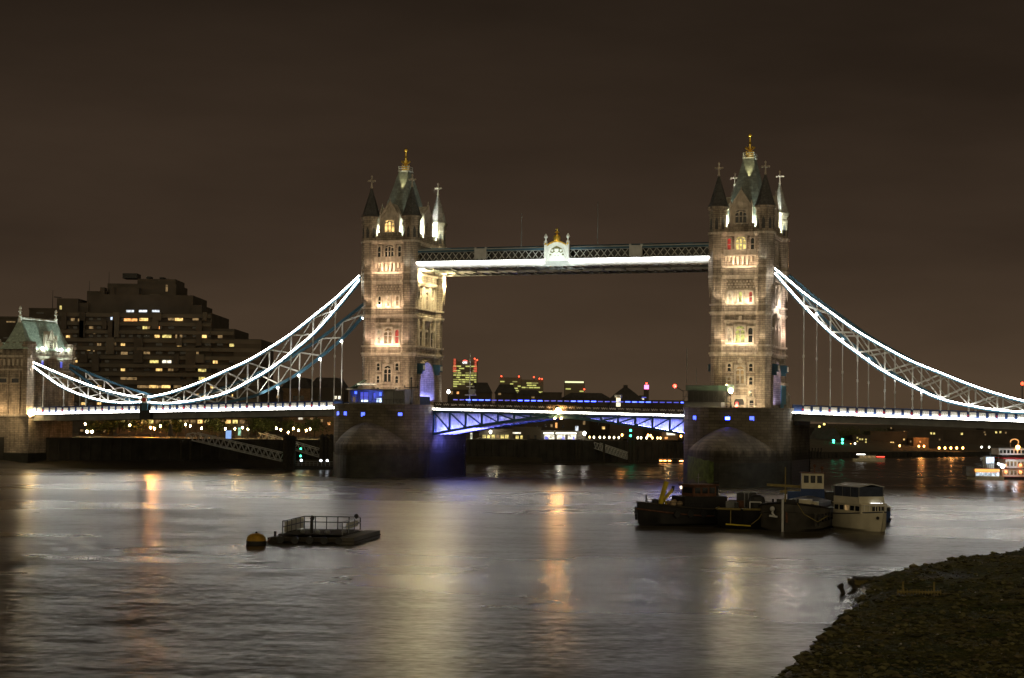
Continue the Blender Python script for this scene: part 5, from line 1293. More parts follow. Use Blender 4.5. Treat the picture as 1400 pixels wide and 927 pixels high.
o = thing('radio_mast', 'thin distant mast with a red warning light at the right edge', 'mast', at(1397.5, 560, 900).xy.to_3d() + Vector((0, 0, 5)))
p = at(1397.5, 524.5, 900); m = MB(); m.tube((0, 0, 0), (0, 0, p.z - 5), .35, .2, 6); m.build('pole', 'black', o); m = MB(); m.ball((0, -.4, p.z - 5), .9, 0, 8, 5); m.build('warning_light', 'l_beacon', o)

# ---- quay under the river span
qb = lambda *a, **k: building(*a, **k)
qb('quay_pavilion', 'pale single storey pavilion with a row of lit windows under the river span', 655, 701, 587, 575, 10, 'concrete', wins=[(662 + 6.2 * k, 597, 4.6, 5, 'w_yellow' if k != 3 else 'w_dim') for k in range(6)])
qb('quay_pavilion', 'taller pale pavilion beside the restaurant under the river span', 700, 740, 584, 580, 10, 'concrete', wins=((706, 592, 12, 2.2, 'w_pale'), (707, 598, 4, 5, 'w_yellow'), (713, 598, 3, 5, 'w_yellow'), (722, 598, 3, 6, 'glass'), (732, 598, 3, 6, 'glass')))
rs = qb('restaurant', 'brightly lit riverside restaurant with three white awnings under the span centre', 739, 801, 589.5, 585, 12, 'concrete', wins=((751, 597.5, 14, 6, 'w_pale'), (767, 597.5, 11, 6, 'w_pale'), (782, 597.5, 11, 6, 'w_pale')))
for px in (750, 767, 781):
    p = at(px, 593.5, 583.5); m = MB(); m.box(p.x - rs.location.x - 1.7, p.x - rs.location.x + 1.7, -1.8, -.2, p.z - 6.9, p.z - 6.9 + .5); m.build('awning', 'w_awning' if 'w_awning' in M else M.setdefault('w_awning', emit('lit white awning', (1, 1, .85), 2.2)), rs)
for px, wd in ((747, 5), (770, 4), (784, 3)):
    p = at(px, 600.5, 583.6); m = MB(); m.box(p.x - rs.location.x - wd * .12, p.x - rs.location.x + wd * .12, -1.7, -1.5, 0, 1.0); m.build('violet_lamp', 'led_dimblue', rs)
street_lamp('street_lamp', 'white globe lamp at the right end of the lit restaurant', on_z(799, 603, 6.9).xy.to_3d() * 0 + Vector((at(799, 600, 583).x, 583, 6.9)), 1.6, 'l_white', .5)
street_lamp('street_lamp', 'white lamp in front of the long pale pavilion', Vector((at(670.5, 600, 573).x, 573, 6.9)), 1.9, 'l_white', .4)
for px, lab in ((634.5, 'lit white square column beside the hotel side pier, the nearer of a pair'), (644.5, 'lit white square column right of its twin beside the hotel side pier')):
    p = at(px, 584, 560); o = thing('white_column', lab, 'column', (p.x, 560, 6.9)); m = MB(); m.box(-.32, .32, -.32, .32, 0, p.z - 6.9 - .4); m.build('shaft', lit_window('lit white column ' + str(px), (1, 1, .75), .8), o); m = MB(); m.box(-.45, .45, -.45, .45, p.z - 7.3, p.z - 6.9); m.build('cap', 'white', o)
qb('apartment_block', 'dark apartment block behind the riverside restaurant with few lit windows', 718, 806, 572, 640, 16, 'darkwall', wins=((754, 582, 3, 4, 'w_dim'), (760.5, 581.5, 2.6, 7, 'w_orange'), (788.5, 586, 4, 7, 'w_white'), (798.5, 578, 3, 5, 'w_dim'), (735, 582, 3, 4, 'glass'), (745, 582, 3, 4, 'glass'), (770, 583, 3, 4, 'glass')))
qb('apartment_block', 'dark warehouse block under the right half of the river span with yellow windows', 806, 880, 570, 650, 16, 'darkwall', wins=((825, 585, 4, 3.5, 'w_warm'), (839, 585.5, 2, 4, 'w_dim'), (845, 586, 5, 4.5, 'w_yellow'), (818, 578, 3, 5, 'glass'), (833, 578, 2, 5, 'w_dim'), (843, 578, 2, 5, 'w_dim'), (860, 585, 3, 4, 'glass'), (870, 585, 3, 4, 'glass')))
ob = qb('orange_lit_house', 'low house washed by orange light next to the boat side pier', 905, 927, 588, 600, 10, 'concrete', wins=((917, 592.5, 12, 5, 'w_pale'), (911, 599, 4, 3, 'w_orange')))
qb('apartment_block', 'dark low block left of the orange lit house', 880, 942, 580, 660, 14, 'darkwall', wins=((897, 588, 3, 3, 'w_dim'), (930, 596, 3, 3, 'w_dim')))
LG = 'row of small lamps along the quay under the river span'
for px, py, mt in ((806, 601, 'l_orange'), (812, 601, 'l_warm'), (820, 600, 'l_warm'), (826, 601, 'l_warm'), (833, 601, 'l_warm'), (839.5, 600.5, 'l_warm'), (846, 601, 'l_warm'), (872, 601, 'l_warm'), (876.5, 601, 'l_warm'), (884, 601, 'l_warm'), (892, 600, 'l_orange'), (899, 601, 'l_orange'), (903, 600, 'l_orange')):
    p = at(px, py, 590); street_lamp('quay_lamp', 'small lamp in the long row along the quay under the river span', (p.x, 590, 6.8), max(.6, p.z - 6.8 - .4), 'q_' + mt if 'q_' + mt in M else M.setdefault('q_' + mt, emit('quay ' + mt, (1, .55, .18) if mt == 'l_orange' else (1, .85, .5), 9)), .32, LG)
for px, py in ((850.5, 594.5), (886, 595), (889.5, 595.5), (931, 596)):
    p = at(px, py, 596); street_lamp('street_lamp', 'orange street lamp on a taller post under the right half of the river span', (p.x, 596, 6.8), p.z - 6.8 - .4, 'l_or2' if 'l_or2' in M else M.setdefault('l_or2', emit('orange lamp glass', (1, .38, .09), 16)), .36, 'orange street lamps by the boat side pier')
point('orange_lamp_light', Vector((at(850, 600, 592).x, 592, 8.6)), 700, (1, .4, .1), .4)
point('orange_lamp_light', Vector((at(912, 594, 594).x, 594, 10.0)), 500, (1, .55, .2), .4)
point('pavilion_front_light', Vector((at(680, 594, 572).x, 571, 9.5)), 300, (1, .85, .5), .4)
point('restaurant_front_light', Vector((at(765, 594, 580).x, 579, 9.5)), 700, (1, .92, .7), .4)

# ---- gangways, piles and pontoons
def gangway(name, label, A, Bp, h, wd, n):
    A, Bp = Vector(A), Vector(Bp); o = thing(name, label, 'gangway', A); d = Bp - A; side = Vector((d.y, -d.x, 0)).normalized() * wd / 2
    for sg in (-1, 1):
        m = MB()
        lo0, lo1 = side * sg, d + side * sg; up = Vector((0, 0, h))
        m.bar(lo0, lo1, .16, .2); m.bar(lo0 + up, lo1 + up, .16, .2)
        for k in range(n):
            a, b, c = lo0.lerp(lo1, k / n), lo0.lerp(lo1, (k + .5) / n), lo0.lerp(lo1, (k + 1) / n)
            m.bar(a, b + up, .13, .13); m.bar(b + up, c, .13, .13)
        m.build('truss', 'palesteel', o)
    m = MB(); m.add([-side, side, d + side, d - side], [(0, 1, 2, 3)]); m.add([-side - Vector((0, 0, .15)), side - Vector((0, 0, .15)), d + side - Vector((0, 0, .15)), d - side - Vector((0, 0, .15))], [(0, 1, 2, 3)]); m.build('walkway_floor', 'grey', o)
    return o
g1 = gangway('gangway', 'long pale lattice gangway sloping from the quay down under the hotel side span', at(266, 602, 462), at(388, 630.5, 447), 2.0, 2.2, 15)
m = MB(); P0 = g1.location; 
for sg in (-1, 1):
    a, b, c = at(250, 606, 463) - P0, at(257, 593, 463) - P0, at(267, 592, 462) - P0
    for p, q_ in ((a, b), (b, c), (b, at(266, 603, 462) - P0)): m.bar(p + Vector((0, sg, 0)), q_ + Vector((0, sg, 0)), .16)
m.build('entrance_frame', 'palesteel', g1)
gangway('gangway', 'shorter lattice gangway behind the piles next to the hotel side pier', at(357, 601, 484), at(440, 625, 470), 1.9, 2.2, 10)
gangway('gangway', 'pale gangway sloping down from the restaurant quay under the river span', at(798, 607, 572), at(860, 628, 560), 1.9, 2.0, 16)
def piles(label, pts, z1, r=.55):
    for k, (px, Y) in enumerate(pts):
        x = at(px, 600, Y).x; o = thing('mooring_pile', label, 'pile', (x, Y, 0), 0, label)
        m = MB(); m.tube((0, 0, -3), (0, 0, z1), r, r, 8); m.build('shaft', 'timber', o); m = MB(); m.lathe([(r * 1.15, z1 - .5), (r * 1.15, z1), (.05, z1 + .5)], 0, 0, 8); m.build('cap', 'black', o)
piles('tall dark mooring pile at the foot of the long gangway', [(391, 446), (396, 446.5), (400.5, 447)], 8.2, .75)
piles('tall dark mooring pile next to the hotel side pier', [(441, 468), (447, 468), (453, 467)], 8.4, .8)
piles('dark mooring pile under the right half of the river span', [(862, 556), (867, 556)], 7.6, .8)
piles('slim pile standing against the wall under the hotel side span', [(248, 458), (261, 459)], 6.5, .35)
piles('slim pile standing against the wall under the river span', [(788, 560), (792, 560), (826, 556)], 6.6, .35)
o = thing('pontoon', 'low lit landing pontoon between the piles and the hotel side pier', 'pontoon', at(430, 632, 449).xy.to_3d())
m = MB(); m.box(-6, 6, -1.8, 2.2, -.3, .9); m.build('deck', 'black', o)
m = MB()
for k in range(13): m.bar((-6 + k, -1.7, .9), (-6 + k, -1.7, 2.0), .08)
m.bar((-6, -1.7, 2.0), (6, -1.7, 2.0), .08); m.bar((-6, -1.7, 1.45), (6, -1.7, 1.45), .06); m.build('railing', 'palesteel', o)
for x in (-3.2, 1.8, 3.4): m = MB(); m.ball((x, -1.6, 2.3), .3, 0, 8, 5); m.build('lamp', M.setdefault('l_pont', emit('pontoon lamp', (.85, .9, 1), 8)), o)
o = thing('navigation_post', 'post with two green lights above the landing pontoon', 'signal post', at(411, 632, 448).xy.to_3d())
m = MB(); m.tube((0, 0, -1), (0, 0, 5.4), .12, .1, 6); m.build('pole', 'black', o)
for py in (613.5, 623.3): m = MB(); m.ball((0, -.25, at(411, py, 448).z), .24, 0, 8, 5); m.build('green_light', 'l_green', o)
o = thing('navigation_post', 'post with two green lights under the right half of the river span', 'signal post', (at(862, 600, 554).x, 554, 0))
m = MB(); m.tube((0, 0, -1), (0, 0, at(862, 586, 554).z), .14, .1, 6); m.build('pole', 'black', o)
for py in (588.5, 595.7): m = MB(); m.ball((0, -.3, at(862, py, 554).z), .36, 0, 8, 5); m.build('green_light', 'l_green', o)
o = thing('info_totem', 'bluish lit information panel standing on the quay above the gangway', 'sign', Vector((at(312.3, 600, 461).x, 461, 7.1)))
m = MB(); m.box(-.7, .7, -.1, .1, .3, 2.4); m.build('lit_panel', M.setdefault('w_totem', emit('blue lit panel', (.22, .42, .85), 1.0)), o); m = MB(); m.box(-.8, .8, -.08, .3, 0, .3); m.box(-.8, .8, .1, .25, .3, 2.5); m.build('case', 'grey', o)
o = thing('parasol', 'closed pale parasol standing among the quay lamps', 'parasol', Vector((at(233, 600, 466).x, 466, 7.1)))
m = MB(); m.lathe([(.9, .6), (.75, 1.0), (.35, 3.6), (.06, 4.2)], 0, 0, 8); m.build('canopy', 'concrete', o); m = MB(); m.tube((0, 0, 0), (0, 0, .7), .08, .08, 6); m.build('pole', 'grey', o)
# lamps of the hotel quay
for px, py, mt, Y in ((116.5, 579, 'l_warm', 480), (177.5, 581, 'l_warm', 478), (206, 584, 'l_orq', 478), (211, 585.5, 'l_orq', 476), (219.3, 582, 'l_warm', 480), (254, 580, 'l_warm', 482), (260, 582, 'l_warm', 484), (275.5, 585, 'l_warm', 480), (308, 585.5, 'l_warm', 482), (321.2, 585.5, 'l_warm', 486), (331.5, 584, 'l_warm', 490), (339, 586.5, 'l_warm', 490), (378, 585, 'l_warm', 496), (384, 587, 'l_warm', 496), (394, 590.5, 'l_warm', 498), (401.3, 585.5, 'l_warm', 500), (408.3, 588, 'l_warm', 500), (418.7, 588, 'l_warm', 504), (424, 586, 'l_warm', 504)):
    M.setdefault('l_orq', emit('orange quay lantern', (1, .36, .07), 1500))
    p = at(px, py, Y); orange = mt == 'l_orq'
    street_lamp('street_lamp', 'orange street lamp on the quay beside the low point of the hotel side chain' if orange else 'warm white street lamp on the quay among trees under the hotel side span', (p.x, Y, 7.1), p.z - 7.1 - .3, mt, .21, 'orange lamps on the hotel quay' if orange else 'street lamps on the hotel quay')
o = thing('floodlight', 'pair of very bright white floodlights low on the quay by the gate tower', 'floodlight', Vector((at(123, 592, 466).x, 466, 7.2)))
for dx in (-.75, .55): m = MB(); m.ball((dx, 0, 1.5), .36, 0, 8, 5); m.build('lamp_head', M.setdefault('l_fl', emit('bright floodlight', (1, .80, .45), 45)), o)
m = MB(); m.bar((-.9, 0, .9), (.9, 0, .9), .12); m.bar((-.75, 0, 0), (-.75, 0, 1.1), .12); m.bar((.55, 0, 0), (.55, 0, 1.1), .12); m.build('stand', 'black', o)
for x, Y, W_ in ((123, 464, 220), (180, 476, 350), (215, 474, 500), (262, 478, 400), (325, 482, 500), (400, 494, 500), (445, 505, 500)): point('quay_light', Vector((at(x, 590, Y).x, Y - 1.5, 10.2)), W_, (1, .66, .28) if x != 215 else (1, .42, .12), .3)

# ---- trees on the quay
def tree(label, base, h, w_, seed, name='quay_tree', group=None, n=900):
    r = random.Random(seed); o = thing(name, label, 'tree', base, 0, group)
    m = MB(); m.tube((0, 0, 0), (.1, 0, h * .5), .22, .14, 7)
    for k in range(7):
        a = r.uniform(0, 6.28); q_ = (math.cos(a) * w_ * r.uniform(.25, .5), math.sin(a) * w_ * r.uniform(.25, .5), h * r.uniform(.55, .9)); m.tube((.1 * k / 7, 0, h * r.uniform(.28, .5)), q_, .1, .03, 5)
    m.build('trunk', 'bark', o)
    cl = [(Vector((r.gauss(0, .26) * w_, r.gauss(0, .26) * w_, h * r.uniform(.45, .95))), w_ * r.uniform(.12, .24)) for _ in range(16)]
    m = MB()
    for _ in range(n):
        c, rr_ = cl[r.randrange(16)]; p = c + Vector((r.gauss(0, .6), r.gauss(0, .6), r.gauss(0, .5))) * rr_
        a = Vector((r.gauss(0, 1), r.gauss(0, 1), r.gauss(0, 1))).normalized() * r.uniform(.14, .3); b = a.orthogonal().normalized() * a.length * .7
        m.add([p - a, p + b, p + a, p - b], [(0, 1, 2, 3)])
    m.build('crown', 'leaf', o); return o
for k, (px, py, Y, wd) in enumerate(((132, 577, 488, 6.5), (147, 574, 492, 7), (163, 574, 490, 6.5), (186, 574, 486, 6), (228, 577, 492, 6), (242, 577, 494, 6), (290, 574, 494, 7), (298, 576, 490, 6), (352, 576, 505, 6.5), (366, 577, 510, 6), (398, 577, 516, 6), (430, 577, 520, 6))):
    p = at(px, py, Y); tree('leafy tree standing among the street lamps of the hotel quay', (p.x, Y, 7.0), p.z - 7 + .6, wd, 20 + k, group='trees on the hotel quay')
for k, (px, py, Y, wd) in enumerate(((1150, 588, 770, 14), (1160, 586, 775, 14), (1188, 594, 790, 12), (1207, 590, 800, 14))):
    p = at(px, py, Y); tree('bushy tree on the dark shore beyond the boat side span', (p.x, Y, 2.0), p.z - 2.0 + .8, wd, 50 + k, name='shore_tree', group='trees on the far shore', n=1400)

# ---- the far shore beyond the boat side span
fw = lambda pts, mt='w_warm', s=2.2: [(x, y, s, s * 1.1, mt) for x, y in pts]
z5 = 2.0
building('shore_building', 'dark gabled shed on the far shore right of the boat side pier', 1106, 1150, 601, 745, 18, 'darkwall', 'gable_x', 5.0, fw([(1116.6, 603)], 'w_warm') + [(1112, 607, 5, 5, 'glass'), (1122, 607, 5, 5, 'glass')], z0=z5)
building('shore_building', 'lit low block with a cluster of yellow windows on the far shore', 1166, 1190, 595.5, 760, 14, 'darkwall', None, 0, fw([(1172, 598.5), (1175.5, 600.5), (1179, 600.6), (1183.8, 601), (1183.8, 604.7), (1172, 603.8), (1172, 609.4), (1179, 611.4), (1175.6, 611.2)], 'w_yellow', 1.9), z0=z5)
building('shore_building', 'long dark block beneath the boat side chain with two warm windows', 1190, 1240, 590, 780, 14, 'darkwall', None, 0, fw([(1203, 609), (1203, 612), (1207, 608.7), (1207, 612), (1218, 605.2), (1221, 605.2), (1236, 601)], 'w_warm', 2) + fw([(1218.6, 609.4), (1221, 609.4)], 'w_white', 1.7) + fw([(1218.3, 585.3), (1236.4, 590.2)], 'w_dim', 2), z0=z5)
building('shore_building', 'block washed orange by two lamps on the far shore', 1249, 1270, 599, 770, 14, 'brickwall', None, 0, fw([(1258, 604)], 'w_orange', 2) + fw([(1245, 603.6)], 'w_dim', 2), z0=z5)
building('shore_building', 'tall dark block behind the orange lit one', 1222, 1290, 586, 830, 14, 'darkwall', None, 0, fw([(1227, 594), (1273, 592.5), (1277, 592.6)], 'w_yellow', 2.4) + fw([(1284.5, 601)], 'w_dim', 2), z0=z5)
building('shore_building', 'long dark range above the row of orange lamps', 1290, 1345, 588, 840, 14, 'darkwall', None, 0, fw([(1315, 593)], 'w_yellow', 2.6) + fw([(1284, 609), (1293, 609), (1309, 609)], 'w_dim', 2), z0=z5)
building('shore_building', 'dark range at the right edge with two yellow windows', 1345, 1420, 586, 860, 14, 'darkwall', None, 0, fw([(1362, 591), (1367.7, 591)], 'w_yellow', 2.4) + fw([(1375, 591.5), (1347, 594), (1346, 591)], 'w_dim', 2), z0=z5)
o = thing('dock_crane', 'thin dark crane with yellow lights over the far shore', 'crane', Vector((at(1118, 610, 800).x, 800, z5)))
p0 = at(1118, 610, 800); rel = lambda x, y: Vector((at(x, y, 800).x - p0.x, 0, at(x, y, 800).z - z5))
m = MB(); m.bar((0, 0, 0), rel(1118, 584), .7); m.bar(rel(1117, 588), rel(1131, 578.5), .5); m.bar(rel(1118, 584), rel(1126, 580), .25); m.build('jib', 'black', o)
for x, y in ((1116.8, 587.6), (1120, 583.2), (1126.5, 580), (1102, 594)): m = MB(); m.ball(rel(x, y) + Vector((0, -.6, 0)), .55, 0, 8, 5); m.build('lamp', M.setdefault('l_crane', emit('crane lamp', (1, .75, .2), 2.5)), o)
for x, y, mt, lab in ((1256.2, 609.8, 'l_or2', 'left one of two orange lamps on the orange washed block'), (1263.3, 609.8, 'l_or2', 'right one of two orange lamps on the orange washed block'), (1230, 609, 'l_or2', 'single orange lamp on the shore left of the orange washed block'), (1169, 606.3, 'l_white', 'small white lamp near the cluster of yellow windows'), (1163, 607.5, 'l_or2', 'dull orange lamp left of the cluster of yellow windows'), (1342, 611, 'l_white', 'white shore lamp left of the passenger boats'), (1352.3, 611, 'l_white', 'greenish white shore lamp nearest the passenger boats')):
    p = at(x, y, 742); street_lamp('shore_lamp', lab, (p.x, 742, 2.0), p.z - 2.0 - .5, mt if mt == 'l_or2' else M.setdefault('l_shw', emit('white shore lamp', (1, 1, .8), 5)), .38)
for x in (1284, 1292, 1300, 1308, 1316.4):
    p = at(x, 612.4, 742); street_lamp('shore_lamp', 'orange lamp in the row of five on the far shore', (p.x, 742, 2.0), p.z - 2.0 - .5, 'l_or2', .45, 'row of five orange lamps on the far shore')
for x, y in ((1139.4, 602.3), (1139.4, 605.6), (1151.5, 601), (1151.5, 605.4)):
    p = at(x, y, 735)
    if y < 603:
        o = thing('navigation_post', 'post with two stacked green lights on the far shore, ' + ('the left of two' if x < 1145 else 'the right of two'), 'signal post', (p.x, 735, 0)); m = MB(); m.tube((0, 0, -1), (0, 0, p.z + .8), .2, .15, 6); m.build('pole', 'black', o); last = o
    m = MB(); m.ball((0, -.4, p.z), .5, 0, 8, 5); m.build('green_light', 'l_green', last)
point('shore_orange_light', Vector((at(1260, 609, 766).x, 766, 10)), 2200, (1, .4, .1), .5)
point('shore_orange_light', Vector((at(1300, 611, 742).x, 741, 8)), 900, (1, .4, .1), .5)

# ================================================================== BOATS (local +x = bow)
def boat(name, label, cat, bow, stern, group=None):
    bow, stern = Vector((*bow, 0)), Vector((*stern, 0)); d = bow - stern
    return thing(name, label, cat, (bow + stern) / 2, math.atan2(d.y, d.x), group), d.length
def hull_mb(L, beam, sheer, full=.5, keel=-.7, bottom=.72, stern_w=.8, rake=.5, n=16, m=0):
    mb = MB(); rings = []
    for k in range(n + 1):
        u = k / n; x = -L / 2 + L * u
        wv = stern_w + (1 - stern_w) * min(1, u / .35)
        if u > 1 - full: wv *= max(.02, (1 - ((u - 1 + full) / full) ** 2.2)) ** .75
        zt = sheer(u); h = beam / 2 * wv
        xo = rake * max(0, (u - .8) / .2) ** 2
        rings.append([(x - xo, -h * bottom * .55, keel), (x - xo * .3, -h * .96, .25), (x, -h, zt), (x, h, zt), (x - xo * .3, h * .96, .25), (x - xo, h * bottom * .55, keel)])
    mb.loft(rings, m)
    return mb, rings
def rub(rings, dz, r):
    m = MB()
    for j in (2, 3): m.path([(p[j][0], p[j][1] * 1.01, p[j][2] + dz) for p in rings], r, 6)
    return m
# black tug with yellow crane
o, L_ = boat('tug_boat', 'black work tug with a yellow crane arm on its foredeck, leftmost of the moored boats', 'boat', (16.3, 226.3), (29.6, 232.6))
hb2, rg = hull_mb(L_, 4.6, lambda u: 2.1 + 1.0 * max(0, u - .35) ** 1.4 * 1.7, .45, rake=.9); hb2.build('hull', 'hull', o, True)
rub(rg, 0, .12).build('gunwale', 'timber', o); rub(rg, -.9, .1).build('rubbing_strake', 'rust', o)
m = MB(); m.box(-5.2, 1.2, -1.7, 1.7, 2.0, 3.7); m.build('deckhouse', 'hull', o)
m = MB(); m.box(-3.6, -.2, -1.5, 1.5, 3.7, 5.1); m.build('wheelhouse', 'rust', o)
for k in range(3):
    for sg in (-1, 1): m = MB(); m.box(-3.4 + 1.1 * k, -2.6 + 1.1 * k, sg * 1.5 - .04, sg * 1.5 + .04, 4.1, 4.85); m.build('window', 'glass', o)
m = MB(); m.box(-.24, -.16, -1.2, 1.2, 4.1, 4.85); m.build('window', 'glass', o)
m = MB(); m.box(-3.9, .15, -1.75, 1.75, 5.1, 5.25); m.build('wheelhouse_roof', 'rust', o)
m = MB(); m.bar((-.22, -1.55, 4.6), (-.1, -1.55, 4.9), .25); m.build('cabin_lamp', M.setdefault('l_cab', emit('small cabin lamp', (1, .8, .5), 2.5)), o)
m = MB(); m.bar((4.2, .2, 2.5), (3.1, .2, 5.6), .5, .4); m.bar((3.9, -.2, 2.5), (2.0, -.1, 4.6), .34, .3); m.bar((3.0, 0, 2.5), (3.6, .2, 4.0), .2); m.build('crane_arm', 'yellow', o)
m = MB(); m.tube((2.0, -.1, 4.4), (1.9, -.1, 5.0), .2, .2, 8); m.box(4.4, 4.9, -.4, .4, 2.5, 3.3); m.build('crane_cylinder', 'black', o)
m = MB(); rq = random.Random(5)
for k in range(9): m.ball((1.4 + rq.uniform(-.6, 1.4), rq.uniform(-1.3, .8), 2.6 + rq.uniform(0, .3)), rq.uniform(.35, .6), 0, 7, 4, .7)
m.build('cargo_sacks', 'sack', o)
m = MB(); m.tube((6.0, 0, 3.0), (6.0, 0, 3.9), .12, .12, 6); m.tube((5.2, .9, 2.9), (5.2, .9, 3.5), .12, .12, 6); m.build('bollard', 'black', o)
for k in range(3): m = MB(); m.lathe([(.2, -.15), (.5, -.15), (.5, .15), (.2, .15)], 0, 0, 10); t = m.build('tyre_fender', 'black', o); t.location = (L_ / 2 - .3 - .25 * k, -.75 - .35 * k, 1.9 - .4 * k); t.rotation_euler = (R(90), 0, R(50))
for k in range(7):
    for sg in (-1, 1):
        m = MB(); u = k / 6; x = -L_ / 2 + .5 + u * (L_ - 3.2); m.tube((x, sg * 2.1, 2.0), (x, sg * 2.1, 3.0), .04, .04, 5)
        if k < 6: x2 = -L_ / 2 + .5 + (k + 1) / 6 * (L_ - 3.2); m.bar((x, sg * 2.1, 3.0), (x2, sg * 2.1, 3.0), .04); m.bar((x, sg * 2.1, 2.6), (x2, sg * 2.1, 2.6), .03)
        if k > 2: m.build('handrail', 'black', o)
for k in range(5): m = MB(); m.lathe([(.2, -.14), (.46, -.14), (.46, .14), (.2, .14)], 0, 0, 10); t = m.build('tyre_fender', 'black', o); t.location = (-5.2 + 2.0 * k, 2.36, 1.5); t.rotation_euler = (R(90), 0, 0)
m = MB(); m.tube((-1.8, 0, 5.2), (-1.8, 0, 6.6), .06, .04, 6); m.bar((-2.1, 0, 6.1), (-1.5, 0, 6.1), .05); m.build('wheelhouse_mast', 'grey', o)
m = MB(); m.lathe([(.34, 3.7), (.34, 5.3), (.38, 5.35), (.38, 5.5)], -4.6, 0, 10); m.build('funnel', 'hull', o)
# work barge
o, L_ = boat('work_barge', 'low black work barge with a domed engine cover between the tug and grey barge', 'boat', (29.2, 221.8), (31.6, 235.0))
hb2, rg = hull_mb(L_, 6.6, lambda u: 2.2 + .25 * u, .10, rake=1.6, stern_w=1); hb2.build('hull', 'hull', o, True)
rub(rg, -.02, .14).build('gunwale', 'oldwood', o)
m = MB(); m.lathe([(1.1, 2.3), (1.15, 3.3), (.95, 3.9), (.5, 4.15), (.05, 4.2)], 3.6, 1.7, 12); m.build('engine_cover', 'black', o)
m = MB(); m.bar((4.7, .9, 2.4), (4.7, .9, 3.3), .14); m.bar((4.7, 2.3, 2.4), (4.7, 2.3, 3.3), .14); m.bar((4.7, .9, 3.3), (4.7, 2.3, 3.3), .14); m.build('hoop_frame', 'palesteel', o)
m = MB(); m.bar((2.2, .1, 2.4), (2.2, .1, 4.5), .12); m.bar((2.2, .6, 2.4), (2.2, .6, 4.5), .12); m.bar((2.2, -.1, 4.4), (2.2, .8, 4.4), .2); m.build('gantry', 'grey', o)
m = MB(); rq = random.Random(8)
for k in range(8): m = MB(); m.box(*sorted((x := rq.uniform(-5, 4), x + rq.uniform(.5, 1.3))), *sorted((y := rq.uniform(-2.6, 1), y + rq.uniform(.5, 1.1))), 2.3, 2.5 + rq.uniform(.3, 1.0)); m.build('deck_gear', rq.choice(('grey', 'black', 'rust')), o)
m = MB(); m.box(-5.5, -3.2, -1.2, 1.4, 2.3, 4.2); m.build('deck_hut', 'black', o)
m = MB(); m.bar((L_ / 2 + .12, -2.0, .55), (L_ / 2 + .12, 1.1, .4), .16); m.build('fender_rail', 'yellow', o)
m = MB(); m.bar((L_ / 2 + .05, -1.4, 2.3), (L_ / 2 + .14, -1.4, .5), .1); m.path([(L_ / 2 + .12, 2.6, 2.1), (L_ / 2 + .14, 2.1, 1.3), (L_ / 2 + .14, 1.2, .6)], .05); m.build('mooring_rope', 'oldwood', o)
# big grey barge
o, L_ = boat('barge', 'broad weathered grey barge seen bow on with a pale anchor and slim mast', 'boat', (33.6, 217.0), (41.8, 240.5))
hb2, rg = hull_mb(L_, 8.4, lambda u: 2.5 + 1.3 * max(0, u - .55) ** 1.5 * 2.6, .30, rake=.5); hb2.build('hull', 'hullgrey', o, True)
rub(rg, .02, .13).build('gunwale', 'hull', o); rub(rg, -1.0, .08).build('rubbing_strake', 'hullgrey', o)
m = MB(); m.bar((L_ / 2 + .04, 0, -.3), (L_ / 2 + .04, 0, 4.0), .22, .25); m.build('stem_post', 'palesteel', o)
m = MB(); bx = L_ / 2 - 1.2
for sg, z in ((-1, 2.3),): m.path([(L_ / 2 - .30, -1.25, 2.8), (L_ / 2 - .25, -1.35, 2.2), (L_ / 2 + .0, -.9, 1.75)], .13); m.ball((L_ / 2 - .28, -1.35, 2.75), .32, 0, 8, 5); m.bar((L_ / 2 - .35, -1.7, 1.9), (L_ / 2 - .0, -.7, 1.8), .22)
m.build('anchor', 'palesteel', o)
m = MB(); m.tube((L_ / 2 - 1.6, .0, 3.3), (L_ / 2 - 1.6, .0, 7.9), .1, .06, 6); m.build('mast', 'oldwood', o)
m = MB(); m.box(-7, 7.6, -2.9, 2.9, 2.4, 3.2); m.loft([[(x, y, z) for x in (-6.8, 7.4) for y in (()) or ()] or [(-6.8, -2.8, 3.2), (7.4, -2.8, 3.2), (7.4, 2.8, 3.2), (-6.8, 2.8, 3.2)], [(-6.8, -.4, 3.7), (7.4, -.4, 3.7), (7.4, .4, 3.7), (-6.8, .4, 3.7)]]); m.build('hatch_cover', 'hull', o)
m = MB(); m.box(6.2, 7.8, 1.0, 2.6, 3.2, 3.8); m.box(5.0, 6.6, 2.0, 3.2, 3.0, 3.5); m.build('deck_box', 'cream', o)
m = MB()
for k in range(6): m.tube((L_ / 2 - 2 - k * .4, -1.6 + .55 * k, 3.2), (L_ / 2 - 2 - k * .4, -1.6 + .55 * k, 3.9), .13, .13, 6)
m.bar((L_ / 2 - 2.4, -1.2, 3.7), (L_ / 2 - 2.4, 1.2, 3.7), .35); m.build('windlass', 'black', o)
for k in range(2): m = MB(); m.tube((L_ / 2 - 3.5 + .6 * k, 3.9 - .3 * k, .6), (L_ / 2 - 3.5 + .6 * k, 3.9 - .3 * k, 2.1), .2, .2, 8); m.build('fender', 'hullgrey', o)
for k in range(6):
    m = MB(); m.lathe([(.22, -.15), (.5, -.15), (.5, .15), (.22, .15)], 0, 0, 10); t = m.build('tyre_fender', 'black', o); u = .45 + .09 * k; t.location = (-L_ / 2 + L_ * u, 4.2 * min(1, 1.0) + .04 - .02 * k, 1.6); t.rotation_euler = (R(90), 0, 0)
m = MB(); m.path([(L_ / 2 - .9, 1.6, 3.5), (L_ / 2 - .2, 2.6, 2.2), (L_ / 2 - .6, 4.2, 1.3), (L_ / 2 - 1.6, 5.2, 2.0)], .05); m.build('mooring_rope', 'oldwood', o)
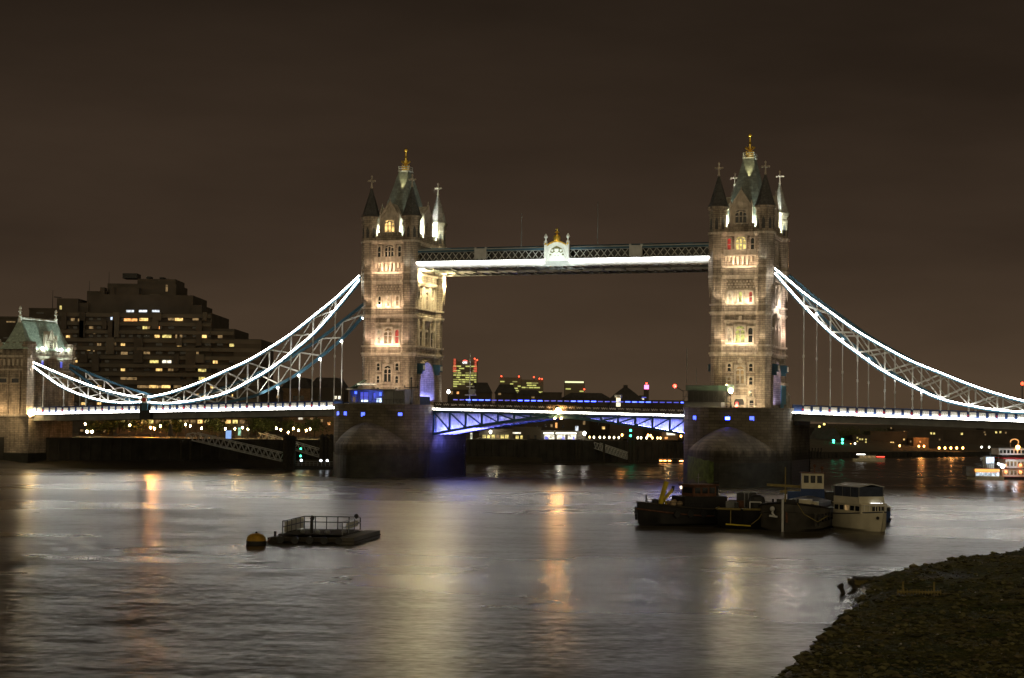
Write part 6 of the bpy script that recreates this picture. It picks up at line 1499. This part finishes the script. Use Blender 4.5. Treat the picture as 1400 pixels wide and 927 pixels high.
m = MB(); m.add([(L_ / 2 + .02 - .0, .35 + .25 * k, z) for k, z in ((0, 1.2), (1, 1.1), (1, 2.3), (0, 2.5))], [(0, 1, 2, 3)]); m.build('rust_patch', 'rust', o)
# workboat with blue and cream wheelhouse
o, L_ = boat('workboat', 'workboat with a cream and blue wheelhouse moored behind the grey barge', 'boat', (36.4, 243.5), (52.0, 241.5))
hb2, rg = hull_mb(L_, 4.8, lambda u: 2.1 + .6 * max(0, u - .5), .35, rake=.8); hb2.build('hull', 'navyboat', o, True); rub(rg, 0, .1).build('gunwale', 'cream', o)
wx = (Vector((41.6, 242.5, 0)) - o.location).dot(Vector((math.cos(o.rotation_euler.z), math.sin(o.rotation_euler.z), 0)))
m = MB(); m.box(wx - 1.6, wx + 1.6, -1.5, 1.5, 2.2, 4.4); m.box(wx + 1.6, wx + 3.4, -1.3, 1.3, 2.2, 4.0); m.build('deckhouse', 'navyboat', o)
m = MB(); m.box(wx - 1.5, wx + 1.5, -1.45, 1.45, 4.4, 6.5); m.build('wheelhouse', 'cream', o)
for k in range(3): m = MB(); m.box(wx - 1.25 + .9 * k, wx - .6 + .9 * k, -1.5, -1.44, 5.2, 6.2); m.box(wx - 1.25 + .9 * k, wx - .6 + .9 * k, 1.44, 1.5, 5.2, 6.2); m.build('window', 'glass', o)
m = MB(); m.box(wx - 1.7, wx + 1.7, -1.6, 1.6, 6.5, 6.62); m.bar((wx - .3, 0, 6.6), (wx - .3, 0, 7.6), .12); m.bar((wx - 1.3, 0, 6.6), (wx - 1.3, 0, 7.3), .12); m.ball((wx - .3, 0, 7.5), .24, 0, 6, 4); m.ball((wx - 1.3, 0, 7.2), .28, 0, 6, 4); m.build('roof_gear', 'rust', o)
m = MB(); m.ball((wx + 1.3, -1.6, 6.05), .17, 0, 6, 4); m.ball((wx + .85, -1.6, 5.8), .13, 0, 6, 4); m.build('cabin_lamp', M.setdefault('l_blw', emit('bluish cabin lamp', (.7, .85, 1), 6)), o)
m = MB(); m.bar((wx + 1.6, 0, 4.6), (wx + 6.2, 0, 4.8), .3, .35); m.bar((wx + 1.6, 0, 4.0), (wx + 4.4, -.2, 3.9), .5, .3); m.build('boom', 'oldwood', o)
m = MB(); m.box(wx - 4.4, wx - 1.7, -1.5, 1.5, 2.1, 4.0); m.build('winch_housing', 'black', o)
m = MB(); m.box(wx - 4.6, wx - 3.4, -1.6, -1.2, 2.3, 3.9); m.bar((wx - 2.6, 0, 4.0), (wx - 2.6, 0, 4.9), .1); m.build('side_screen', 'grey', o)
# cream cruiser
o, L_ = boat('motor_cruiser', 'cream motor cruiser with a dark canvas canopied upper deck, rightmost moored boat', 'boat', (46.4, 218.9), (43.2, 227.2))
hb2, rg = hull_mb(L_, 4.1, lambda u: 2.05 + .55 * u ** 1.5, .5, rake=1.3, stern_w=.95); hb2.build('hull', 'cream', o, True); rub(rg, -.15, .07).build('rubbing_strake', 'canvas', o)
m = MB(); m.loft([[(x, y * f, z) for x, y in ((-4.2, -1.9), (2.2, -1.85), (3.2, -1.0), (3.2, 1.0), (2.2, 1.85), (-4.2, 1.9))] for f, z in ((1, 2.1), (.96, 3.25))]); m.build('cabin', 'cream', o)
for sg in (-1, 1):
    for k in range(5): m = MB(); x = -3.9 + 1.22 * k; m.box(x, x + .85, sg * 1.86 - .04, sg * 1.86 + .04, 2.45, 3.05); m.build('window', 'w_dim' if (k == 2 and sg < 0) else 'glass', o)
for k in range(2): m = MB(); y = -.85 + .95 * k; m.box(3.14, 3.24, y, y + .75, 2.5, 3.05); m.build('window', 'glass', o)
m = MB(); m.box(-4.3, 2.3, -1.95, 1.95, 3.25, 3.4); m.box(-4.2, 1.7, -1.85, -1.7, 3.4, 4.15); m.box(-4.2, 1.7, 1.7, 1.85, 3.4, 4.15); m.box(1.55, 1.75, -1.85, 1.85, 3.4, 4.25); m.box(-4.2, -4.05, -1.85, 1.85, 3.4, 4.15); m.build('upper_deck', 'cream', o)
m = MB(); m.box(-4.1, 1.6, -1.75, -1.7, 4.15, 5.45); m.box(-4.1, 1.6, 1.7, 1.75, 4.15, 5.45); m.box(1.55, 1.6, -1.7, 1.7, 4.2, 5.45); m.box(-4.1, -4.05, -1.7, 1.7, 4.15, 5.45); m.build('canopy_screen', 'canvas', o)
m = MB(); m.loft([[(-4.3, y, z) for y, z in ((-1.85, 5.4), (0, 5.75), (1.85, 5.4), (1.85, 5.5), (0, 5.87), (-1.85, 5.5))], [(1.8, y, z) for y, z in ((-1.85, 5.4), (0, 5.75), (1.85, 5.4), (1.85, 5.5), (0, 5.87), (-1.85, 5.5))]]); m.build('canopy_roof', 'palesteel', o)
m = MB()
for x in (-4.1, -2.2, -.3, 1.6):
    for sg in (-1, 1): m.bar((x, sg * 1.76, 4.1), (x, sg * 1.76, 5.45), .08)
m.build('canopy_frame', 'grey', o)
m = MB()
for k in range(4): m.bar((2.6 + .6 * k, -1.6 + .42 * k, 2.5), (2.6 + .6 * k, -1.6 + .42 * k, 3.2), .05); m.bar((2.6 + .6 * k, 1.6 - .42 * k, 2.5), (2.6 + .6 * k, 1.6 - .42 * k, 3.2), .05)
m.path([(2.6, -1.6, 3.2), (4.5, -.2, 3.3), (4.5, .2, 3.3), (2.6, 1.6, 3.2)], .04); m.bar((3.2, .6, 2.5), (2.4, .9, 3.8), .12); m.build('pulpit_rail', 'white', o)
m = MB(); m.ball((3.6, 1.3, 2.75), .28, 0, 8, 5); m.ball((4.1, -.6, 1.7), .22, 0, 8, 5); m.ball((3.5, 1.55, 1.5), .22, 0, 8, 5); m.build('fender', 'black', o)
m = MB(); m.bar((2.2, 1.3, 3.42), (1.9, -.2, 3.42), .1); m.build('deck_light', M.setdefault('l_dk', emit('deck light tube', (.95, .97, 1), 2.5)), o)

# ---- floating pontoon and its buoy
o = thing('mooring_pontoon', 'dark mooring pontoon with railings and pale panels floating in the foreground river', 'pontoon', (-20.6, 194, 0), R(-10))
rot = Matrix.Rotation(R(10), 3, 'Z')
def pl(x, y, z): v = rot @ Vector((x + 20.6, y - 194, 0)); return (v.x, v.y, z)
def fl(a, b, wd, z0, z1): 
    a, b = Vector(pl(*a, 0)), Vector(pl(*b, 0)); d = (b - a).normalized(); s = Vector((-d.y, d.x, 0)) * wd / 2
    m = MB(); m.loft([[p + s + Vector((0, 0, z0)), p - s + Vector((0, 0, z0)), p - s + Vector((0, 0, z1)), p + s + Vector((0, 0, z1))] for p in (a, b)]); return m
m = fl((-17.2, 185.8), (-15.4, 198.5), 1.7, -.4, .72); m.build('float', 'hullgrey', o)
m = fl((-24.8, 186.9), (-22.9, 200.6), 1.7, -.4, .55); m.build('float', 'timber', o)
for Y_ in (187.0, 192.5, 199.5):
    m = fl((-25.2, Y_ + .4), (-16.6, Y_ - .3), 1.0, .2, .6); m.build('cross_beam', 'timber', o)
m = fl((-17.2, 185.8), (-15.4, 198.5), 1.85, .22, .34); m.build('rubbing_strake', 'timber', o)
m = MB(); m.add([pl(-24.6, 190.3, 0.72), pl(-17.9, 189.8, 0.72), pl(-16.8, 199.5, 0.72), pl(-23.4, 200, 0.72)], [(0, 1, 2, 3)]); m.add([pl(-24.6, 190.3, .58), pl(-17.9, 189.8, .58), pl(-16.8, 199.5, .58), pl(-23.4, 200, .58)], [(0, 1, 2, 3)]); m.build('deck', 'timber', o)
def rail(pts, h=1.4, n=4):
    m = MB()
    for a, b in zip(pts, pts[1:]):
        a, b = Vector(pl(*a, 0.72)), Vector(pl(*b, 0.72)); up = Vector((0, 0, 1))
        for z in (h, h * .55): m.bar(a + up * z, b + up * z, .09)
        for k in range(n + 1): p = a.lerp(b, k / n); m.bar(p, p + up * h, .09)
    return m
rail([(-24.5, 190.4), (-23.3, 200)], n=5).build('railing', 'black', o)
rail([(-23.3, 200), (-16.9, 199.5)], n=5).build('railing', 'black', o)
rail([(-16.9, 199.5), (-18.0, 189.9)], n=3).build('railing', 'grey', o)
m = MB(); a, b = (-24.4, 191.2), (-23.35, 199.6); m.add([pl(*a, .85), pl(*b, .85), pl(*b, 2.05), pl(*a, 2.0)], [(0, 1, 2, 3)]); m.build('pale_panel', 'panel', o)
m = MB(); a, b = (-17.8, 191.8), (-17.05, 198.2); m.add([pl(*a, 1.2), pl(*b, 1.2), pl(*b, 1.85), pl(*a, 1.85)], [(0, 1, 2, 3)]); m.build('pale_panel', 'panel', o)
m = MB(); m.tube(pl(-21.6, 192.5, .6), pl(-21.6, 192.5, 2.35), .2, .16, 8); m.tube(pl(-21.6, 192.5, 2.2), pl(-21.45, 192.5, 2.6), .24, .2, 8); m.build('post', 'black', o)
m = MB(); m.tube(pl(-17.1, 196.5, 2.1), pl(-17.1, 196.5, 2.3), .06, .06, 6); m.ball(pl(-17.1, 196.5, 2.4), .26, 0, 8, 5); m.build('lantern', 'black', o)
m = MB(); rq = random.Random(2)
for k in range(7): m = MB(); m.ball(pl(rq.uniform(-23, -18), rq.uniform(190.5, 193), .9), rq.uniform(.15, .32), 0, 7, 4); m.build('deck_gear', 'grey', o)
m = MB(); m.tube(pl(-25, 188.2, .5), pl(-25, 188.2, 1.15), .14, .14, 6); m.build('bollard', 'black', o)
m = MB(); m.path([(*pl(-25.3, 186.6, 0)[:2], .5), (*pl(-25.6, 186.0, 0)[:2], .12), (*pl(-25.75, 185.4, 0)[:2], .3)], .07, 6); m.build('mooring_chain', 'rust', o)
for k in range(5): m = MB(); m.lathe([(.18, -.12), (.4, -.12), (.4, .12), (.18, .12)], 0, 0, 10); t = m.build('tyre_fender', 'black', o); t.location = pl(-24.2 + 1.55 * k, 186.35 - .11 * k, .38); t.rotation_euler = (R(90), 0, R(10))
o = thing('mooring_buoy', 'round weathered yellow mooring buoy at the left end of the pontoon', 'buoy', (-26.4, 184.0, 0))
m = MB(); m.lathe([(.3, -.6), (.95, -.5), (1.06, .0), (1.04, .42)], 0, 0, 20); m.build('wet_base', 'hull', o, True)
m = MB(); m.lathe([(1.045, .42), (.95, .8), (.7, 1.05), (.33, 1.18), (.02, 1.2)], 0, 0, 20); m.build('float', 'ochre', o, True)
m = MB(); m.tube((0, 0, 1.15), (0, 0, 1.36), .12, .1, 8); m.build('mooring_eye', 'black', o)

# ---- passenger boats at the right edge
Yf = 432
o = thing('river_ferry', 'small lit river ferry with a glowing orange fascia and blue white wheelhouse', 'ferry', (at(1348, 657, Yf).x, Yf, 0))
X = lambda px: at(px, 640, Yf).x - o.location.x
Zf = lambda py, px=1348, Y=Yf: at(px, py, Y).z
m = MB(); rings = []
for u in (0, .08, .2, .5, 1): w_ = 2.6 * (1 - (1 - u) ** 3) + .2; x = X(1327) + (X(1372) - X(1327)) * u; rings.append([(x, 2.5 - w_, -.4), (x - (.5 if u < .1 else 0), 2.5 - w_ - .2, Zf(651.5)), (x - (.5 if u < .1 else 0), 2.5 + w_ + .2, Zf(651.5)), (x, 2.5 + w_, -.4)])
m.loft(rings); m.build('hull', 'cream', o)
m = MB(); m.box(X(1334), X(1367), .4, 4.6, Zf(651.5), Zf(645.5)); m.build('saloon', 'white', o)
for k in range(6): m = MB(); a = X(1335 + 5.4 * k); m.box(a, a + (X(5.4) - X(1)), .3, .42, Zf(650.5), Zf(646)); m.build('lit_window', M.setdefault('w_ferry', lit_window('ferry saloon light', (.75, .9, 1), 1.1)), o)
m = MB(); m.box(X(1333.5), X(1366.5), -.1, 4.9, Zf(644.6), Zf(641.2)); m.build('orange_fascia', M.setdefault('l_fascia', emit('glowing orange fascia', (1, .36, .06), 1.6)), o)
m = MB(); m.box(X(1332), X(1368), -.2, 5.0, Zf(641.2), Zf(640.4))
for k in range(14): xx = X(1333 + 2.6 * k); m.bar((xx, -.1, Zf(640.6)), (xx, -.1, Zf(634.5)), .08)
m.bar((X(1333), -.1, Zf(634.5)), (X(1367), -.1, Zf(634.5)), .1); m.build('upper_deck_rail', 'grey', o)
m = MB(); m.box(X(1349.5), X(1361), 1, 4, Zf(640.5), Zf(624.5)); m.build('wheelhouse', 'white', o)
for k in range(3): m = MB(); a = X(1350.3 + 3.6 * k); m.box(a, a + (X(2.9) - X(0)), .9, 1.0, Zf(633), Zf(625.5)); m.build('lit_window', 'w_vi', o)
m = MB(); m.box(X(1348), X(1362.5), .6, 4.4, Zf(624.5), Zf(623.6)); m.bar((X(1357), 2, Zf(624)), (X(1357), 2, Zf(617)), .15); m.build('wheelhouse_roof', 'grey', o)
m = MB(); m.box(X(1322), X(1334), .5, 4.5, Zf(651), Zf(638.5)); m.build('bow_shelter', 'grey', o)
m = MB(); m.bar((X(1364), 0, Zf(633.5)), (X(1372), -.3, Zf(637)), .5); m.ball((X(1370), -.5, Zf(637)), .55, 0, 8, 5); m.build('deck_floodlamp', M.setdefault('l_ff', emit('deck floodlamp', (.9, .95, 1), 8)), o)
o1 = o
Yg = 438
o = thing('passenger_boat', 'large white triple deck passenger boat with red trim cut off by the right edge', 'passenger boat', (at(1405, 657, Yg).x, Yg, 0))
X = lambda px: at(px, 640, Yg).x - o.location.x
Zg = lambda py: at(1385, py, Yg).z
m = MB(); m.box(X(1371), X(1480), 0, 8, -.4, Zg(652)); m.build('hull', 'hull', o)
for nm, a, y0, y1, mt in (('lower_deck', 1371, 652, 641, 'white'), ('middle_deck', 1376, 640.3, 628, 'white'), ('top_deck', 1366.5, 622, 613.2, 'white')):
    m = MB(); m.box(X(a), X(1480), .5, 7.5, Zg(y0), Zg(y1)); dk_ = m.build(nm, mt, o)
    st = (X(5) - X(0)); x = X(a) + .25
    while x < X(1425): mm = MB(); mm.box(x, x + st * .62, .4, .52, Zg(y0 - (y0 - y1) * .25), Zg(y0 - (y0 - y1) * .75)); mm.build('window', 'glass' if nm == 'top_deck' else 'w_dim', dk_); x += st
for y in (652.4, 640.8, 626.5): m = MB(); m.box(X(1371), X(1480), .1, 7.9, Zg(y + .7), Zg(y - .7)); m.build('red_trim', 'redp' if y != 640.8 else 'rust', o)
m = MB(); m.box(X(1366), X(1480), .2, 7.8, Zg(613.2), Zg(612.2)); m.bar((X(1386), 3, Zg(612.5)), (X(1386), 3, Zg(604)), .15); m.bar((X(1396), 3, Zg(612.5)), (X(1396), 3, Zg(604)), .15); 
for xx in (1368, 1374, 1380): m.bar((X(xx), 2, Zg(628)), (X(xx), 2, Zg(622)), .15)
m.build('roof', 'grey', o)
for k in range(2): m = MB(); P = [(X(1391 + 5.6 * math.cos(R(a_))), 2.5, Zg(603.5 - (4.2 if k else 3) * math.sin(R(a_)) + 1.2 * k)) for a_ in range(-20 - 10 * k, 201, 24)]; m.path(P, .14, 5); m.build('light_garland', M.setdefault('l_gar', emit('orange light garland', (1, .42, .1), .7)), o)
for x, y, mt, r in ((1391.5, 611.3, 'l_or2', .55), (1375, 645.3, 'l_or3', .42), (1395, 645.3, 'l_or3', .42), (1395, 636, 'l_or3', .42), (1374.5, 636.3, 'l_or3', .3)):
    M.setdefault('l_or3', emit('orange deck lamp', (1, .25, .06), 3)); m = MB(); m.ball((X(x), -.1, Zg(y)), r, 0, 8, 5); m.build('deck_lamp', mt, o)
point('deck_light', Vector((at(1383, 644, Yg).x, Yg - 3, 5.0)), 260, (.85, .9, 1), .3)
point('deck_light', Vector((at(1350, 640, Yf).x, Yf - 2.4, 6.2)), 160, (.8, .9, 1), .3)
# motor launch under way beyond the boat side span
pb = on_z(1188, 631.5)
o = thing('motor_launch', 'small cabin launch with a white and a red light on the dark far water', 'boat', pb)
hb2, rg = hull_mb(11.5, 3.4, lambda u: 1.1 + .4 * u, .4); hb2.build('hull', 'cream', o, True)
m = MB(); m.box(-3.5, 2.2, -1.2, 1.2, 1.1, 2.3); m.build('cabin', 'cream', o)
for k in range(4): m = MB(); m.box(-3.2 + 1.35 * k, -2.2 + 1.35 * k, -1.26, -1.18, 1.5, 2.1); m.build('window', 'w_dim', o)
m = MB(); m.box(-4.6, -1.6, -1.5, -1.2, 2.5, 2.75); m.build('white_light', emit('launch white light', (1, .95, .85), 6), o)
m = MB(); m.box(2.4, 5.2, -1.5, -1.2, 1.75, 2.0); m.build('red_light', emit('launch red light', (1, .05, .03), 4), o)
m = MB(); m.box(-4.8, 2.4, -1.3, 1.3, 2.3, 2.45); m.build('cabin_roof', 'grey', o)
# small craft and orange lit pontoon by the boat side pier
pb = on_z(886, 631); o = thing('small_craft', 'small dark moored craft under the right half of the river span', 'boat', pb)
hb2, rg = hull_mb(8, 2.8, lambda u: 1.0 + .4 * u, .4); hb2.build('hull', 'grey', o, True); m = MB(); m.box(-2.5, 1, -1, 1, 1, 2.3); m.build('cabin', 'grey', o); m = MB(); m.bar((-.5, 0, 2.3), (-.5, 0, 4.0), .1); m.build('mast', 'grey', o)
pb = on_z(918, 633); o = thing('pontoon', 'low pontoon with orange lamps reflecting beside the boat side pier', 'pontoon', pb)
m = MB(); m.box(-4.5, 4.5, 0, 2, -.3, .5); m.build('deck', 'black', o)
for x in (-3.4, -2.1, -.6, 3.0, 3.8): m = MB(); m.box(x - .45, x + .45, -.1, .1, .6, .85); m.build('lamp', 'l_or2', o)
m = MB()
for x in (-4, -2.7, -1.3, .4, 2, 3.4): m.bar((x, .8, .5), (x, .8, 1.4), .08)
m.bar((-4, .8, 1.4), (3.4, .8, 1.4), .08); m.build('railing', 'grey', o)

# ---- things on the near foreshore
for k, (px, py, lab) in enumerate(((1153.5, 811, 'tilted dark stump in the water, farther from the shingle edge'), (1168.5, 805, 'short leaning stump in the water touching the shingle edge'))):
    p = on_z(px, py); o = thing('mooring_stump', lab, 'stump', p); m = MB(); m.tube((.2, 0, -.5), (-.25, .05, .55), .2, .2, 8); m.build('post', 'timber', o); m = MB(); m.tube((-.2, .04, .45), (-.32, .06, .68), .3, .28, 8); m.build('head', 'timber', o)
m = MB(); p, q_ = on_z(1158, 812), on_z(1176, 811); m.path([(p.x, p.y, .03), ((p.x + q_.x) / 2, (p.y + q_.y) / 2, .02), (q_.x, q_.y, .25)], .05, 6); tag(m.build('mooring_chain', 'timber'), 'dark chain lying between the tilted stump and the shingle edge', 'chain')
a, b = on_z(1226, 803, 1.2), on_z(1285, 804, 1.2); za = max(shore_h(a.x, a.y), shore_h(b.x, b.y)) 
o = thing('timber_rack', 'yellowish toothed timber rack lying on the shingle', 'rack', ((a.x + b.x) / 2, (a.y + b.y) / 2, za)); ln = (b - a).length / 2
m = MB(); m.bar((-ln, 0, .18), (ln, 0, .18), .16); m.build('rail', 'oldwood', o)
for k in range(15): m = MB(); x = -ln + 2 * ln * k / 14; m.bar((x, -.35, .02), (x + .12, .15, .34), .07); m.build('tooth', 'oldwood', o)
for x in (-ln * .7, ln * .75): m = MB(); m.bar((x, .1, 0), (x, .1, .95), .12); m.build('upright', 'oldwood', o)
o = thing('concrete_slab', 'pale flat broken slab at the tip of the foreshore', 'slab', (29.9, 148.5, shore_h(30.6, 148.5) - .05), R(35))
m = MB(); m.prism([(-1.6, -1), (1.4, -1.3), (3.4, .2), (1.0, 1.1), (-1.2, .8)], -.4, .22); m.build('slab_body', 'oldwood', o); m = MB(); m.prism([(-1.4, -.6), (.1, -.9), (.6, .3), (-.8, .6)], .2, .42); m.build('broken_corner', 'hullgrey', o)
